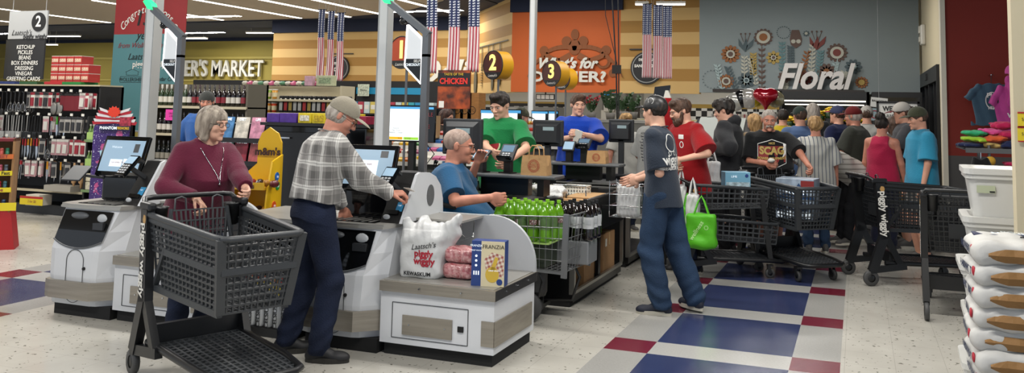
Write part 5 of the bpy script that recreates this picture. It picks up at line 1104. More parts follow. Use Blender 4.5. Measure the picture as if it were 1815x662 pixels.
# ---------------------------------------------------------------- aisle sign and banner at the left
t = thing('aisle_sign', 'grey and black hanging aisle sign listing groceries from ketchup to greeting cards', 'aisle sign', (-10.25, 8.0, 0))
MB().span((-.345, -.01, 2.43), (.345, .01, 2.80)).build('header', SG, t); text("Laatsch's", .1, (-.1, -.012, 2.51), EX, EZ, SK, t, shear=.4); text('piggly wiggly', .085, (.15, -.012, 2.46), EX, EZ, SK, t, bold=.002)
MB().cyl((.2, -.012, 2.65), (.2, -.016, 2.65), .125, 28).build('number_disc', SK, t); text('2', .2, (.2, -.018, 2.65), EX, EZ, SW, t, bold=.004)
MB().span((-.37, -.01, 1.9), (.33, .01, 2.42)).build('board', mat('chalk_board', '#1c1c1d', .6), t)
text('KETCHUP\nPICKLES\nBEANS\nBOX DINNERS\nDRESSING\nVINEGAR\nGREETING CARDS', .074, (.0, -.013, 2.11), EX, EZ, SW, t, bold=.0006, line=.94)
k = MB(); k.cyl((-.3, 0, 2.8), (-.3, 0, CEIL), .004, 5); k.cyl((.3, 0, 2.8), (.3, 0, CEIL), .004, 5); k.build('hanger', SG, t)
t = thing('hanging_banner', 'red and teal anniversary banner hanging behind the left white pole', 'banner', (-8.72*1.2235, 10.4, -.362)); t.scale = (1.2235, 1, 1.2235); 
BR = mat('banner_red', '#8f2023', .6, var=.08, vscale=2); BT = mat('banner_teal', '#4e7f84', .6)
xl, xr = -.58, .62
MB().span((xl, -.006, 2.52), (xr, .006, 3.0)).build('red_field', BR, t); MB().span((xl, -.006, 1.25), (xr, .006, 2.52)).build('teal_field', BT, t)
MB().cyl((xl, 0, 3.0), (xr, 0, 3.0), .012, 8).cyl((xl, 0, 1.25), (xr, 0, 1.25), .012, 8).build('rod', SG, t); k = MB(); [k.cyl((x, 0, 3.0), (x, 0, 4.01), .003, 5) for x in (-.5, .5)]; k.build('cord', SG, t)
def arc_text(s_, size, cx, cz, R_, a0, a1, mt, par, shear=.3, bold=.001):
    for i, ch in enumerate(s_):
        if ch == ' ': continue
        a = a0+(a1-a0)*i/(len(s_)-1); text(ch, size, (cx+R_*math.cos(a), -.01, cz+R_*math.sin(a)), Vector((math.sin(a), 0, -math.cos(a))), Vector((math.cos(a), 0, math.sin(a))), mt, par, shear=shear, bold=bold)
arc_text('Congratulations on', .135, .02, 2.3, .55, PI-.62, .52, SW, t)
text('15', .27, (-.1, -.01, 2.72), EX, EZ, SK, t, bold=.004, shear=.2); text('years', .16, (-.02, -.01, 2.50), EX, EZ, SK, t, shear=.35); text('from Wollersheim', .1, (-.12, -.01, 2.37), EX, EZ, mat('ink_red', '#8a3038'), t, shear=.4); text("Laatsch's", .12, (-.1, -.01, 2.22), EX, EZ, SK, t, shear=.4); text('piggly wiggly', .11, (.05, -.01, 2.12), EX, EZ, SW, t, bold=.002)
text('WOLLERSHEIM', .065, (-.22, -.01, 1.92), EX, EZ, SK, t); text('Cedar Creek', .075, (.36, -.01, 1.93), EX, EZ, SK, t, shear=.35)
m = MB()
for a, b in (((-.42, 1.885), (-.02, 1.885)), ((-.42, 1.96), (-.02, 1.96)), ((-.42, 1.885), (-.42, 1.96)), ((-.02, 1.885), (-.02, 1.96)), ((-.32, 1.98), (-.12, 1.98)), ((-.32, 1.98), (-.32, 2.02)), ((-.12, 1.98), (-.12, 2.02)), ((-.34, 2.02), (-.22, 2.06)), ((-.22, 2.06), (-.1, 2.02))): m.bar((a[0], -.008, a[1]), (b[0], -.008, b[1]), .004, .003, up=EY)
m.build('house_emblem', SK, t)
# yellow hanging card and round sign cut by the left edge
t = thing('hanging_card', 'yellow hanging card at the left edge beside the aisle sign', 'sign', (-10.72, 7.9, 0)); MB().span((-.3, -.005, 2.12), (.03, .005, 2.52)).build('card', mat('card_yellow', '#d9c11e', .5), t); text('te', .11, (-.02, -.008, 2.38), EX, EZ, SK, t); text('brand', .05, (-.05, -.008, 2.2), EX, EZ, INKR, t); MB().cyl((-.13, 0, 2.52), (-.13, 0, CEIL), .003, 5).build('cord', SG, t)
t = thing('round_sign', 'round black and white sign cut by the left edge under the yellow card', 'sign', (-10.86, 7.9, 1.97)); MB().cyl((0, 0, 0), (0, -.01, 0), .2, 28).build('disc', SW, t); MB().tube([(.185*math.cos(a), -.012, .185*math.sin(a)) for a in np.linspace(0, 2*PI, 28, endpoint=False)], .014, 6, closed=True).build('ring', SK, t); text('BEER', .07, (.03, -.012, .11), EX, EZ, SK, t, bold=.002); MB().cyl((0, 0, .2), (0, 0, CEIL-1.97), .003, 5).build('cord', SG, t)
# ---------------------------------------------------------------- the people in the picture
def jeans(n_, c): return mat(n_, c, .85, bump=.35, bscale=120, var=.22, vscale=5, spec=.2)
J1 = jeans('jeans_dark', '#1a2134'); J2 = jeans('jeans_mid', '#283a52'); J3 = jeans('jeans_black', '#17181b'); KH = cloth('khaki', '#8a7450'); GS = cloth('grey_shorts', '#5d5a56'); NVP = cloth('navy_pants', '#15182a')
SHB = mat('shoe_black', '#1c1c1e', .6); SHW = mat('sole_white', '#b9b4a6', .6); SHG = mat('shoe_grey', '#4a4846', .7); SHN = mat('shoe_navy', '#151a2a', .7); SOB = mat('sole_dark', '#26241f', .7)
def plaid():
    m, nt, b = node_mat('plaid_flannel', .9); n = NT(nt); X, Y, Z, P = n.coord(); w = n.noise(P, 6, 2)
    U = n.m('ADD', n.m('MULTIPLY', n.m('ADD', X, Y), 1.15), n.m('MULTIPLY', w, .03)); V = n.m('ADD', n.m('ADD', Z, n.m('MULTIPLY', X, -.05)), n.m('MULTIPLY', w, .03)); p = .155
    def st(C, o, wd): return n.m('LESS_THAN', n.m('FLOORED_MODULO', n.m('SUBTRACT', C, o), p), wd)
    g1 = n.m('ADD', st(U, 0, .028), st(V, .02, .028)); g2 = n.m('ADD', st(U, .075, .05), st(V, .095, .05)); th = n.m('ADD', n.m('ADD', st(U, .012, .004), st(V, .032, .004)), n.m('ADD', st(U, .06, .004), st(V, .08, .004)))
    col = n.mix(n.m('MULTIPLY', g2, .42), '#8b8884', '#4e4c4a'); col = n.mix(n.m('MINIMUM', n.m('MULTIPLY', g1, .62), 1), col, '#d4d2cc'); col = n.mix(n.m('MINIMUM', n.m('MULTIPLY', th, .6), 1), col, '#2f2e2e')
    nt.links.new(col, b.inputs['Base Color']); b.inputs['Sheen Weight'].default_value = .2; return m
def stripe_mat(nm, a, c, p, axis=0, wd=.12):
    m, nt, b = node_mat(nm, .85); n = NT(nt); C = n.coord()[axis]; k = n.m('LESS_THAN', n.m('FLOORED_MODULO', C, p), p*wd); nt.links.new(n.mix(k, a, c), b.inputs['Base Color']); return m
WTX = mat('print_white', '#cfcfca', .7)
# elderly woman in burgundy
w1 = person('person', 0, 0) if False else None
w1 = person('older woman with a grey bob, glasses and burgundy sweatshirt behind the front cart', (-4.34, 4.74), 1.2, 1.65, vox=.0055, skin=SKINP, lean=14, hunch=-.03, bust=.05, belly=.08, bw=1.13, sh=.158, head=(20, 8, 0),
            wr=AY(348, 351, 4.42), wl=AY(458, 380, 4.45), er=(-.9, .5, -.5), el=(.6, .3, -.6), dr=(.2, -.75, -.55), nr=(-.1, -.5, -.8), curl=.75, top=dict(kind='long', mat=cloth('burgundy', '#5a1a30'), loose=.024, fold=.008, fs=15, hem=-.24),
            bottom=dict(mat=J1, loose=.01), shoes=(SHG, SHW), hair=('bob', H_GREY), extra=('glasses',), hs=1.02)
m = MB(); hN = w1['N']; tx, ty, u = w1['tx'], w1['ty'], w1['u']; top_ = w1['top']; bv = BVHTree.FromPolygons([q.co for q in top_.data.vertices], [p.vertices for p in top_.data.polygons])
pts = []
for a in np.linspace(-1, 1, 25):
    p = Vector(hN)+Vector(tx)*(.085*math.sin(a*1.4)*(1 if abs(a) < 2 else 1))*(abs(a)**.7)-Vector(u)*(.03+.20*(1-abs(a))**1.0)-Vector(ty)*.02
    h = bv.ray_cast(p-Vector(ty)*.4, Vector(ty), .6); pts.append((h[0]-Vector(ty)*.004) if h[0] is not None else p-Vector(ty)*.1)
m.tube(pts, .0022, 5); m.sphere(pts[12], .009, 8, 6); m.build('necklace', CHROME, w1['root'])
# man in plaid
m2 = person('older man in grey plaid shirt, tan cap and dark jeans paying at the self checkout', (-3.38, 4.76), 2.62, 1.74, vox=.005, skin=SKINR, lean=11, hunch=.02, twist=-6, head=(-34, 34, 4), sh=.172,
            wr=AY(691, 343, 5.08), wl=AY(608, 372, 5.2), er=(-.4, .4, -.9), el=(.8, .5, -.6), dr=(-.35, -.9, .0), nr=(.3, 0, -.9), curl=.5, curlr=.8, wfr=tuple(G(563, 642)), wfl=tuple(G(506, 626)), yl=-.35, yr=-.7,
            top=dict(kind='long', mat=plaid(), loose=.026, fold=.008, fs=17, hem=.13, slv=.95, neck=.012), bottom=dict(mat=J1, loose=.008, waist=.1, belt=mat('belt_brown', '#3a2418', .5)), shoes=(SHB, SOB, SHG), hair=('fringe', H_WHITE), cap=(cloth('cap_tan', '#8f8878'),), extra=('glasses',), bw=1.02)
MB().box(tuple(m2['WR']+A3(-.02, -.14, .02)), (.05, .07, .003), 0, rotm(.4, 0, .3)).build('bank_card', WP, m2['root'])
# seated man in teal
m3 = person('heavy bald man in blue t-shirt and glasses seated on a mobility scooter', (-3.20, 6.34), PI/2+.28, 1.86, vox=.0055, skin=SKINR, pel=(0, 0, .60), lean=4, hunch=.02, belly=.22, bw=1.25, head=(4, 8, 0), sh=.168, hs=1.12,
            wl=AY(846, 288, 6.72), wr=AY(868, 351, 6.05), er=(-.3, .9, -.4), el=(.4, .4, -.8), fl=(.14, -.52, .13), fr=(-.14, -.52, .13), kl=(.1, -.5, 1), kr=(-.1, -.5, 1), curl=.25, curlr=.9, nl=(0, .3, -1), dr=(.0, -1, .0),
            top=dict(mat=cloth('teal_blue', '#12476b'), loose=.03, fold=.008, fs=14, slv=.85), bottom=dict(mat=cloth('dark_shorts', '#22242a'), len='shorts'), shoes=(SHB, SHW), hair=('buzz', hairm('hair_stubble', '#a08c80', '#8a7468')), extra=('glasses',))
# cashier in green
m4 = person('young cashier in green t-shirt with short dark hair looking down', (-3.27, 7.62), .02, 1.84, vox=.0055, skin=SKINP, head=(-10, 22, 0), wr=AY(874, 270, 7.2), wl=AY(905, 283, 7.2), er=(-.8, .6, -.3), el=(.9, .5, -.3), curl=.5,
            top=dict(mat=cloth('kelly_green', '#12703c'), loose=.03, fold=.007, fs=15, slv=.85), bottom=dict(mat=J3), shoes=(SHB, SHW), hair=('quiff', H_DARK), sh=.17)
s_ = m4['top']; o = m4['N']-A3(0, 0, .0)
def disc_mesh(poly):
    me = bpy.data.meshes.new('p'); me.from_pydata([(x, y, 0) for x, y in poly], [], [tuple(range(len(poly)))]); return me
half = lambda r, a0, a1, n=16: [(r*math.cos(a), r*math.sin(a)) for a in np.linspace(a0, a1, n)]
def front(P_, dx, dz): return Vector(P_['N'])+Vector(P_['tx'])*dx-Vector(P_['u'])*dz-Vector(P_['ty'])*.12
# (x to the picture's right is the person's left = +tx)
decal(disc_mesh(half(.085, PI*1.05, PI*2.05)), s_, front(m4, -.04, .26), Vector(m4['tx']), EZ, mat('melon_rind', '#cfe0b0', .7), 'melon_print'); decal(disc_mesh(half(.072, PI*1.05, PI*2.05)), s_, front(m4, -.04, .257), Vector(m4['tx']), EZ, mat('melon_red', '#a82a35', .7), 'melon_print', .005)
# cashier in blue
m5 = person('young cashier in royal blue t-shirt with brown hair holding a white slip', (-3.13, 9.55), .08, 1.86, vox=.0065, skin=SKINP, head=(26, 6, 0), wr=AY(1016, 243, 9.15), wl=AY(1030, 238, 9.15), er=(-.8, .5, -.4), el=(.9, .5, -.4), curl=.8,
            top=dict(mat=cloth('royal_blue', '#123ea8'), loose=.04, fold=.008, fs=15, slv=.9), bottom=dict(mat=J3), shoes=(SHB, SHW), hair=('swept', H_BROWN), bw=1.1, sh=.175)
decal(disc_mesh(half(.075, PI*.9, PI*1.95)), m5['top'], front(m5, -.06, .25), Vector(m5['tx']), EZ, mat('melon_red', '#a82a35', .7), 'melon_print')
p = AY(1024, 243, 9.08); tag(MB().box((0, 0, 0), (.09, .012, .16), 0, rotm(.2, .3), bev=.003).build('receipt', WP, loc=p), 'white paper slip in the hands of the cashier in blue', 'receipt')
# bagger in navy
m6 = person('bagger in dark slate t-shirt, black cap and blue jeans standing with his back to us', (-1.53, 6.97), -1.82, 1.79, vox=.005, skin=SKINP, lean=5, twist=8, head=(-12, 4, 0), wl=AY(1131, 318, 6.95), wr=AY(1128, 314, 7.3), el=(.15, .8, -1), er=(-.5, 1, -.6), curl=.5,
            wfl=(-1.50, 6.83, 0), wfr=(-1.26, 7.06, 0), yl=.35, yr=-.45, top=dict(mat=cloth('slate_tee', '#2a323e'), loose=.02, fold=.008, fs=15, slv=.85, hem=-.2), bottom=dict(mat=J2, loose=.022), shoes=(SHN, SHW), hair=('short', H_DARK), cap=(cloth('cap_black', '#101113'),), extra=('glasses',), sh=.16, bw=.95)
bu, bvv = -Vector(m6['tx']), Vector(m6['u']); bo = Vector(m6['N'])-Vector(m6['u'])*.20+Vector(m6['ty'])*.13+Vector(m6['tx'])*.075
decal(text_mesh('wiggly', .115, bold=.003), m6['top'], bo-Vector(m6['u'])*.08, bu, bvv, WTX, 'back_print'); decal(text_mesh('KEWASKUM, WIS', .034, bold=.001), m6['top'], bo-Vector(m6['u'])*.15, bu, bvv, WTX, 'back_print')
def ring_mesh(rx, ry, w, n=36, a0=0, a1=2*PI):
    A = np.linspace(a0, a1, n); me = bpy.data.meshes.new('p'); vs = [(rx*math.cos(a), ry*math.sin(a), 0) for a in A]+[((rx-w)*math.cos(a), (ry-w)*math.sin(a), 0) for a in A]; me.from_pydata(vs, [], [(i, i+1, n+i+1, n+i) for i in range(n-1)]); return me
decal(ring_mesh(.062, .075, .007), m6['top'], bo+Vector(m6['u'])*.06, bu, bvv, WTX, 'back_print')
for dx in (-.028, .028): decal(ring_mesh(.016, .02, .005, 12), m6['top'], bo-Vector(m6['u'])*.025+bu*dx, bu, bvv, WTX, 'back_print')
Mh = m6['Mh']; rg = MB().tube([(.083+.01*0, .035+.028*math.cos(a), .085+.024*math.sin(a)) for a in np.linspace(0, 2*PI, 20, endpoint=False)], .0022, 5, closed=True); rr = rg.build('cap_print', WTX, m6['root']); rr.matrix_local = Mh
# bearded man in red
m7 = person('bearded man with glasses in bright red t-shirt bagging at the second lane', (-1.62, 8.72), -.75, 1.82, vox=.006, skin=SKINP, lean=7, head=(-18, 20, 0), wl=AY(1207, 283, 8.35), wr=AY(1196, 292, 8.5), el=(1, .4, -.5), er=(-.8, .5, -.6), curl=.6,
            top=dict(mat=cloth('bright_red', '#8e0d14'), loose=.038, fold=.008, fs=14, slv=.9, hem=-.28), bottom=dict(mat=J1), shoes=(SHB, SHW), hair=('swept', H_BROWN), extra=('glasses', 'beard'))
decal(disc_mesh([(-.03, -.022), (.03, -.022), (.03, .022), (-.03, .022)]), m7['top'], front(m7, .085, .13), Vector(m7['tx']), EZ, WTX, 'name_badge'); decal(ring_mesh(.024, .034, .008, 20), m7['top'], front(m7, .09, .21), Vector(m7['tx']), EZ, WTX, 'chest_print')
# grey tee customer
m8 = person('man in pale grey t-shirt with a printed list on the back at the second lane', (-2.13, 9.3), PI-.35, 1.76, vox=.0065, skin=SKINR, head=(-10, 12, 0), lean=4, hl=(.2, -.3, 1.0), hr=(-.25, -.1, .95), top=dict(mat=cloth('heather_grey', '#8f908c'), loose=.035, fold=.007, slv=.9, hem=-.12), bottom=dict(mat=J1), shoes=(SHB, SHW), hair=('short', H_BROWN), bw=1.08)
bu, bvv = -Vector(m8['tx']), Vector(m8['u']); bo = Vector(m8['N'])+Vector(m8['ty'])*.13
for i, w_ in enumerate(('NORTHERN RIDE', 'Sparta  Elroy  Wilton', 'Norwalk  Kendall', 'Tomah  Camp Douglas', 'Mauston  Hustler', 'Reedsburg  La Valle', 'Wonewoc  Union', 'Portage  Baraboo', 'Merrimac  Sauk', 'Prairie  Lodi')): decal(text_mesh(w_, .028 if i else .034, bold=.0008), m8['top'], bo-Vector(m8['u'])*(.1+.033*i), bu, bvv, mat('ink_soft', '#3d3e42', .8), 'back_print')
# youth in hoodie
m9 = person('youth with curly brown hair in a dark grey hoodie facing left', (-1.42, 9.98), -PI/2-.15, 1.83, vox=.0065, skin=SKINP, head=(8, 16, 0), wl=AY(1268, 266, 9.8), wr=AY(1266, 262, 10.1), el=(.8, .8, -.4), curl=.6, top=dict(kind='long', mat=cloth('charcoal_hoodie', '#2d2e31'), loose=.045, fold=.009, fs=14, hem=-.16, neck=.02, name='hoodie'), bottom=dict(mat=J3), shoes=(SHB, SHW), hair=('curly', H_DARK), sh=.16)
v = Vox((-.2, -.1, 1.3), (.2, .22, 1.62), .008); N_ = m9['N']; v.cap(N_+A3(-.07, .06, -.0), N_+A3(.07, .06, -.0), .045, .045, 0).cap(N_+A3(0, .09, .01), N_+A3(0, .1, -.07), .07, .04, .03); v.ell(N_+A3(0, -.01, .07), (.07, .08, .08), .01, op='s'); v.build('hood', MATS['charcoal_hoodie'], m9['root'])
decal(disc_mesh([(-.05, -.32), (.05, -.32), (.04, .02), (-.04, .02)]), m9['top'], front(m9, .0, .05), Vector(m9['tx']), EZ, mat('tee_white', '#b5b4ae', .85), 'undershirt')
# SCAG man
m10 = person('stocky man with white hair and moustache in black printed t-shirt pushing a cart', (-.96, 9.98), .12, 1.72, vox=.006, skin=SKINR, lean=9, belly=.16, bw=1.25, head=(4, 10, 0), hs=1.05, wr=AY(1358, 290, 9.62), wl=AY(1436, 297, 9.55), er=(-.8, .6, -.4), el=(.8, .5, -.2), curl=.85,
             top=dict(mat=cloth('black_tee', '#0f1012'), loose=.03, fold=.007, slv=.92), bottom=dict(mat=GS, len='shorts'), shoes=(SHG, SHW), hair=('buzz', H_WHITE), extra=('moustache',), sh=.175)
o0 = front(m10, .03, .22); tu, tv = Vector(m10['tx']), Vector(m10['u']); GT = mat('print_gold', '#a9924e', .7); RT = mat('print_dark_red', '#7a1d1c', .7)
hexa = [(-.155, -.10), (0, -.15), (.155, -.10), (.155, .10), (0, .15), (-.155, .10)]; decal(disc_mesh(hexa), m10['top'], o0, tu, tv, WTX, 'chest_print', .003); decal(disc_mesh([(x*.97, y*.96) for x, y in hexa]), m10['top'], o0, tu, tv, MATS['black_tee'], 'chest_print', .0045)
decal(disc_mesh([(-.148, -.085), (.148, -.085), (.148, .08), (-.148, .08)]), m10['top'], o0, tu, tv, RT, 'chest_print', .008); decal(text_mesh('SCAG', .105, bold=.005), m10['top'], o0+tv*.03, tu, tv, GT, 'chest_print', .013); decal(text_mesh('POWER EQUIPMENT', .034, bold=.0012), m10['top'], o0-tv*.045, tu, tv, GT, 'chest_print', .013); decal(text_mesh('NICE', .03, bold=.001), m10['top'], o0+tv*.108, tu, tv, GT, 'chest_print', .008)
crumple('tissue', (-.04, -.04, 0), (.04, .04, .06), WP, 'white crumpled tissue in the right hand of the man in black', 'tissue', 8, .005, 5, loc=AY(1367, 290, 9.55), noise=.003)
# man in the blue shirt far left
person('bearded man in blue t-shirt with dark backwards cap behind the woman in burgundy', tuple(AY(362, 260, 8.3))[:2], .35, 1.80, vox=.007, skin=SKINR, head=(18, 4, 0), bw=1.12, top=dict(mat=cloth('mid_blue', '#2b5490'), loose=.03, fold=.006, slv=.9), bottom=dict(mat=J3), shoes=(SHB, SHW), hair=('short', H_DARK), cap=(cloth('cap_charcoal', '#3a3b38'), None, True), extra=('beard',), hl=(.25, -.1, .95), hr=(-.3, -.15, .95))
# the crowd at the right and behind, front to back
def far(px, Y, rz, h, label, lab_top, mt, bt, hair, vox=.009, **k):
    p = AY(px, 250, Y); kk = dict(vox=vox, lod=1, top=dict(mat=mt, **lab_top), bottom=bt, shoes=(SHG, SHW), hair=hair, face=k.pop('face', False)); kk.update(k)
    return person(label, (p.x, Y), rz, h, **kk)
far(1633, 10.5, -PI/2+.35, 1.77, 'man in bright turquoise t-shirt, grey shorts and olive cap by the entrance', dict(loose=.035, slv=.9), cloth('turquoise', '#2f87a8'), dict(mat=GS, len='shorts'), ('short', H_BROWN), cap=(cloth('cap_olive', '#3d4030'),), face=True, vox=.0075, head=(0, 12, 0), hl=(.24, -.1, .82))
far(1606, 11.6, -PI/2+.1, 1.84, 'man in grey t-shirt and khaki shorts with white and red cap behind the turquoise shirt', dict(loose=.035, slv=.9), cloth('grey_tee', '#3f4044'), dict(mat=KH, len='shorts', loose=.02), ('short', H_BROWN), cap=(mat('cap_white', '#a8a39b', .8), cloth('cap_red', '#5c1c20')), head=(0, 14, 0), hl=(.2, -.3, .95), hr=(-.2, -.3, .95))
far(1563, 11.2, PI-.35, 1.66, 'woman in bright pink racerback tank with her dark hair in a bun', dict(kind='tank', loose=.02, hem=-.16), cloth('hot_pink', '#a31f42'), dict(mat=NVP), ('bun', H_DARK), bust=.03, skin=SKINR, hl=(.25, -.1, .85), vox=.0075, bw=1.08)
far(1584, 12.4, PI+.4, 1.66, 'woman with long brown hair and grey top beside the pink tank', dict(loose=.03), cloth('soft_grey', '#55524f'), dict(mat=J3), ('long', H_BROWN), bust=.03)
far(1517, 11.9, -PI/2-.35, 1.78, 'man in dark olive t-shirt with a red cap and glasses, hand on a cart', dict(loose=.04, slv=.9), cloth('dark_olive', '#33352f'), dict(mat=GS, len='shorts'), ('fringe', H_WHITE), cap=(cloth('cap_maroon', '#5c1414'),), extra=('glasses',), belly=.14, bw=1.12, face=True, vox=.0075, hl=(.26, -.22, .9), hr=(-.2, -.35, 1.0), skin=SKINR, head=(0, 8, 0))
far(1537, 13.2, PI, 1.80, 'man with a white cap seen from behind, beyond the dark olive shirt', dict(loose=.03), cloth('white_tee', '#a9a8a2'), dict(mat=J1), ('short', H_BROWN), cap=(mat('cap_white', '#a8a39b', .8),))
far(1487, 12.6, -PI/2-.5, 1.79, 'man in navy and red sports shirt with a stars and stripes cap', dict(loose=.04, slv=1), cloth('sport_navy', '#121a3c'), dict(mat=J3), ('short', H_BROWN), cap=(mat('cap_flag_navy', '#232b4c', .8), cloth('cap_flag_red', '#8a2030')), bw=1.15, vox=.008)
far(1446, 10.7, PI+.25, 1.63, 'woman with short curly blond hair in a white striped blouse seen from behind', dict(loose=.04, fold=.007, slv=.95), stripe_mat('striped_blouse', '#b6b5ae', '#5d6270', .045, 0, .22), dict(mat=J2), ('curly', H_BLOND), bust=.02, bw=1.12, vox=.0075, hl=(.3, -.15, .95), skin=SKINR)
m = MB(); p = AY(1446, 250, 10.7)
far(1494, 11.3, -PI/2+.5, 1.62, 'person bent forward in a loose white patterned top beside the striped blouse', dict(kind='long', loose=.05, fold=.01), stripe_mat('patterned_top', '#b4b2aa', '#85837c', .06, 2, .3), dict(mat=J3), ('short', H_WHITE), lean=62, pel=(0, .15, .9), hl=(.15, -.75, .8), hr=(-.15, -.7, .75), head=(0, 40, 0))
far(1419, 11.5, PI+.5, 1.76, 'person in faded blue shirt with a dark green cap seen from behind', dict(loose=.045, slv=1), cloth('faded_blue', '#44597c'), dict(mat=J3), ('short', H_BROWN), cap=(cloth('cap_forest', '#1d2a24'),), bw=1.12)
far(1388, 13.0, PI, 1.74, 'man in yellow t-shirt with thinning dark hair seen from behind', dict(loose=.035), cloth('yellow_tee', '#a8931c'), dict(mat=J1), ('short', H_DARK), bw=1.1)
far(1441, 13.6, PI-.3, 1.84, 'grey haired person in a dark cardigan before the yellow flowers', dict(kind='long', loose=.04), cloth('dark_cardigan', '#1b1c1f'), dict(mat=J3), ('bob', H_WHITE))
far(1338, 11.6, PI+.9, 1.66, 'person with long blond hair behind the youth in the hoodie', dict(loose=.03), cloth('beige_top', '#7c6a52'), dict(mat=J3), ('long', H_BLOND))
far(1108, 11.4, .6, 1.62, 'blond child-sized shopper mostly hidden behind the grey t-shirt', dict(loose=.02), cloth('white_tee', '#a9a8a2'), dict(mat=J1), ('curly', H_BLOND), skin=SKINR, face=True)
far(787, 10.6, 1.0, 1.66, 'woman with wavy auburn hair behind the large dark monitor', dict(loose=.02), cloth('dark_top', '#33281f'), dict(mat=J3), ('long', H_AUBURN), face=True, head=(20, 16, 0))
far(917, 10.4, PI/2+.6, 1.68, 'grey haired shopper with a camouflage cap behind the cashier in green', dict(loose=.03), cloth('camo_top', '#4d4c3d'), dict(mat=J3), ('fringe', H_GREY), cap=(mat('cap_camo', '#4a4b38', .9, var=.4, vscale=30, c2='#26281c'),), face=True, head=(0, 20, 0))
# ---------------------------------------------------------------- goods on the nearest bagging tray
BX = -2.985; TZ = .484
# printed white shopping bag
t = thing('shopping_bag', 'full white plastic shopping bag with red and black print on the bagging tray', 'plastic bag', (AY(752, 500, 5.2).x, 5.2, TZ), .06)
v = Vox((-.24, -.16, -.01), (.24, .16, .5), .006); v.boxr((0, 0, .14), (.15, .10, .15), .05, 0); v.ell((.02, 0, .28), (.13, .09, .09), .06); v.cap((-.1, -.03, .27), (-.13, -.03, .37), .045, .025, .06); v.cap((-.02, .03, .30), (-.03, .05, .38), .05, .03, .06); v.cap((.1, 0, .28), (.24, .0, .39), .05, .035, .06); v.cap((.12, .02, .2), (.2, .02, .3), .06, .05, .04)
v.disp(lambda X, Y, Z: .006*np.sin(X*34+3*np.sin(Z*15))*np.sin(Z*26+Y*20)+.006*np.abs(np.sin(X*60+Z*25))*np.clip((Z-.2)*6, 0, 1)-.002); v.plane((0, 0, .0), (0, 0, -1))
b = v.build('bag_body', PLW, t)
INKB = mat('ink_black', '#17171a', .6); PR = mat('print_crimson', '#a3142a', .6)
decal(text_mesh('piggly', .062, bold=.002), b, (.035, -.12, .165), EX, EZ, PR); decal(text_mesh('wiggly', .062, bold=.002), b, (.04, -.12, .115), EX, EZ, PR); decal(text_mesh("Laatsch's", .05, shear=.4), b, (.03, -.12, .215), Vector((1, 0, .15)), EZ, INKB); decal(text_mesh('KEWASKUM', .036, bold=.001), b, (-.01, -.12, .03), EX, EZ, INKB)
# meat packages
MEAT = mat('minced_meat', '#9a4a50', .25, var=.5, vscale=38, c2='#c99a98', bump=.5, bscale=50, coat=.5)
for i, (dx, dz, lab) in enumerate(((0, 0, 'lower'), (.01, .105, 'upper'))):
    v = Vox((-.13, -.09, -.01), (.14, .10, .14), .005); v.boxr((0, 0, .055), (.115, .075, .052), .04, 0); v.disp(lambda X, Y, Z: .003*np.sin(X*60+Z*40+i)*np.sin(Y*55)); v.plane((0, 0, 0), (0, 0, -1)); o = v.build('meat_package', MEAT); o.location = (AY(812, 500, 5.2).x+dx, 5.24, TZ+dz); tag(o, lab+' plastic wrapped package of minced meat between the shopping bag and the wine box', 'meat package')
    k = MB(); k.tube([(.03+.002*j, -.078-.002*math.sin(j), .02+.01*j) for j in range(7)], .003, 5); k.build('wrap_fold', mat('film', '#b98a8c', .2), o)
# wine box
t = thing('wine_box', 'boxed wine with blue side and picnic picture on the bagging tray', 'box', (AY(866, 505, 5.12).x, 5.12, TZ), .16)
WB = mat('box_blue', '#1f3a78', .45); CRB = mat('box_cream', '#cfc4a2', .45)
MB().span((-.105, -.05, 0), (.115, .05, .285)).build('carton', WB, t); MB().span((-.04, -.0515, 0), (.115, -.05, .285)).build('front_panel', CRB, t)
def picnic():
    m, nt, b = node_mat('picnic_print', .45); n = NT(nt); X, Y, Z, P = n.coord(); c = .014; U = n.m('ADD', X, n.m('MULTIPLY', Z, .4)); V = n.m('SUBTRACT', Z, n.m('MULTIPLY', X, .4))
    a = n.m('LESS_THAN', n.m('FLOORED_MODULO', U, 2*c), c); d = n.m('LESS_THAN', n.m('FLOORED_MODULO', V, 2*c), c); col = n.mix(n.m('MULTIPLY', n.m('ADD', a, d), .45), '#d8cdbc', '#8f2a22'); nt.links.new(col, b.inputs['Base Color']); return m
MB().prism([(.0, .07), (.11, .06), (.11, .20), (.03, .215), (-.02, .17)], (0, -.0518, 0), EX, EZ, .0005).build('picnic_print', picnic(), t)
k = MB(); k.prism([(.035+.045*math.cos(a), .075+.05*math.sin(a)) for a in np.linspace(0, 2*PI, 20, endpoint=False)], (0, -.053, 0), EX, EZ, .0005); k.prism([(.02, .1), (.05, .1), (.075, .18), (.055, .19)], (0, -.053, 0), EX, EZ, .0005); k.build('glass_print', mat('print_yellow', '#c9a83a', .45), t)
text('FRANZIA', .036, (.04, -.054, .25), EX, EZ, INKB, t); text('FRANZIA', .02, (-.073, -.052, .255), EX, EZ, SCW, t); text('CRISP WHITE', .012, (-.073, -.052, .225), EX, EZ, SCW, t); text('CRISP WHITE', .013, (.05, -.0545, .1), EX, EZ, SCW, t)
k = MB(); [k.prism([(-.073+.008*math.cos(a), z+.008*math.sin(a)) for a in np.linspace(0, 2*PI, 12, endpoint=False)], (0, -.0522, 0), EX, EZ, .0005) for z in (.19, .16, .13)]; [k.span((x, -.053, .07), (x+.008, -.0522, .095)) for x in (-.09, -.075, -.06)]; k.build('side_icon', SCW, t)
k = MB(); k.prism([(.085+.02*math.cos(a), .03+.02*math.sin(a)) for a in np.linspace(0, 2*PI, 16, endpoint=False)], (0, -.0535, 0), EX, EZ, .0005); k.build('round_badge', WB, t)
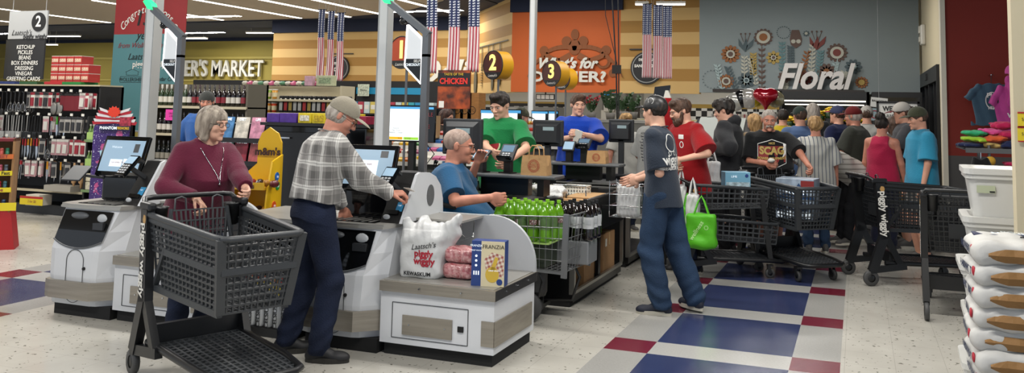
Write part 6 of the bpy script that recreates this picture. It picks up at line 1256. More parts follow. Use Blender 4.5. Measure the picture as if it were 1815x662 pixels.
# tote and bags on the second cart
TG = mat('tote_green', '#4fae12', .55, bump=.2, bscale=20)
def tote(px, py, Y, w, h, label, m_, name='tote_bag', cat='bag', rz=0, handle=True, seed=1):
    p = AY(px, py, Y); t = thing(name, label, cat, tuple(p), rz); v = Vox((-w*.8, -.14, -.02), (w*.8, .14, h+.02), .007)
    v.boxr((0, 0, h*.45), (w*.46, .075, h*.44), .03, 0); v.ell((0, 0, h*.15), (w*.5, .09, h*.18), .04); v.disp(lambda X, Y, Z: .006*np.sin(X*30+Z*14+seed)*np.sin(Z*20+Y*20)+(0 if handle else .006)*np.abs(np.sin(X*70+2*np.sin(Z*12)))); 
    b = v.build('bag_body', m_, t); k = MB()
    for s_ in (-.05, .05): k.tube([(-w*.25, s_, h*.82), (-w*.1, s_*.6, h*1.2), (0, 0, h*1.35), (w*.1, s_*.6, h*1.2), (w*.25, s_, h*.82)], .008, 6)
    k.build('handle', m_, t); return b
b = tote(1243, 440, 8.12, .30, .36, 'bright green reusable tote bag hanging from the two tier cart', TG, rz=.1)
decal(text_mesh('wellness', .06, bold=.001), b, (-.04, -.12, .17), Vector((.5, 0, .8)), Vector((-.8, 0, .5)), mat('tote_print', '#a9d98a', .6)); decal(ring_mesh(.02, .02, .005), b, (.05, -.12, .2), EX, EZ, mat('tote_print', '#a9d98a'))
tote(1218, 412, 8.35, .12, .28, 'narrow green bag half hidden between the bagger and the green tote', TG, rz=.3)
tote(1228, 400, 8.28, .14, .34, 'white plastic bag hanging from the two tier cart behind the green tote', PLW, 'plastic_bag', 'plastic bag', .1, False, 4)
tote(1207, 385, 8.45, .12, .36, 'white plastic bag with red print held behind the bagger in navy', PLW, 'plastic_bag', 'plastic bag', .3, False, 7)
tote(1262, 330, 9.2, .2, .3, 'white plastic bag standing before the youth in the hoodie', PLW, 'plastic_bag', 'plastic bag', .2, False, 9)
# box and beer case in the carts
t = thing('carton', 'light blue carton in the upper basket of the two tier cart', 'carton', tuple(AY(1304, 330, 8.82)), .4); MB().box((0, 0, .07), (.26, .17, .15), bev=.004).build('box', mat('carton_sky', '#6fa3bd', .45), t); MB().span((-.12, -.087, .0), (.12, -.085, .045)).build('photo_band', mat('carton_grey', '#9fb3bb', .5, var=.4, vscale=40), t); text('LIME', .03, (-.04, -.0875, .1), EX, EZ, SCW, t); MB().cyl((.09, -.088, .11), (.09, -.086, .11), .018, 14).build('emblem', WB, t)
t = thing('beer_case', 'silver and blue beer case standing in the cart of the man in black', 'beer case', (-.58, 9.06, .58), -.15); BS = mat('case_silver_blue', '#8d9bab', .35, var=.25, vscale=12); MB().box((0, 0, .2), (.38, .3, .40), bev=.005).build('box', BS, t)
k = MB(); k.prism([(-.13, .23), (-.04, .33), (0, .30), (.04, .36), (.13, .23)], (0, -.1515, 0), EX, EZ, .001); k.span((-.19, -.1515, .20), (.19, -.1505, .225)); k.build('mountain_print', mat('mountain_blue', '#29466e', .4), t); text('BUSCH', .11, (0, -.153, .12), EX, EZ, mat('ink_navy', '#1c2a4a', .5), t, bold=.004); text('BUSCH', .06, (0, -.153, .265), EX, EZ, SCW, t, bold=.002); MB().span((.06, -.1525, .32), (.19, -.1515, .385)).build('red_corner', mat('print_dark_red', '#7a1d1c'), t); k = MB(); [k.prism([(x+.035*math.cos(a), .045+.035*math.sin(a)) for a in np.linspace(0, 2*PI, 14, endpoint=False)], (0, -.1525, 0), EX, EZ, .001) for x in (-.14, -.05, .04, .13)]; k.build('can_print', SCW, t)

# ---------------------------------------------------------------- shelving at the left
BGE = mat('gondola_beige', '#b3a98e', .5); PEG = mat('pegboard_black', '#121213', .6); SHB2 = mat('shelf_black', '#18181a', .45); TAGW = mat('price_tag', '#d8d5cc', .5)
def gondola(x0, x1, y, depth, levels, label, back, shelf, zt, lip=None, deck=.16):
    t = thing('shelf_unit', label, 'shelves', ((x0+x1)/2, y, 0)); h = (x1-x0)/2
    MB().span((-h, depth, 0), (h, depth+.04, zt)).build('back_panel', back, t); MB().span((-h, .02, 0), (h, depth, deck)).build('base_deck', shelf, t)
    for z in levels:
        s_ = MB().span((-h, .0, z-.02), (h, depth, z)).build('shelf', shelf, t); MB().span((-h, -.008, z-.03), (h, .0, z+.005)).build('price_rail', lip or shelf, s_)
    for x in (-h, h-.03): MB().span((x, 0.02, 0), (x+.03, depth+.04, zt)).build('side_panel', back, t)
    return t
gondola(-12.7, -10.05, 9.0, .38, (.35,), 'black pegboard rack of kitchen tools at the far left', PEG, SHB2, 1.84, BGE, .14)
def tool_mesh(kind):
    m = MB()
    if kind == 'spoon': m.tube([(0, 0, 0), (0, .005, -.12), (0, 0, -.22)], .006, 6); m.sphere((0, 0, -.26), (.03, .01, .045), 10, 8, mi=1)
    elif kind == 'turner': m.tube([(0, 0, 0), (0, .0, -.2)], .007, 6); m.box((0, 0, -.25), (.07, .006, .09), 1); [m.box((x, -.004, -.25), (.006, .004, .06), 0) for x in (-.02, 0, .02)]
    elif kind == 'whisk':
        m.cyl((0, 0, 0), (0, 0, -.12), .01, 8)
        for a in range(3): c, s_ = math.cos(a*PI/3), math.sin(a*PI/3); m.tube([(0, 0, -.12), (.03*c, .03*s_, -.18), (.03*c, .03*s_, -.24), (0, 0, -.27), (-.03*c, -.03*s_, -.24), (-.03*c, -.03*s_, -.18), (0, 0, -.12)], .002, 4, mi=1)
    elif kind == 'pin': m.lathe([(0, 0), (.012, 0), (.014, -.06), (.028, -.07), (.03, -.24), (.014, -.26), (.012, -.31), (0, -.31)], n=12)
    elif kind == 'strainer': m.tube([(0, 0, 0), (0, 0, -.12)], .006, 6, mi=1); m.sphere((0, 0, -.2), (.08, .035, .08), 16, 10); m.tube([(.082*math.cos(a), -.01, -.2+.082*math.sin(a)) for a in np.linspace(0, 2*PI, 20, endpoint=False)], .005, 5, closed=True, mi=1)
    elif kind == 'mitt': m.box((0, 0, -.12), (.09, .03, .22), bev=.012); m.box((.05, 0, -.12), (.03, .025, .08), bev=.01); m.box((0, -.001, -.02), (.095, .034, .03), 1)
    elif kind == 'card': m.box((0, 0, -.1), (.075, .004, .2)); m.box((0, -.008, -.12), (.05, .016, .11), 1, bev=.004); m.box((0, -.003, -.015), (.075, .004, .03), 1)
    elif kind == 'knife': m.box((0, 0, -.05), (.022, .014, .1), bev=.004); m.prism([(-.015, -.1), (.012, -.1), (.018, -.18), (.0, -.27), (-.012, -.2)], (0, 0, 0), EX, EZ, .002, 1)
    elif kind == 'tongs': m.tube([(0, 0, 0), (-.012, 0, -.1), (-.016, 0, -.24)], .004, 5, mi=1); m.tube([(0, 0, 0), (.012, 0, -.1), (.016, 0, -.24)], .004, 5, mi=1); m.box((0, 0, -.03), (.025, .02, .05))
    return m
tm = dict(spoon=[('black handled serving spoon', BP, BP)], turner=[('grey plastic turner', mat('tool_lightgrey', '#9a9a98', .4), mat('tool_lightgrey', '#9a9a98')), ('black slotted turner', BP, BP)], whisk=[('steel whisk', BP, CHROME)], pin=[('wooden rolling pin', mat('wood_pale', '#b58f63', .6), BP)], strainer=[('round mesh strainer', mat('mesh_grey', '#8d8c88', .4, .5), BP)],
          mitt=[('maroon oven mitt', mat('mitt_maroon', '#6a1622', .85), mat('mitt_trim', '#1b1517', .8))], card=[('white carded kitchen gadget', TAGW, mat('card_red', '#8f2230', .5)), ('carded gadget with dark insert', mat('card_grey', '#a09c96', .5), mat('card_dark', '#2a2a2d', .5)), ('carded gadget with pale plastic insert', mat('card_pink', '#b98d92', .5), mat('card_pale', '#c6c4bc', .4))],
          knife=[('yellow handled peeling knife', mat('handle_yellow', '#c98a16', .5), CHROME), ('red handled peeling knife', mat('handle_red', '#9c1a22', .5), CHROME), ('green handled knife', mat('handle_green', '#3c8a2a', .5), CHROME)], tongs=[('steel tongs', mat('handle_red', '#9c1a22'), CHROME)])
TM = {}
def tool(kind, k, x, z, row, y=8.93):
    key = (kind, k)
    if key not in TM: nm, a, b = tm[kind][k]; TM[key] = (tool_mesh(kind).mesh(kind, [a, b]), nm)
    me, nm = TM[key]; o = bpy.data.objects.new(dict(spoon='serving_spoon', turner='turner', whisk='whisk', pin='rolling_pin', strainer='strainer', mitt='oven_mitt', card='kitchen_gadget', knife='knife', tongs='tongs')[kind], me); COL.objects.link(o)
    o.location = (x, y, z); o.scale = (1.2, 1, 1.12); o.rotation_euler = (0, random.uniform(-.05, .05), random.uniform(-.3, .3)); tag(o, f'{nm} hanging in the {row} row of the pegboard rack', 'kitchen tool', f'{nm} items, {row} row of the pegboard')
rows = (('top', 1.74, [('pin', 0)]*6+[('spoon', 0)]*4+[('whisk', 0)]*4+[('card', 1), ('card', 0)]*3+[('strainer', 0)]*2+[('mitt', 0)]*4+[('card', 2), ('card', 0)]),
        ('second', 1.40, [('card', 0), ('card', 2)]*3+[('turner', 0)]*5+[('turner', 1)]*4+[('card', 2), ('tongs', 0), ('knife', 2)]+[('card', 1)]*4+[('spoon', 0)]),
        ('third', 1.08, [('card', 0)]*5+[('card', 2)]+[('knife', 0), ('knife', 1)]*4+[('card', 1), ('whisk', 0)]+[('card', 2)]*3+[('card', 0)]*3),
        ('lowest', .76, [('card', 1)]*4+[('card', 0), ('card', 1), ('tongs', 0)]*2+[('card', 2)]*3+[('knife', 0), ('card', 1)]*2+[('pin', 0)]*2))
for nm, z, L in rows:
    n = len(L); k = MB()
    for i, (kd, q) in enumerate(L):
        x = -12.6+(i+.5)*2.45/n; tool(kd, q, x, z, nm); k.cyl((x, 8.9, z+.005), (x, 9.38, z+.005), .004, 5)
        if i % 2 == 0: k.span((x-.025, 8.885, z+.015), (x+.025, 8.89, z+.05), 1)
        if kd not in ('mitt', 'strainer'): tool(kd, q, x+.015, z, nm, 9.05)
    o = k.build('display_hooks', [CHROME, TAGW]); tag(o, f'row of wire hooks with white price tags, {nm} row of the pegboard rack', 'hooks')
# cup packs on top of the rack, low boxes on the deck
o = thing('cup_pack', 'red and white carton of cups stacked on the pegboard rack', 'carton', (0, 0, 0), 0, 'cup cartons stacked on the pegboard rack'); MB().box((0, 0, .06), (.14, .2, .12)).build('box', mat('carton_red', '#a32a26', .5), o); MB().box((0, -.101, .06), (.12, .004, .05)).build('photo_panel', mat('carton_photo', '#c4a38c', .5, var=.5, vscale=60), o); MB().box((0, 0, .121), (.142, .202, .006)).build('lid', TAGW, o)
n = 0
for k_, cnt in ((0, 5), (1, 5), (2, 4)):
    for i in range(cnt):
        p = (-11.0+i*.148-.0, 9.15, 1.90+k_*.127)
        if n == 0: o.location = p
        else: dup(o, p)
        n += 1
tag(MB().span((-12.7, 9.0, 1.84), (-10.05, 9.4, 1.86)).build('rack_top', BGE), 'beige top board of the pegboard rack', 'shelf board')
for x, c_, nm in ((-11.9, '#1e2f66', 'blue'), (-10.6, '#1f7a35', 'green'), (-11.45, '#24502c', 'dark green'), (-10.95, '#b3262a', 'red')): tag(MB().span((x-.18, 9.0, 1.86), (x+.18, 9.3, 1.90), bev=.006).build('flat_tray', mat('tray_'+nm.replace(' ', '_'), c_, .5)), f'{nm} flat tray lying on top of the pegboard rack', 'tray')
for x, w, z, c_, lab in ((-11.0, .26, .30, '#c9c3b6', 'white display box with small coloured jars on the deck of the pegboard rack'), (-10.55, .5, .16, '#9a958a', 'low pale carton on the deck of the pegboard rack')):
    t = thing('display_box', lab, 'box', (x, 8.85, .36 if z < .2 else .14)); MB().span((-w/2, 0, 0), (w/2, .2, z*.5)).build('box', mat('disp'+str(x), c_, .6), t)
t = thing('price_sign', 'yellow and red price sign on the floor deck of the pegboard rack', 'sign', (-11.0, 8.83, .2)); MB().span((-.22, 0, -.05), (.22, .006, .07)).build('card', mat('sign_yellow', '#d6bd1c', .5), t); MB().span((-.22, -.002, .04), (.22, 0, .07)).build('red_band', mat('sign_red', '#a81c1c', .5), t); text('2 for $3', .05, (.02, -.003, -.0), EX, EZ, INKR, t)
# dressing shelf
gondola(-9.98, -9.5, 8.75, .35, (.42, .74, 1.10), 'narrow black shelf of dressings beside the pegboard rack', PEG, SHB2, 1.42, mat('rail_green', '#6f8a5a', .5), .3)
def small_bottle(nm, c, c2, label, h, r, group, carton=None):
    t = thing(nm, label, 'bottle', (0, 0, 0), 0, group)
    MB().lathe([(0, 0), (r, 0), (r, h*.6), (r*.45, h*.78), (r*.4, h*.92), (0, h*.92)], n=12).build('bottle', mat('b'+c, c, .15, coat=.3), t); MB().lathe([(r*1.02, h*.12), (r*1.02, h*.5)], n=12).build('label', mat('l'+c2, c2, .5), t); MB().lathe([(0, h*.9), (r*.5, h*.9), (r*.5, h), (0, h)], n=10, smooth=False).build('cap', mat('cap_silver', '#a7a49a', .4), t); return t
for r_, z in enumerate((.742, 1.102)):
    for k_, (c, c2, nm) in enumerate((('#5c7a3a', '#9fbf6a', 'pale green'), ('#2f6a34', '#2f7a3e', 'green'), ('#b3961c', '#d4ba2e', 'yellow'), ('#7f8fa8' if r_ == 0 else '#b5a03a', '#8fa8c4' if r_ == 0 else '#d8c65a', 'light'))):
        o = small_bottle('dressing_bottle', c, c2, f'{nm} dressing bottle on the {("lower", "upper")[r_]} bottle shelf of the black dressing shelf', .21, .026, f'{nm} dressings, {("lower", "upper")[r_]} bottle shelf')
        for i in range(2):
            for j in range(2):
                p = (-9.93+k_*.118+i*.056, 8.79+j*.06, z)
                if i == j == 0: o.location = p
                else: dup(o, p)
        ct = MB().span((-9.957+k_*.118, 8.758, z), (-9.847+k_*.118, 8.762, z+.1)); tag(ct.build('dressing_carton', mat('l'+c2, c2, .5)), f'{nm} card carrier front of the dressings, {("lower", "upper")[r_]} bottle shelf', 'carton')
for r_, z in enumerate((.302, .422)):
    for k_, c in enumerate(('#c9c2a8', '#c98a1e', '#8a8f4a', '#5f86a8')):
        if r_ == 0: continue
        for q in range(2): tag(MB().span((-9.95+k_*.115, 8.78, z+q*.115), (-9.85+k_*.115, 8.95, z+.105+q*.115), bev=.004).build('small_box', mat('box'+c, c, .5, var=.2, vscale=30)), ('pale', 'orange', 'olive', 'blue')[k_]+(' lower', ' upper')[q]+' small box on the low shelf of dressings', 'box')
t = thing('price_card', 'white and purple price card with a black 8 on the dressing shelf', 'price tag', (-9.62, 8.735, .415)); MB().box((0, 0, 0), (.2, .004, .1)).build('card', TAGW, t); text('8', .09, (.05, -.003, 0), EX, EZ, SK, t, bold=.003); MB().box((-.06, -.003, 0), (.06, .002, .08)).build('colour_block', mat('tag_purple', '#3b2f6b', .5), t)
t = thing('price_card', 'white price card reading 2 for 4 on the upper dressing shelf', 'price tag', (-9.68, 8.735, 1.06)); MB().box((0, 0, 0), (.2, .004, .1)).build('card', TAGW, t); text('2/$4', .08, (0, -.003, 0), EX, EZ, SK, t, bold=.002)
# wine shelves
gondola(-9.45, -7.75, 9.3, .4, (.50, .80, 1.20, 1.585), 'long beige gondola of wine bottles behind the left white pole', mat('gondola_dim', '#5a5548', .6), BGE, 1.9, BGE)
def wine(nm, c, cl, cc, label, group):
    t = thing('wine_bottle', label, 'wine bottle', (0, 0, 0), 0, group); r = .037
    MB().lathe([(0, 0), (r, 0), (r, .17), (r*.75, .2), (.014, .225), (.013, .29), (0, .29)], n=14).build('bottle', mat('w'+c, c, .08, coat=.4), t); MB().lathe([(r*1.02, .05), (r*1.02, .13)], n=14).build('label', mat('wl'+cl, cl, .5), t); MB().lathe([(.0145, .24), (.016, .3), (0, .3)], n=8).build('foil', mat('wf'+cc, cc, .4), t); return t
kinds = (('#24351c', '#c9c4b5', '#a8a59c', 'green glass wine bottle with pale foil'), ('#140f10', '#c4bfb4', '#1c1a1b', 'dark wine bottle with white label'), ('#180c0e', '#7d1f2a', '#2a1114', 'dark wine bottle with red label'), ('#0f1210', '#8f8a7d', '#15171a', 'dark wine bottle with grey label'))
for r_, (z, nm) in enumerate(((1.587, 'top'), (1.202, 'second'), (.802, 'third'), (.502, 'lowest'))):
    protos = {}
    for i in range(19):
        if r_ == 0: k_ = 0 if i < 7 else (1 if i % 5 < 3 else 2)
        elif r_ == 1: k_ = 1 if i < 9 else 3
        elif r_ == 2: k_ = 3 if i < 7 else 2
        else: k_ = 2 if i < 8 else 1
        if r_ == 3 and z+.3 > .8: sc = .9
        c, cl, cc, ln = kinds[k_]; p = (-9.36+i*.084, 9.36, z); sc = .9 if r_ == 3 else 1
        if k_ not in protos: o = wine('w', c, cl, cc, f'{ln} on the {nm} wine shelf', f'{ln}s, {nm} wine shelf'); protos[k_] = o; o.location = p; o.scale = (sc,)*3
        else: o = dup(protos[k_], p, random.uniform(-.4, .4), scale=sc)
t = thing('sale_tag', 'bright pink sale tag hanging from the top wine shelf', 'price tag', (-9.0, 9.27, 1.46)); MB().box((0, 0, 0), (.2, .004, .15)).build('card', mat('hot_pink_card', '#d23a96', .5, emit=.05), t); text('SALE\n4.99', .04, (0, -.004, 0), EX, EZ, mat('ink_plum', '#6a1750', .5), t)
# fireworks standee
t = thing('fireworks_display', 'purple starry fireworks standee with a stars and stripes header before the wine', 'display', (-8.68, 8.05, 0), .15)
def starry():
    m, nt, b = node_mat('starry_print', .4); n = NT(nt); X, Y, Z, P = n.coord(); a = n.noise(P, 9, 4); s_ = n.m('GREATER_THAN', n.noise(P, 60, 1), .68); c = n.mix(a, '#191a4a', '#4a2a78'); c = n.mix(n.m('GREATER_THAN', n.noise(P, 7, 5), .62), c, '#a84a7c'); nt.links.new(n.mix(s_, c, '#d8d8e8'), b.inputs['Base Color']); return m
MB().prism([(-.3, 0), (.2, 0), (.2, 1.28), (.0, 1.42), (-.22, 1.44), (-.3, 1.3)], (0, 0, 0), EX, EZ, .02).build('board', starry(), t)
k = MB()
for s_ in (-1, 1):
    for j in range(6): k.prism([(0, 1.36+.02*j), (s_*(.30-.02*j), 1.46+.035*j-.12), (s_*(.32-.02*j), 1.50+.035*j-.12), (0, 1.39+.02*j)][::s_], (0, -.03-.002*j, 0), EX, EZ, .003, j % 2)
k.build('wing_header', [mat('flag_red', '#9c1b2a', .5), mat('flag_pale', '#c9c6c8', .5)], t); MB().prism([(.1*math.cos(a)*(1 if i % 2 else .75), 1.5+.075*math.sin(a)*(1 if i % 2 else .75)) for i, a in enumerate(np.linspace(0, 2*PI, 24, endpoint=False))], (0, -.05, 0), EX, EZ, .004).build('burst', mat('burst_red', '#c8331c', .5), t); MB().span((-.2, -.045, 1.27), (.24, -.04, 1.33)).build('name_band', mat('band_navy', '#10163c', .5), t)
text('PHANTOM', .05, (-.07, -.047, 1.30), EX, EZ, SCW, t, bold=.001); text('FIREWORKS', .045, (.14, -.047, 1.30), EX, EZ, mat('fw_yellow', '#d8b42a', .5), t, bold=.001, wx=.7); MB().box((.16, -.04, 1.38), (.16, .004, .12)).build('photo_panel', mat('fw_photo', '#8f2a3a', .5, var=.5, vscale=30), t); MB().box((-.05, -.02, .98), (.26, .004, .14), 0, rotm(0, -.25)).build('notice', mat('notice_pale', '#9ec0cf', .5), t); text('Buy 1 Get 1', .04, (-.05, -.024, .98), EX, Vector((0, 0, 1)), SK, t); MB().span((-.3, 0, 0), (.2, .3, .9)).build('bin', mat('fw_bin', '#1a1840', .5), t)
# red candy shipper
t = thing('candy_display', 'cardboard candy display with yellow price strips on a red base at the left edge', 'display', (-8.96, 6.5, 0), .75); 
MB().prism([(-.5, 0), (.42, 0), (.36, .42), (-.5, .42)], (0, 0, 0), EX, EZ, -.29).build('red_base', mat('shipper_red', '#a3141a', .5), t)
MB().span((-.5, .24, .4), (.36, .28, 1.2)).span((.335, 0, .4), (.36, .28, 1.2)).build('cardboard_shell', CARDB, t)
for i, (z, s_) in enumerate(((.42, '$3.59'), (.62, 'Sugar Free'), (.80, 'Lasts Tired Fast'), (.98, 'SOUR MEET'))):
    k = MB().span((-.5, .02, z), (.34, .25, z+.015)).build('tray', CARDB, t); MB().span((-.52, -.015, z-.0), (.38-.03*(i > 0)+.03*(i == 0), .0, z+(.085 if i == 0 else .05))).build('price_strip', mat('strip_orange' if i == 3 else 'strip_yellow', '#c4662a' if i == 3 else '#d6c31e', .5), k); text(s_, .05 if i else .07, (.17, -.017, z+(.045 if i == 0 else .026)), EX, EZ, INKR if i != 2 else SK, k, bold=.001)
MB().span((-.5, 0, 1.17), (.36, .28, 1.2)).build('top_edge', mat('shipper_maroon', '#6b1420', .5), t)
for i, z in enumerate((.435, .635, .815, .995)):
    prot = {}
    for q in range(8):
        kq = q % 2; nm = (('blue', 'pink'), ('teal', 'red'), ('grey', 'pink'), ('green', 'coral'))[i][kq]; cc = dict(blue='#3a5578', pink='#b0566a', teal='#3f6a78', red='#9c2a38', grey='#55606a', green='#2f7a5c', coral='#c45a52')[nm]; p = (-8.96+math.cos(.75)*(.28-q*.055)-.034, 6.5+math.sin(.75)*(.28-q*.055)+.037, z)
        if kq not in prot: o = thing('candy_tube', f'small {nm} candy tube on tier {("one", "two", "three", "four")[i]} of the candy display', 'candy', p, 0, f'{nm} candy tubes, tier {("one", "two", "three", "four")[i]} from the bottom of the candy display'); MB().lathe([(0, 0), (.02, 0), (.02, .075), (0, .075)], n=10).build('tube', mat('ct'+nm, cc, .4), o); MB().lathe([(0, .075), (.021, .075), (.019, .1), (0, .103)], n=10).build('cap', mat('ctc'+nm, cc, .3), o); prot[kq] = o
        else: dup(prot[kq], p)
# hands-free side shelf at the left of the machine (drinks cooler)
t = thing('drinks_cooler', 'low cooler of white energy drink cans with a yellow sign, left of the plaid shirt', 'cooler', (-3.95, 4.98, 0)); MB().span((-.28, .04, .0), (.26, .6, .06)).span((-.28, .04, .06), (-.25, .6, .80)).span((.23, .04, .06), (.26, .6, .8)).span((-.28, .56, .06), (.26, .6, .8)).build('case', BP, t); MB().span((-.32, .0, .80), (.29, .66, .83), bev=.006).build('steel_top', STEEL, t); MB().span((-.25, .1, .42), (.23, .56, .44)).build('shelf', SHB2, t)
k = MB().span((-.25, .03, .29), (.23, .04, .42)).build('price_sign', mat('sign_yellow', '#d6bd1c'), t); MB().span((-.25, .025, .385), (.23, .03, .42)).build('red_band', mat('sign_red', '#a81c1c'), k); text('EVERYDAY LOW PRICE', .028, (-.01, .022, .402), EX, EZ, mat('fw_yellow', '#d8b42a'), k); text('ASSORTED\nEnergy Drinks', .03, (-.02, .027, .34), EX, EZ, SK, k)
o = thing('energy_drink_can', 'slim white energy drink can in the low cooler', 'can', (-4.14, 5.06, .06), 0, 'slim white cans in the low cooler'); MB().lathe([(0, 0), (.024, 0), (.029, .01), (.029, .15), (.022, .165), (0, .165)], n=14).build('can', mat('can_white', '#c9ccce', .25, .3), o); text('CELSIUS', .045, (0, -.0305, .08), EZ, -EX, SK, o, bold=.001)
for z in (.06, .445):
    for i in range(6):
        for j in range(2):
            if not (z == .06 and i == j == 0): dup(o, (-4.14+i*.072, 5.06+j*.08, z))

# candy bar display
t = thing('candy_stand', 'tall yellow chocolate candy stand with coloured lentil prints beside the woman', 'display', (-4.74, 5.75, 0), .2); MY = mat('stand_yellow', '#dcae0c', .45); MYD = mat('stand_yellow_inner', '#c79a12', .5)
k = MB().prism([(-.2, .0), (.14, .0), (.14, 1.05), (.135, 1.30), (.10, 1.38), (.02, 1.43), (-.05, 1.38), (-.08, 1.30), (-.08, 1.12), (-.16, 1.05)], (0, .30, 0), EX, EZ, -.02); k.build('back_board', MY, t)
k = MB(); k.prism([(0, 0), (.3, 0), (.3, 1.2), (.12, 1.15), (.05, .9), (0, .5)], (.14, 0, 0), EY, EZ, .015); k.build('side_board', MY, t); MB().prism([(0, 0), (.3, 0), (.3, 1.1), (.1, .95), (0, .5)], (-.2, 0, 0), EY, EZ, .015).build('side_board', MY, t)
for z in (.45, .70, .92): k = MB().span((-.19, .02, z), (.14, .29, z+.012)).span((-.19, .01, z), (.14, .02, z+.06)).build('tray', MYD, t)
text("m&m's", .085, (.025, .315-.04, 1.22), EX, EZ, mat('brown_ink', '#3a1c10', .5), t, bold=.004); text("M&M's", .055, (-.02, .005, .95), EX, EZ, mat('brown_ink', '#3a1c10'), t, bold=.002)
for i, (y, z, c) in enumerate(((.2, 1.02, '#1c5fae'), (.22, .94, '#1f8a3c'), (.17, .78, '#c8501a'), (.1, .56, '#3a1c12'), (.2, .48, '#a81c20'), (.12, .40, '#1f8a3c'))):
    k = MB().cyl((.155, y, z), (.160, y, z), .036, 18); k.build('lentil_print', mat('lent'+c, c, .4), t); text('m', .04, (.1625, y, z), EY, EZ, SCW, t)
for z, nm in ((.465, 'lower'), (.715, 'middle'), (.935, 'upper')):
    for q, (c, cn) in enumerate((('#7a1c1c', 'red'), ('#2d1a14', 'brown'), ('#9c6a1c', 'gold'), ('#5a1418', 'dark red'))):
        o = crumple('candy_bag', (-.035, -.05, 0), (.035, .05, .07), mat('bag'+c, c, .35), f'{cn} candy bag in the {nm} tray of the yellow candy stand', 'candy bag', q, .006, 3, loc=(-4.78+q*.075, 5.86, z), noise=.004)

# magazines and the lane end cabinets
t = thing('magazine_rack', 'black magazine rack between the woman in burgundy and the tall black cabinet', 'rack', (-6.05, 7.3, 0)); MB().span((-.42, .1, 0), (.4, .3, 1.42)).build('back_panel', SHB2, t)
for z in (.25, .62, .98, 1.22): MB().span((-.42, -.02, z), (.4, .1, z+.012)).span((-.42, -.025, z), (.4, -.015, z+.05)).build('pocket', SHB2, t)
mc = ('#b05a5a', '#4a7aa8', '#c9c3b6', '#c98aa0', '#3a3f5c', '#a8a04a', '#7aa8a0', '#8f2a3a'); ttl = ('STYLE', 'HOME', 'DIET', 'LIFE', 'COOK', 'PUZZLES', 'PEOPLE', 'TRAVEL'); mn = ('red', 'blue', 'cream', 'pink', 'navy', 'olive', 'aqua', 'crimson'); rn = ('bottom', 'lower', 'upper', 'top')
for r_, z in enumerate((.265, .635, .995, 1.235)):
    for i in range(4):
        k_ = (i+r_*3) % 8; t = thing('magazine', f'{mn[k_]} magazine, {rn[r_]} pocket row of the rack, place {("first", "second", "third", "fourth")[i]} from left', 'magazine', (-6.35+i*.2, 7.31, z+.0)); R = rotm(-.18); MB().box((0, .02, .13), (.17, .012, .25), 0, R).build('cover', mat('mag'+mc[k_], mc[k_], .3, var=.35, vscale=14), t); text(ttl[k_], .04, tuple(R @ Vector((0, .0, .1))+Vector((0, .012, .13))), R @ EX, R @ EZ, SCW, t, bold=.001)
t = thing('lane_cabinet', 'tall glossy black cabinet behind the man in plaid with cartons on its shelf', 'cabinet', (-5.2, 7.05, 0)); MB().span((-.42, 0, 0), (.75, .5, 1.42), bev=.01).build('cabinet', BG, t); MB().span((-.46, -.04, 1.42), (.78, .5, 1.45)).build('top_shelf', SHB2, t); MB().span((-.40, -.012, .1), (.2, -.002, 1.36), bev=.006).build('door_panel', mat('panel_black', '#141517', .25), t); MB().bar((-.34, -.03, 1.3), (-.1, -.03, 1.3), .015, .015).build('handle', CHROME, t)
def pack(x, y, z, w, d, h, c, label, cat='carton', nm='carton', band=None, txt=None):
    t = thing(nm, label, cat, (x, y, z)); MB().box((0, 0, h/2), (w, d, h), bev=.004).build('box', mat('pk'+c, c, .45, var=.15, vscale=20), t)
    if band: MB().box((0, -d/2-.002, h/2), (w*.7, .003, h*.55)).build('panel', mat('pk'+band, band, .5, var=.4, vscale=50), t)
    if txt: text(txt, h*.3, (0, -d/2-.005, h/2), EX, EZ, SK, t)
    return t
pack(-5.62+.08, 7.15, 1.45, .15, .2, .09, '#4a2a86', 'left purple carton on the tall black cabinet'); pack(-5.36, 7.15, 1.45, .2, .2, .095, '#4a2a86', 'right purple carton on the tall black cabinet')
for i in range(4): pack(-5.16+i*.165, 7.15, 1.45, .155, .2, .1, '#c9b41e', ('first', 'second', 'third', 'fourth')[i]+' yellow carton from the left on the tall black cabinet', band='#cfcabc' if i % 2 == 0 else '#b59a1a')
pack(-4.52, 7.15, 1.45, .1, .15, .08, '#8a1236', 'crimson carton at the right end of the tall black cabinet')
# snacks, coffee, far gondola
gondola(-10.6, -7.75, 11.5, .4, (.45, .8, 1.15, 1.5, 1.72), 'beige gondola of snacks and coffee bags beyond the wine', BGE, BGE, 1.95, BGE)
for z, nm, cs in ((1.502, 'lower', ('#c47a1c', '#b5401c')), (1.722, 'upper', ('#a8952a', '#7a9a2a', '#c48a2a'))):
    pr = {}
    for i in range(11):
        c = cs[(i//2) % len(cs)]; p = (-10.25+i*.115, 11.6, z)
        if c not in pr: cn = {'#c47a1c': 'orange', '#b5401c': 'rust', '#a8952a': 'olive', '#7a9a2a': 'green', '#c48a2a': 'amber'}[c]; o = thing('snack_cup', f'{cn} snack cup on the {nm} shelf of the snack gondola', 'snack', p, 0, f'{cn} snack cups, {nm} snack shelf'); MB().lathe([(0, 0), (.035, 0), (.048, .15), (0, .15)], n=12).build('cup', mat('sc'+c, c, .4), o); MB().lathe([(0, .15), (.051, .15), (.051, .165), (0, .165)], n=12, smooth=False).build('lid', TAGW, o); MB().lathe([(.040, .04), (.0465, .11)], n=12).build('label', mat('sl'+c, '#cfc4a0', .5), o); pr[c] = o
        else: dup(pr[c], p)
cb = None
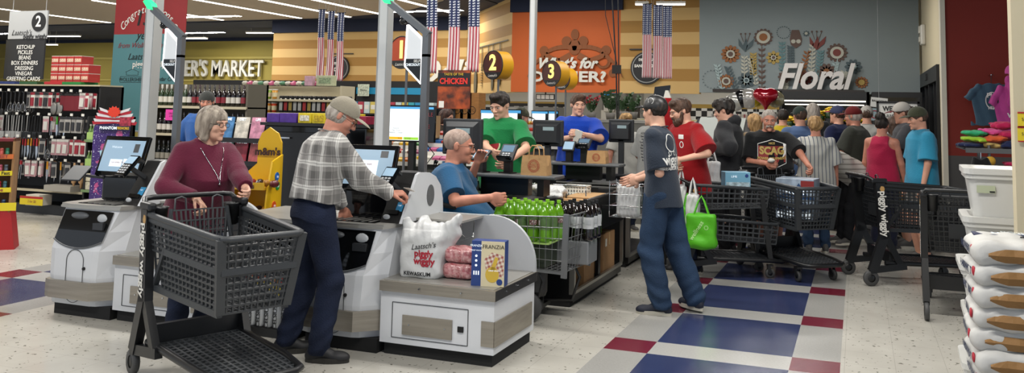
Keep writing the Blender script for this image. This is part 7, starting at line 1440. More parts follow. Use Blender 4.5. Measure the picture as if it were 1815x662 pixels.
for i in range(15):
    c, cn = (('#151416', 'silver'), ('#151416', 'red'), ('#151416', 'gold'))[0 if i % 4 in (0, 3) else (1 if i % 4 == 1 else 2)]; key = 'cb'+cn; p = (-8.93+i*.092, 11.58, 1.502)
    if key not in TM: o = thing('coffee_bag', f'black coffee bag with a {cn} label on the snack gondola', 'coffee bag', p, 0, f'black coffee bags with {cn} label'); MB().box((0, 0, .14), (.085, .06, .28), bev=.015).build('bag', mat('cb_black', '#111113', .35), o); MB().box((0, -.032, .11), (.06, .004, .14)).build('label', mat('cl'+cn, dict(silver='#9a9a98', red='#8f2024', gold='#8f7a3a')[cn], .5), o); MB().sphere((0, -.034, .22), (.018, .004, .018), 10, 6).build('emblem', SW, o); TM[key] = o
    else: dup(TM[key], p)
for i in range(16):
    c = ('#b9b3a5', '#a8486a', '#c9c2b2', '#4a7a5a')[i % 4]; key = 'tp'+c
    if key not in TM: TM[key] = crumple('snack_pouch', (-.07, -.06, 0), (.07, .06, .08), mat('sp'+c, c, .5), ('pale', 'pink', 'cream', 'green')[i % 4]+' snack pouch lying on top of the snack gondola', 'snack', i, .012, 4, loc=(-9.8+i*.11, 11.7, 1.95), group=('pale', 'pink', 'cream', 'green')[i % 4]+' pouches on top of the snack gondola', noise=.008)
    else: o = TM[key].copy(); COL.objects.link(o); o.location = (-9.8+i*.11, 11.7, 1.95)
pack(-8.1, 11.6, 1.95, .32, .1, .0+.17, '#a8ab8a', 'pale green patterned box on top of the snack gondola', band='#7a8a6a'); pack(-8.42, 11.6, 1.95, .14, .1, .16, '#b58f9c', 'round pink tin box on top of the snack gondola')
# long black header wall behind with blue band
t = thing('header_unit', 'long black merchandising wall with a sky blue band below the striped wall', 'shelves', (-9.3, 13.4, 0)); MB().span((-3.2, 0, 0), (2.4, .5, 2.1)).build('carcass', PEG, t); MB().span((-.2, -.01, 1.86), (2.0, 0, 1.98)).build('blue_band', mat('band_blue', '#1c82a8', .5, emit=.08), t)
for z in (.5, .9, 1.2, 1.5): MB().span((-3.2, -.25, z-.02), (2.4, 0, z)).build('shelf', SHB2, t)
t = thing('notice_board', 'small pale square poster on the blue band', 'poster', (-8.72+.2, 13.36, 1.93)); MB().box((0, 0, 0), (.24, .01, .22)).build('board', mat('poster_pale', '#bcc3ae', .6, var=.3, vscale=30), t); text('Thanks', .05, (0, -.008, .0), EX, EZ, SK, t)
pk = [('#2a86b0', 'blue'), ('#b9c9c9', 'pale'), ('#3a9aa8', 'teal'), ('#a83a4a', 'red'), ('#c9b45a', 'yellow')]
for r_, z in enumerate((1.202, 1.502)):
    pr = {}
    for i in range(16):
        c, cn = pk[(i*3+r_) % 5]; p = (-9.0+i*.13, 13.28, z)
        if c not in pr: o = thing('snack_box', f'{cn} box on the {("lower", "upper")[r_]} shelf under the blue band', 'box', p, 0, f'{cn} boxes, {("lower", "upper")[r_]} shelf under the blue band'); MB().box((0, 0, .11), (.115, .12, .21), bev=.006).build('box', mat('sb'+c, c, .45), o); MB().box((0, -.061, .12), (.08, .003, .08)).build('panel', TAGW, o); pr[c] = o
        else: dup(pr[c], p)
# sloping candy racks of the lanes: tiers of small boxes
def candy_rack(x, y, w, z0, tiers, label, gname, seed, rz=0):
    rd = random.Random(seed); t = thing('candy_rack', label, 'rack', (x, y, 0), rz); k = MB().span((-w/2, .1, 0), (w/2, .5, z0)); k.build('cabinet', mat('rack_grey', '#77766f', .5), t)
    cols = [('#b5301f', 'red'), ('#d0a51e', 'yellow'), ('#c96a1c', 'orange'), ('#2c5f9c', 'blue'), ('#c9c4b8', 'white'), ('#3f7a3a', 'green'), ('#b05a80', 'pink')]; pr = {}; tn = ('first', 'second', 'third', 'fourth')
    for j in range(tiers):
        z = z0+j*.085; yy = j*.1; MB().span((-w/2, yy, z-.01), (w/2, yy+.1, z)).span((-w/2, yy-.01, z-.02), (w/2, yy, z+.025)).build('tier', TAGW, t); n = int(w/.085)
        for i in range(n):
            c, cn = cols[rd.randrange(7)]; q = Matrix.Rotation(rz, 3, 'Z') @ Vector((-w/2+(i+.5)*w/n, yy+.05, 0)); p = (x+q.x, y+q.y, z)
            if (j, c) not in pr: o = thing('candy_box', f'{cn} candy box, {tn[j]} tier from the front of {gname}', 'candy', p, rz, f'{cn} candy boxes, {tn[j]} tier of {gname}'); MB().box((0, 0, .03), (w/n*.88, .08, .06), 0, rotm(.25)).build('box', mat('cx'+c, c, .45), o); MB().box((0, -.038, .035), (w/n*.6, .004, .03), 0, rotm(.25)).build('panel', TAGW, o); pr[j, c] = o
            else: dup(pr[j, c], p, rz)
    return t
candy_rack(-4.05, 8.0, .75, 1.05, 4, 'grey candy rack with small boxes between the tall monitor and the dark one', 'the rack behind the tall monitor', 1)
candy_rack(-4.2+.1, 10.2, 1.2, 1.15, 4, 'grey candy rack of the second lane behind the cashier in green', 'the second lane rack', 2)
candy_rack(-5.2+.4, 8.3, .6, 1.0, 4, 'grey candy rack behind the cap of the man in plaid', 'the rack behind the plaid man', 3)
t = thing('wedge_display', 'cardboard wedge display with orange sides right of the tan cap', 'display', (-4.5, 8.1, 1.3)); MB().prism([(-.18, 0), (.2, 0), (.2, .24), (-.18, .06)], (0, 0, 0), EX, EZ, -.2).build('carton', mat('wedge_tan', '#b9986a', .7), t); MB().prism([(-.1, .02), (.17, .02), (.17, .17), (-.1, .04)], (0, -.003, 0), EX, EZ, .002).build('orange_panel', mat('wedge_orange', '#c98a1c', .5), t)
# chicken sign
t = thing('chicken_sign', 'dark poster with red chicken lettering on a stand under the lane sign one', 'poster', (-4.02, 8.05, 0)); MB().span((-.19, -.01, 1.62), (.19, .01, 2.03)).build('poster', mat('chicken_photo', '#3a1a10', .5, var=.8, vscale=9, c2='#a8481c'), t); MB().span((-.19, -.014, 1.86), (.19, -.011, 2.0)).build('dark_band', SK, t); text('CHICKEN', .085, (0, -.017, 1.91), EX, EZ, mat('neon_red', '#c42a22', .5, emit=.2), t, bold=.003, wx=.9); text('TASTE OF THE', .035, (0, -.017, 1.985), EX, EZ, mat('fw_yellow', '#d8b42a'), t); MB().cyl((0, .02, 0), (0, .02, 1.7), .012, 10).build('pole', SK, t); MB().box((0, .02, .01), (.25, .2, .02)).build('base', SK, t); MB().span((-.17, -.013, 1.63), (-.11, -.011, 1.70)).build('price_panel', TAGW, t)
# wooden displays and customer screens behind the cashiers
t0 = None
for i, x in enumerate((0, .34, .62)):
    p = AY(812+[0, 14, 27][i], 205, 14); t = thing('wooden_crate', ('sloping', 'middle upright', 'right upright')[i]+' wooden display crate with a round brand mark beyond the cashiers', 'crate', (p.x, 14, 0)); WD = mat('crate_wood', '#9c6a34', .6, var=.15, vscale=8, stretch=(1, 1, 8)); MB().prism([(-.28 if i == 0 else -.12, .9), (.1, .9), (.1, 1.92), (0 if i == 0 else -.1, 1.92), (-.28 if i == 0 else -.12, 1.6 if i == 0 else 1.88)], (0, 0, 0), EX, EZ, -.3).build('box', WD, t); MB().span((-.2, .02, 0), (.1, .28, .9)).build('leg_frame', WD, t); k = MB().tube([(-.03+.07*math.cos(a), -.004, 1.6+.07*math.sin(a)) for a in np.linspace(0, 2*PI, 20, endpoint=False)], .006, 5, closed=True); k.build('round_mark', SK, t); text('CC', .07, (-.03, -.004, 1.6), EX, EZ, SK, t)
def blue_screen(px, py, Y, w, h, label):
    p = AY(px, py, Y); t = thing('customer_screen', label, 'monitor', (p.x, Y, 0)); z = p.z; MB().box((0, 0, z), (w, .03, h), bev=.005).build('casing', BG, t); MB().box((-w*.05, -.017, z-h*.06), (w*.78, .002, h*.74)).build('page', mat('screen_page', '#e9f1f4'), t); MB().box((0, -.0175, z+h*.38), (w*.94, .002, h*.14)).build('page_header', SCB, t); MB().box((0, .02, z/2), (.05, .04, z)).build('stand', BP, t)
blue_screen(866, 212, 9.9, .22, .26, 'blue headed screen at the left of the cashier in green'); blue_screen(903, 212, 10.0, .34, .26, 'blue headed screen at the right of the cashier in green'); blue_screen(957, 210, 11.4, .26, .22, 'left of the two small blue headed screens beside the cashier in blue'); blue_screen(978, 210, 11.5, .2, .22, 'right of the two small blue headed screens beside the cashier in blue')
# deli equipment
p = AY(925, 200, 23); t = thing('deli_oven', 'wide stainless oven hood in the deli kitchen behind the pole', 'oven', (p.x, 23, 0)); MB().span((-.55, 0, 0), (1.0, .9, 1.72)).build('cabinet', STEEL, t); MB().span((-.6, -.1, 1.74), (1.05, .9, 1.82)).build('black_rim', SK, t); MB().span((-.5, -.02, .9), (.2, 0, 1.6)).span((.25, -.02, .9), (.95, 0, 1.6)).build('door', mat('oven_door', '#6b6a66', .3, .7), t)
p = AY(967, 172, 20.2); t = thing('menu_screen', 'row of dark menu boards hanging under the orange wall', 'menu board', (p.x, 20.2, p.z)); MB().box((0, 0, 0), (.5, .06, .14)).build('board', SK, t); k = MB(); [k.box((x, -.032, .0), (.1, .004, .1)) for x in (-.18, -.06, .06, .18)]; k.build('menu_page', SW, t); MB().cyl((0, 0, .07), (0, 0, .3), .02, 8).build('bracket', SK, t)
p = AY(1079, 178, 24.6); t = thing('ice_dispenser', 'white dispenser with a rounded sky blue top on the checkered kitchen wall', 'dispenser', (p.x, 24.6, p.z-.2)); MB().box((0, .4, .1), (.34, .8, .5), bev=.03).build('housing', WP, t); k = MB().prism([(.19*math.cos(a), .15*math.sin(a)) for a in np.linspace(0, PI, 14)], (0, -.01, .33), EX, EZ, -.3); k.build('blue_top', mat('top_blue', '#2f8fd0', .4, emit=.15), t); MB().box((.0, .3, -.9), (.5, .5, 1.6)).build('counter', WHT, t)
p = AY(1117, 190, 24); t = thing('wall_cabinet', 'small grey pantry cabinet with white boxes on its shelf in the kitchen', 'cabinet', (p.x, 24.4, 0)); MB().span((-.2, 0, 0), (.3, .04, 2.2)).span((-.2, -.3, 0), (-.17, 0, 2.2)).span((.27, -.3, 0), (.3, 0, 2.2)).build('carcass', mat('cab_grey', '#77756d', .5), t); MB().span((-.17, -.3, 1.75), (.27, 0, 1.77)).span((-.17, -.3, 1.3), (.27, 0, 1.32)).build('shelf', WD, t); MB().box((-.05, -.15, 1.84), (.12, .15, .12)).build('white_box', WP, t); MB().box((.1, -.15, 1.83), (.1, .15, .1)).build('white_box', WP, t)
# plants on the ledge
LEAF = mat('leaf_green', '#243f1c', .4, var=.3, vscale=20); LEAFR = mat('leaf_red', '#9c1226', .5)
def plant(px, py, Y, label, kind, h, seed):
    rd = random.Random(seed); p = AY(px, py, Y); t = thing('potted_plant', label, 'plant', tuple(p)); MB().lathe([(0, 0), (.06, 0), (.08, .12), (.07, .12), (0, .1)], n=16).build('pot', mat('pot_grey', '#5a5650', .6), t); k = MB(); st_ = MB()
    for i in range(9 if kind == 'zz' else 12):
        a = rd.uniform(0, 2*PI); l = rd.uniform(.5, 1)*h; e = Vector((math.cos(a)*l*.45, math.sin(a)*l*.3, .1+l)); st_.tube([(0, 0, .08), tuple(e*.5+Vector((0, 0, .08))), tuple(e)], .005, 5)
        for j in range(8):
            f = .3+.7*j/8; c = e*f+Vector((0, 0, .1*(1-f))); q = (1 if j % 2 else -1); d = (Vector((math.cos(a+q*1.2), math.sin(a+q*1.2)*.5, .5)).normalized()); s_ = .08*h/.4; n_ = d.cross(EY).normalized()*.35
            k.add([c, c+d*s_*.5+n_*s_, c+d*s_*1.2, c+d*s_*.5-n_*s_], [(0, 1, 2, 3)], 1 if (kind == 'red' and f > .75) else 0)
    o = k.build('leaf', [LEAF, LEAFR], t); o['kind'] = 'stuff'; md = o.modifiers.new('s', 'SOLIDIFY'); md.thickness = .003; st_.build('stem', LEAF, t)
plant(1048, 213, 12.5, 'potted plant with red leaves on the grey counter beyond the cashier in blue', 'red', .28, 2); plant(1082, 214, 12.5, 'large dark green leafy plant beyond the second lane', 'zz', .38, 5); plant(1122, 212, 13, 'dark green bushy plant behind the black cap', 'zz', .3, 9); plant(1104, 212, 12.2, 'green plant left of the hanging cables base', 'zz', .3, 11)
p = AY(1075, 250, 12.4); t = thing('counter', 'grey service counter with plants beyond the cashier in blue', 'counter', (p.x, 12.35, 0)); MB().span((-.7, -.25, 0), (1.5, 1.0, 1.46)).build('cabinet', mat('svc_grey', '#6f6e68', .5), t); MB().span((-.72, -.27, 1.46), (1.52, 1.02, 1.5)).build('top', mat('svc_top', '#8a8983', .4), t)
# raised red cloth and black piece behind the cap
p = AY(1180, 228, 8.0); t = thing('red_cloth_piece', 'red and white pointed cloth piece with a glossy black top behind the black cap', 'display', (-1.93, 8.9, 0)); MB().prism([(-.08, 1.2), (.22, 1.25), (.06, 1.78), (-.02, 1.78)], (0, 0, 0), EX, EZ, -.04).build('red_cloth', cloth('bright_red', '#8e0d14'), t); MB().prism([(-.02, 1.78), (.06, 1.78), (.03, 1.86), (-.0, 1.86)], (0, 0, 0), EX, EZ, -.04).build('white_cuff', WP, t); MB().prism([(-.16, 1.74), (.02, 1.72), (.03, 1.92), (-.14, 1.90)], (0, .1, 0), EX, EZ, -.03).build('black_panel', BG, t); MB().cyl((0, .06, 0), (0, .06, 1.8), .012, 8).build('pole', SK, t); MB().box((0, .06, .01), (.2, .2, .02)).build('base', SK, t)
# leaning white board by the youth
t = thing('freezer_chest', 'slanted glass lidded chest left of the youth in the hoodie', 'freezer', (-1.75, 10.9, 0)); MB().prism([(0, 0), (.9, 0), (.9, 1.55), (0, 1.05)], (-.35, 0, 0), EY, EZ, .75).build('cabinet', SHB2, t); MB().prism([(.04, 1.09), (.86, 1.55), (.86, 1.57), (.04, 1.11)], (-.3, 0, 0), EY, EZ, .62).build('lid', mat('lid_pale', '#9fa39f', .15), t)
# ---------------------------------------------------------------- flower corner
t = thing('flower_cooler', 'black flower cooler with two lit shelves full of yellow bouquets', 'cooler', (-.62, 17.5, 0)); MB().span((-.85, .5, 0), (.85, .6, 2.1)).span((-.85, 0, 1.85), (.85, .6, 2.1)).span((-.85, 0, 0), (.85, .5, .55)).span((-.85, 0, 0), (-.8, .5, 2.1)).span((.8, 0, 0), (.85, .5, 2.1)).build('case', BP, t)
for z in (.95, 1.35): MB().span((-.8, .05, z-.02), (.8, .5, z)).build('shelf', SHB2, t)
MB().span((-.78, -.005, 1.90), (.78, 0, 1.925)).span((-.75, .12, 1.83), (.75, .16, 1.85)).build('light_strip', mat('cooler_light', '#fff6df', .5, emit=3), t)
MB().box((0, -.06, .3), (1.9, .1, .02)).build('shelf_edge', STEEL, t)
FY = mat('petal_yellow', '#d8b316', .6, var=.2, vscale=20); FW_ = mat('petal_white', '#c9c2ac', .6); FO = mat('petal_orange', '#c47a1c', .6)
def bouquet(x, y, z, r, m_, label, group, seed):
    rd = random.Random(seed); t = thing('bouquet', label, 'flowers', (x, y, z), 0, group); k = MB(); g = MB(); g.lathe([(0, 0), (.05, 0), (r*.8, .16), (0, .14)], n=12)
    for i in range(16):
        a = rd.uniform(0, 2*PI); q = rd.uniform(0, r); c = Vector((q*math.cos(a), q*math.sin(a), .2+rd.uniform(-.03, .05))); k.sphere(c, (.035, .035, .022), 8, 5)
        for j in range(5): b = j*1.257+a; k.sphere(c+Vector((.03*math.cos(b), .03*math.sin(b), 0)), (.022, .022, .01), 6, 4)
    k.build('blossom', m_, t); g.build('foliage', LEAF, t); return t
n = 0; pr = {}
for z in (.95, 1.35):
    for i in range(8):
        kd = 0 if (i*7+int(z*10)) % 4 else (1 if i % 2 else 2); nm = ('yellow', 'cream', 'orange')[kd]; p = (-1.3+i*.195, 17.72, z)
        sh_ = 'upper' if z > 1 else 'lower'
        if (kd, z) not in pr: pr[kd, z] = bouquet(*p, .1, (FY, FW_, FO)[kd], f'{nm} bouquet on the {sh_} shelf of the flower cooler', f'{nm} bouquets, {sh_} cooler shelf', n)
        else: dup(pr[kd, z], p, n)
        n += 1
for i, (px, py) in enumerate(((1398, 222), (1416, 225), (1470, 205), (1452, 212))):
    p = AY(px, py, 16.3); t = bouquet(p.x, 16.3, p.z-.1, .13, FY, ('leftmost large yellow bouquet before the cooler', 'second large yellow bouquet, right of the leftmost one', 'rightmost large yellow bouquet before the cooler', 'large yellow bouquet in the middle before the cooler')[i], None, 40+i); MB().cyl((0, 0, -(p.z-.1)), (0, 0, .05), .09, 14).build('bucket', mat('bucket_dark', '#2a2c2e', .5), t)
# balloons
def balloon(px, py, Y, r, c, label, shape='round', met=.3):
    p = AY(px, py, Y); t = thing('balloon', label, 'balloon', tuple(p)); m_ = mat('bal'+c, c, .12, met, coat=.5)
    if shape == 'round': MB().sphere((0, 0, 0), (r, r*.45, r), 24, 16).build('foil', m_, t)
    else:
        v = Vox((-r*1.3, -r*.6, -r*1.4), (r*1.3, r*.6, r*1.2), .015); v.ell((-r*.42, 0, r*.3), (r*.62, r*.36, r*.55), 0, np.array(rotm(0, .5))); v.ell((r*.42, 0, r*.3), (r*.62, r*.36, r*.55), .05, np.array(rotm(0, -.5))); v.cap((-r*.0, 0, r*.1), (0, 0, -r*.95), r*.45, .02, .12); v.build('foil', m_, t)
    MB().tube([(0, 0, -r), (.02, 0, -r-.3), (-.01, 0, -p.z+.03)], .003, 4).build('ribbon', TAGW, t); MB().sphere((-.01, 0, -p.z+.03), .03, 8, 6).build('weight', m_, t); MB().tube([(r*.99*math.cos(a), 0, r*.99*math.sin(a)) for a in np.linspace(0, 2*PI, 24, endpoint=False)], .004, 4, closed=True).build('seam', m_, t) if shape == 'round' else None
    return t
for px, py, r, c, lab in ((1302, 181, .16, '#a9a7a0', 'silver white balloon lowest at the left of the bunch'), (1314, 176, .15, '#1b1a1b', 'black balloon beside the leftmost silver one'), (1327, 175, .17, '#a3a09a', 'pale printed balloon between the black and the gold one'), (1340, 176, .13, '#a08a1c', 'gold balloon left of the red heart'), (1375, 176, .14, '#8a8468', 'pale gold balloon right of the red heart')): balloon(px, py, 14.5, r, c, lab)
balloon(1357, 175, 14.3, .2, '#8f0f1e', 'shiny red heart balloon', 'heart')
MB_b = thing('gift_shelf', 'steel shelf of small gifts under the balloons', 'shelves', (-1.95, 15.2, 0)); 
for z in (.5, .85, 1.2, 1.5): MB().span((-.5, 0, z-.02), (.55, .3, z)).build('shelf', STEEL, MB_b)
k = MB(); [k.cyl((x, y, 0), (x, y, 1.62), .012, 6) for x in (-.5, .55) for y in (0, .3)]; k.build('post', STEEL, MB_b)
for r_, z in enumerate((.85, 1.2, 1.5)):
    pr = {}
    for i in range(8):
        c, cn = (('#b9aa9a', 'beige'), ('#a8606a', 'rose'), ('#c9c4b8', 'white'))[(i+r_) % 3]; p = (-2.38+i*.125, 15.32, z)
        if c not in pr: o = thing('gift_box', f'{cn} gift on the {("low", "middle", "top")[r_]} shelf under the balloons', 'gift', p, 0, f'{cn} gifts, {("low", "middle", "top")[r_]} gift shelf'); MB().box((0, 0, .06), (.1, .1, .12), bev=.01).build('box', mat('gf'+c, c, .5, var=.2, vscale=30), o); MB().box((0, 0, .06), (.02, .104, .124)).build('ribbon', mat('gift_ribbon', '#8f2a3a', .5), o); pr[c] = o
        else: dup(pr[c], p)
# fruit display in front of the kitchen
t = thing('produce_table', 'low table of yellow packed goods before the checkered wall', 'table', (-3.6, 17, 0)); MB().span((-.9, 0, 0), (.75, .6, 1.35)).build('cabinet', SHB2, t); MB().span((-.92, -.02, 1.35), (.77, .62, 1.38)).build('top', STEEL, t)
pr = {}
for j in range(2):
    for i in range(11):
        c, cn = (('#b5a030', 'yellow'), ('#8a8f3a', 'green'), ('#a89a78', 'tan'))[(i*2+j) % 3]; p = (-4.42+i*.148, 17.12+j*.2, 1.38)
        if c not in pr: o = thing('bakery_pack', f'{cn} clear topped pack on the low table before the checkered wall', 'food pack', p, 0, f'{cn} packs on the low table'); MB().box((0, 0, .05), (.13, .16, .1), bev=.02).build('pack', mat('bk'+c, c, .3, var=.3, vscale=25), o); MB().box((0, 0, .105), (.11, .14, .02), bev=.006).build('lid', mat('lid_clear', '#bdbaa8', .2), o); pr[c] = o
        else: dup(pr[c], p)
# welcome sign and small notices
p = AY(1592, 220, 13.2); t = thing('welcome_sign', 'tall black framed welcome sign for the weekly flyer by the entrance', 'sign', (p.x, 13.2, 0)); w = .26
MB().span((-w, 0, .95), (w, .02, 1.82)).build('poster', SW, t); k = MB().span((-w-.03, -.015, .92), (-w, .03, 1.85)).span((w, -.015, .92), (w+.03, .03, 1.85)).span((-w-.03, -.015, 1.82), (w+.03, .03, 1.85)).span((-w-.03, -.015, .92), (w+.03, .03, .95)); k.build('frame', SK, t)
text('WELCOME', .10, (0, -.004, 1.74), EX, EZ, SK, t, bold=.003, wx=.85); text("Laatsch's", .085, (-.06, -.004, 1.645), EX, EZ, SK, t, shear=.4); text('piggly wiggly', .075, (.02, -.004, 1.57), EX, EZ, PR, t, bold=.002); MB().span((-w, -.003, 1.06), (w, -.001, 1.14)).build('red_band', PR, t); text('WEEKLY FLYER', .06, (0, -.006, 1.10), EX, EZ, SCW, t, bold=.001); text('shop at Piggly Wiggly', .035, (0, -.004, 1.02), EX, EZ, SK, t); MB().box((0, .03, .45), (.05, .03, .94)).box((0, .02, .015), (.5, .35, .03)).build('stand', SK, t); text('NEW', .04, (.12, -.004, 1.49), EX, EZ, SK, t)
t = thing('flyer_rack', 'rack of newspaper flyers under the welcome sign', 'rack', (p.x-.05, 12.85, 0)); MB().span((-.28, .05, 0), (.28, .2, .82)).build('cabinet', SHB2, t)
for i in range(3): q = MB().box((-.17+i*.17, .02, .62), (.15, .02, .22), 0, rotm(-.2)).build('flyer', mat('newsprint', '#b5b2a8', .8, var=.3, vscale=40), t)
p = AY(1558, 182, 15); t = thing('balloon_notice', 'tilted white balloons for sale notice right of the flower cooler', 'notice', tuple(p), 0); MB().box((0, 0, 0), (.26, .01, .16), 0, rotm(0, .1)).build('card', SW, t); text('BALLOONS\n2/$5', .045, (0, -.008, 0), Vector((1, 0, -.1)), EZ, SK, t, bold=.001); MB().cyl((0, .01, .07), (0, .01, CEIL-p.z), .003, 5).build('cord', SG, t)
p = AY(1550, 203, 14.8); t = thing('notice', 'small pale poster with a red round print behind the white cap', 'notice', (p.x, 14.8, 0)); MB().box((0, 0, p.z), (.26, .01, .2)).build('card', mat('pale_label', '#8fa3a8'), t); MB().tube([(.06*math.cos(a), -.008, p.z+.06*math.sin(a)) for a in np.linspace(0, 2*PI, 18, endpoint=False)], .008, 5, closed=True).build('round_mark', PR, t); MB().cyl((0, .01, 0), (0, .01, p.z), .012, 8).build('pole', SK, t); MB().box((0, .01, .01), (.2, .2, .02)).build('base', SK, t)
t = thing('dark_cabinet', 'tall black case right of the flower cooler', 'cabinet', (.42, 17.4, 0)); MB().span((-.15, 0, 0), (.75, .5, 2.1), bev=.01).build('cabinet', BP, t); MB().span((-.1, -.01, .3), (.7, 0, 2.0)).build('glass_front', BG, t)

# ---------------------------------------------------------------- merchandise corner at the right
p0, p1 = AY(1690, 250, 10.5), AY(1808, 300, 10.5)
t = thing('merchandise_shelf', 'slanted grey wire shelf of clothing against the red wall', 'shelves', (1.45, 10.2, 0)); SHG2 = mat('shelf_grey', '#5c5d5e', .4, .4)
for z, dx in ((1.30, -.40), (1.02, -.2)):
    k = MB(); [k.bar((dx+.0, y, z), (1.2, y, z-.0), .012, .012) for y in np.linspace(-.5, .35, 10)]; [k.bar((x, -.5, z), (x, .35, z), .01, .01) for x in np.linspace(dx, 1.2, 14)]; k.span((dx, -.52, z-.03), (1.2, -.5, z+.02)); k.build('wire_shelf', SHG2, t)
k = MB(); [k.cyl((x, y, 0), (x, y, 1.35), .015, 8) for x in (-.18, 1.1) for y in (-.48, .33)]; k.build('post', SHG2, t); MB().span((-.2, -.5, .1), (1.2, .35, .14)).build('base_shelf', SHG2, t)
cl = [('#a81c4a', 'crimson'), ('#c94a86', 'pink'), ('#2f9a6a', 'green'), ('#1c2446', 'navy'), ('#b59a5c', 'tan'), ('#8fb52a', 'lime'), ('#5a2a6a', 'purple'), ('#c4542a', 'orange')]
for i, (x, y, z, c, w, h) in enumerate(((1.12, 9.85, 1.31, 3, .16, .07), (1.14, 9.84, 1.38, 5, .14, .06), (1.16, 9.86, 1.44, 2, .15, .06), (1.32, 9.85, 1.31, 4, .13, .07), (1.34, 9.84, 1.38, 7, .12, .08), (1.32, 9.88, 1.46, 1, .12, .06), (1.42, 9.92, 1.50, 0, .12, .10), (1.50, 9.8, 1.31, 3, .12, .10), (1.47, 9.85, 1.41, 0, .12, .1), (1.3, 9.8, 1.04, 4, .08, .09), (1.42, 9.82, 1.04, 0, .14, .09), (1.60, 9.82, 1.04, 1, .18, .10), (1.82, 9.84, 1.04, 0, .2, .08), (1.5, 9.78, 1.13, 0, .1, .06), (2.0, 9.82, 1.04, 1, .14, .1))):
    cc, cn = cl[c]; crumple('folded_clothing', (-w, -.12, 0), (w, .12, h), cloth('cl'+cn, cc), f'{cn} piece of folded clothing on the {"upper" if z > 1.2 else "lower"} wire shelf, item {("a", "b", "c", "d", "e", "f", "g", "h", "j", "k", "l", "m", "n", "o", "p")[i]} from the left', 'clothing', i, .011, 5, loc=(x, y, z), noise=.007)
t = thing('plush_toy', 'small plush with yellow head among the clothing on the lower wire shelf', 'plush toy', (1.28, 9.72, 1.16)); MB().sphere((0, 0, .03), .05, 12, 8).build('head', mat('plush_yellow', '#b98f2a', .9), t); MB().sphere((0, 0, -.05), (.04, .04, .05), 12, 8).build('body', mat('plush_black', '#1a1a1c', .9), t)
t = thing('black_coat', 'black garment hanging at the left end of the merchandise shelf', 'clothing', (1.17, 9.55, 0)); v = Vox((-.22, -.1, .2), (.25, .12, 1.3), .01); v.loft((0, 0, .3), (0, 0, 1.22), (0, 0, 0), (1, 0, 0), (0, 1, 0), [0, .5, .9, 1], [.17, .15, .13, .06], [.07, .06, .05, .03]); v.disp(lambda X, Y, Z: .012*np.sin(X*55+2*np.sin(Z*6))); v.build('garment', cloth('coat_black', '#0e0e10'), t); MB().tube([(0, 0, 1.22), (0, .0, 1.28)], .006, 6).build('hook', CHROME, t)
for i, (x, c) in enumerate(((1.36, '#b53a2a'), (1.41, '#c98a2a'))): tag(MB().lathe([(0, .42), (.03, .42), (.035, .62), (.012, .68), (.01, .74), (0, .74)], (x, 9.6, .0), n=12).build('toy_bottle', mat('tb'+c, c, .4)), ('red', 'amber')[i]+' small bottle shaped toy below the wire shelf', 'toy')
tag(MB().span((1.25, 9.5, .38), (1.55, 9.8, .42)).build('low_shelf', SHG2), 'small low shelf board under the wire shelf', 'shelf board')
MBp = MB().cyl((1.28, 9.55, 0), (1.28, 9.55, .38), .012, 6).cyl((1.52, 9.75, 0), (1.52, 9.75, .38), .012, 6); o = MBp.build('shelf_leg', SHG2, bpy.data.objects['low_shelf'])
# tumbler, basket with crinkled film, cap
t = thing('tumbler', 'tall pale steel tumbler with blue lid on the upper wire shelf', 'tumbler', (1.62, 9.72, 1.32)); MB().lathe([(0, 0), (.04, 0), (.045, .16), (.055, .2), (.055, .32), (0, .32)], n=18).build('cup', mat('tumbler_blue', '#8fa3b3', .2, .7), t); MB().lathe([(0, .32), (.056, .32), (.05, .36), (0, .365)], n=18).build('lid', mat('lid_blue', '#4a6478', .4), t); MB().tube([(.0, -.05, .28), (.0, -.1, .27), (.0, -.1, .12), (.0, -.05, .1)], .01, 6).build('handle', mat('lid_blue', '#4a6478'), t)
t = thing('gift_basket', 'grey bucket with crinkled pink film on the upper wire shelf', 'basket', (1.82, 9.72, 1.32)); MB().lathe([(0, 0), (.1, 0), (.13, .2), (.12, .2), (.1, .02), (0, .02)], n=20).build('bucket', mat('zinc', '#8a8b89', .4, .6), t); v = Vox((-.2, -.15, .1), (.2, .15, .5), .008); v.ell((0, 0, .26), (.14, .11, .14), 0); v.cap((-.05, 0, .3), (-.14, 0, .42), .05, .03, .03); v.cap((.05, 0, .3), (.13, 0, .44), .05, .03, .03); v.disp(lambda X, Y, Z: .014*np.abs(np.sin(X*45+3*np.sin(Z*30)))-.006); v.build('film', mat('film_pink', '#b06a5c', .12, var=.3, vscale=12, coat=.6), t)
t = thing('cap_on_shelf', 'black baseball cap lying in front of the gift bucket', 'cap', (1.93, 9.5, 1.32)); v = Vox((-.14, -.14, -.01), (.14, .14, .16), .006); v.ell((0, 0, .02), (.1, .11, .11), 0).plane((0, 0, .0), (0, 0, -1)); v.build('crown', MATS['cap_black'], t); v = Vox((-.26, -.12, -.02), (.02, .12, .06), .006); v.ell((-.13, 0, .01), (.1, .08, .012), 0); v.build('brim', MATS['cap_black'], t)
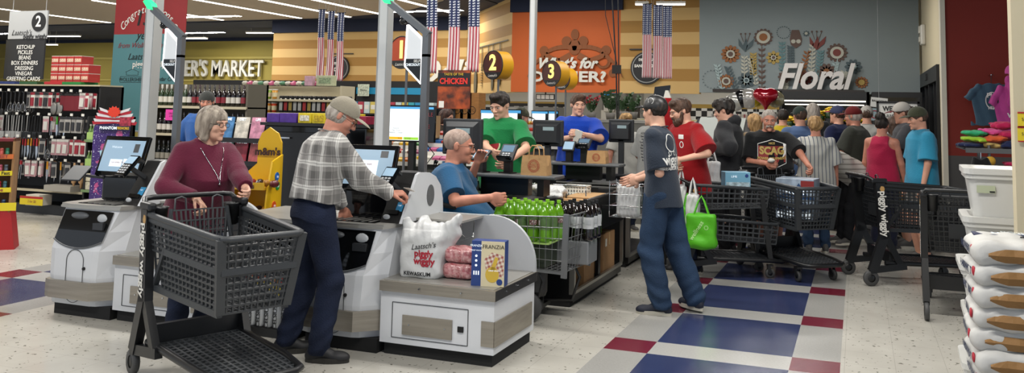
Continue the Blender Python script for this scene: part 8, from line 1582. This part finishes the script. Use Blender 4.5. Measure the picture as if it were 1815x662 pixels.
# shirts on hangers before the red wall
def hung_tee(px, py, Y, w, h, m_, label, name='hanging_shirt', hood=False):
    p = AY(px, py, Y); t = thing(name, label, 'shirt', tuple(p)); v = Vox((-w*.8, -.09, -h*1.05), (w*.8, .09, .25), .009)
    v.loft((0, 0, -h), (0, 0, 0), (0, 0, 0), (1, 0, 0), (0, 1, 0), [0, .6, .88, 1], [w*.5, w*.5, w*.46, w*.2], [.045, .045, .035, .03])
    for q in (-1, 1): v.cap((q*w*.35, 0, -.06), (q*w*.66, 0, -h*.38), .05, .055, .02, flat1=True)
    if hood: v.ell((0, 0, .05), (.1, .07, .11), .02); v.cap((0, -.03, -.02), (0, -.045, -.3), .06, .1, .03)
    v.disp(lambda X, Y, Z: .006*np.sin(X*40+Z*12)); b = v.build('garment', m_, t); MB().tube([(0, 0, -.02), (0, 0, .12), (.02, 0, .15), (.04, 0, .12)], .005, 6).build('hanger_hook', SK, t); MB().bar((0, 0, .14), (0, 15.6-Y, .14), .012, .012).build('wall_hook', CHROME, t); return b
b = hung_tee(1757, 148, 15.3, .56, .69, cloth('slate_blue', '#3d5568'), 'slate blue t-shirt with round white print hung on the red wall'); decal(text_mesh('PIG', .1, bold=.004), b, (0, -.1, -.2), EX, EZ, WTX); decal(ring_mesh(.1, .14, .014), b, (0, -.1, -.28), EX, EZ, WTX); decal(text_mesh('1937', .07, bold=.003), b, (0, -.1, -.4), EX, EZ, WTX)
b = hung_tee(1793, 150, 15.2, .46, .86, cloth('bubble_pink', '#b8468f'), 'bright pink hooded sweatshirt hung right of the slate t-shirt', 'hanging_hoodie', True); decal(text_mesh('W I', .1, bold=.004), b, (0, -.12, -.5), EX, EZ, WTX)
t = thing('pink_cap', 'pink baseball cap above the pink hooded sweatshirt', 'cap', tuple(AY(1794, 130, 15.1))); v = Vox((-.14, -.14, -.03), (.14, .14, .16), .007); v.ell((0, 0, .02), (.105, .11, .12), 0).plane((0, 0, -.01), (0, 0, -1)); v.build('crown', MATS['bubble_pink'], t); v = Vox((-.12, -.25, -.08), (.12, .0, .05), .007); v.ell((0, -.13, -.01), (.08, .09, .02), 0, np.array(rotm(.5))); v.build('brim', MATS['bubble_pink'], t); MB().bar((0, .08, .03), (0, .5, .03), .012, .012).build('wall_hook', CHROME, t)
# yellow tags on the column edge
for i, (py, lab) in enumerate(((212, 'upper'), (238, 'lower'))):
    p = AY(1810, py, 4.78); t = thing('price_sign', f'{lab} yellow price tag with red edge on the cream column', 'price tag', (p.x+.02, 4.785, p.z)); MB().box((0, 0, 0), (.07, .004, .075)).build('card', mat('sign_yellow', '#d6bd1c'), t); MB().box((0, -.003, .034), (.07, .003, .008)).box((0, -.003, -.036), (.07, .003, .006)).build('red_band', mat('sign_red', '#a81c1c'), t); text('5.99', .022, (0, -.004, 0), EX, EZ, SK, t)

# white bins, stacked
BIN = mat('bin_white', '#c6c6c2', .35); LBW = mat('label_greenish', '#aeb69a', .5)
def bin_(loc, label, h, rz):
    t = thing('storage_bin', label, 'bin', loc, rz); v = MB(); w0, d0, w1, d1 = .50, .33, .60, .42
    def rr(w, d, z, r=.05, n=5):
        o = []
        for cx, cy, a0 in ((w/2-r, d/2-r, 0), (-w/2+r, d/2-r, PI/2), (-w/2+r, -d/2+r, PI), (w/2-r, -d/2+r, 1.5*PI)):
            for i in range(n): a = a0+PI/2*i/(n-1); o.append((cx+r*math.cos(a), cy+r*math.sin(a), z))
        return o
    secs = [rr(w0, d0, 0), rr(w1-.03, d1-.03, h-.05), rr(w1-.03, d1-.03, h-.001), rr(w1-.07, d1-.07, h-.001), rr(w0-.04, d0-.04, .01)]; vs = sum(secs, []); n = 20
    v.add(vs, [(i*n+k, i*n+(k+1) % n, (i+1)*n+(k+1) % n, (i+1)*n+k) for i in range(4) for k in range(n)], smooth=True); v.add(secs[0], [tuple(range(n))[::-1]]); v.add(secs[4], [tuple(range(n))]); v.build('tub', BIN, t)
    k = MB()
    for z0, z1, o_ in ((h-.055, h-.03, .0), (h-.03, h, .02)):
        a = [rr(w1+o_, d1+o_, z0), rr(w1+o_, d1+o_, z1), rr(w1-.06, d1-.06, z1), rr(w1-.06, d1-.06, z0)]; k.add(sum(a, []), [(i*n+j, i*n+(j+1) % n, ((i+1) % 4)*n+(j+1) % n, ((i+1) % 4)*n+j) for i in range(4) for j in range(n)])
    k.box((0, 0, h+.004), (w1+.0, d1+.0, .014), bev=.006) if 'lid' in label else None
    k.build('rim', BIN, t); l = MB().box((-.2, -d1/2-.0+.012, h-.11), (.09, .004, .04)).build('label', LBW, t); MB().box((-.17, -d1/2+.009, h-.122), (.025, .003, .008)).build('bar_code', SK, l); return t
bx, by = .83, 5.32
for i, (bz, lab) in enumerate(((0, 'bottom'), (.26, 'second from the bottom'), (.52, 'middle'), (.78, 'second from the top'), (1.04, 'top'))):
    bin_((bx+(.0, .02, .0, .02, .03)[i], by, bz), f'{lab} white plastic bin of the stack beside the flour sacks', .31, -.05)
# flour sacks
SK_W = mat('sack_white', '#bdbcb8', .6, bump=.2, bscale=18); SK_B = mat('sack_brown', '#8a6538', .7, bump=.3, bscale=25); SK_N = mat('sack_navy', '#232a48', .6)
sx, sy = .70, 4.02; H_ = .086
nmn = ('bottom', 'second', 'third', 'fourth', 'fifth', 'sixth', 'seventh', 'eighth', 'ninth', 'tenth', 'eleventh', 'twelfth', 'top')
for i in range(13):
    rd = random.Random(i); t = thing('flour_sack', f'white paper flour sack with brown seam end, {nmn[i] if i in (0, 12) else nmn[i]+" from the floor" } in the stack', 'sack', (sx+rd.uniform(-.015, .015), sy+rd.uniform(-.012, .012), i*H_), rd.uniform(-.06, .06))
    v = Vox((-.30, -.22, -.01), (.30, .22, .15), .007); v.boxr((0, 0, .047), (.265, .185, .047), .042, 0); v.disp(lambda X, Y, Z: .006*np.sin(X*22+Y*13+i)*np.sin(Y*25+i*2)+.003*np.sin(X*60+Z*40)); v.build('paper', SK_W, t)
    k = MB(); zz = .03; vs = []; N = 14
    for j in range(N+1):
        x = -.215+.43*j/N; b = .186+.003*math.sin(j*1.7+i); hh = .027*min(1, (j+.6)/2.2, (N-j+.6)/2.2); vs += [(x, -b+.004, .042-hh), (x, -b-.012, .044), (x, -b, .042+hh)]
    k.add(vs, [(3*j+a, 3*j+3+a, 3*j+4+a, 3*j+1+a) for j in range(N) for a in (0, 1)]); k.build('seam_end', SK_B, t)
    if 1:
        text('HARDWHEAT', .04, (-.27, .03, .05), -EY, EZ, mat('ink_navy', '#1c2a4a'), t, bold=.002, name='side_print'); MB().sphere((-.266, -.12, .055), (.006, .03, .02), 8, 6).build('red_mark', PR, t)
    if i == 12:
        k = MB().box((0, .12, .088), (.46, .09, .012), bev=.004).build('navy_band', SK_N, t); text('HONEYCOMB', .05, (0, .12, .0955), EX, EY, SCW, k, bold=.002); text('ENRICHED FLOUR', .028, (0, .17, .0955), EX, EY, SCW, k)
        k = MB().tube([(.0+.06*math.cos(a), .03+.025*math.sin(a), .095) for a in np.linspace(0, 2*PI, 24, endpoint=False)], .0025, 4, closed=True); k.build('oval_print', INKB, t); text('NET WT 50 LB', .022, (.08, -.06, .0955), EX, EY, INKB, t)
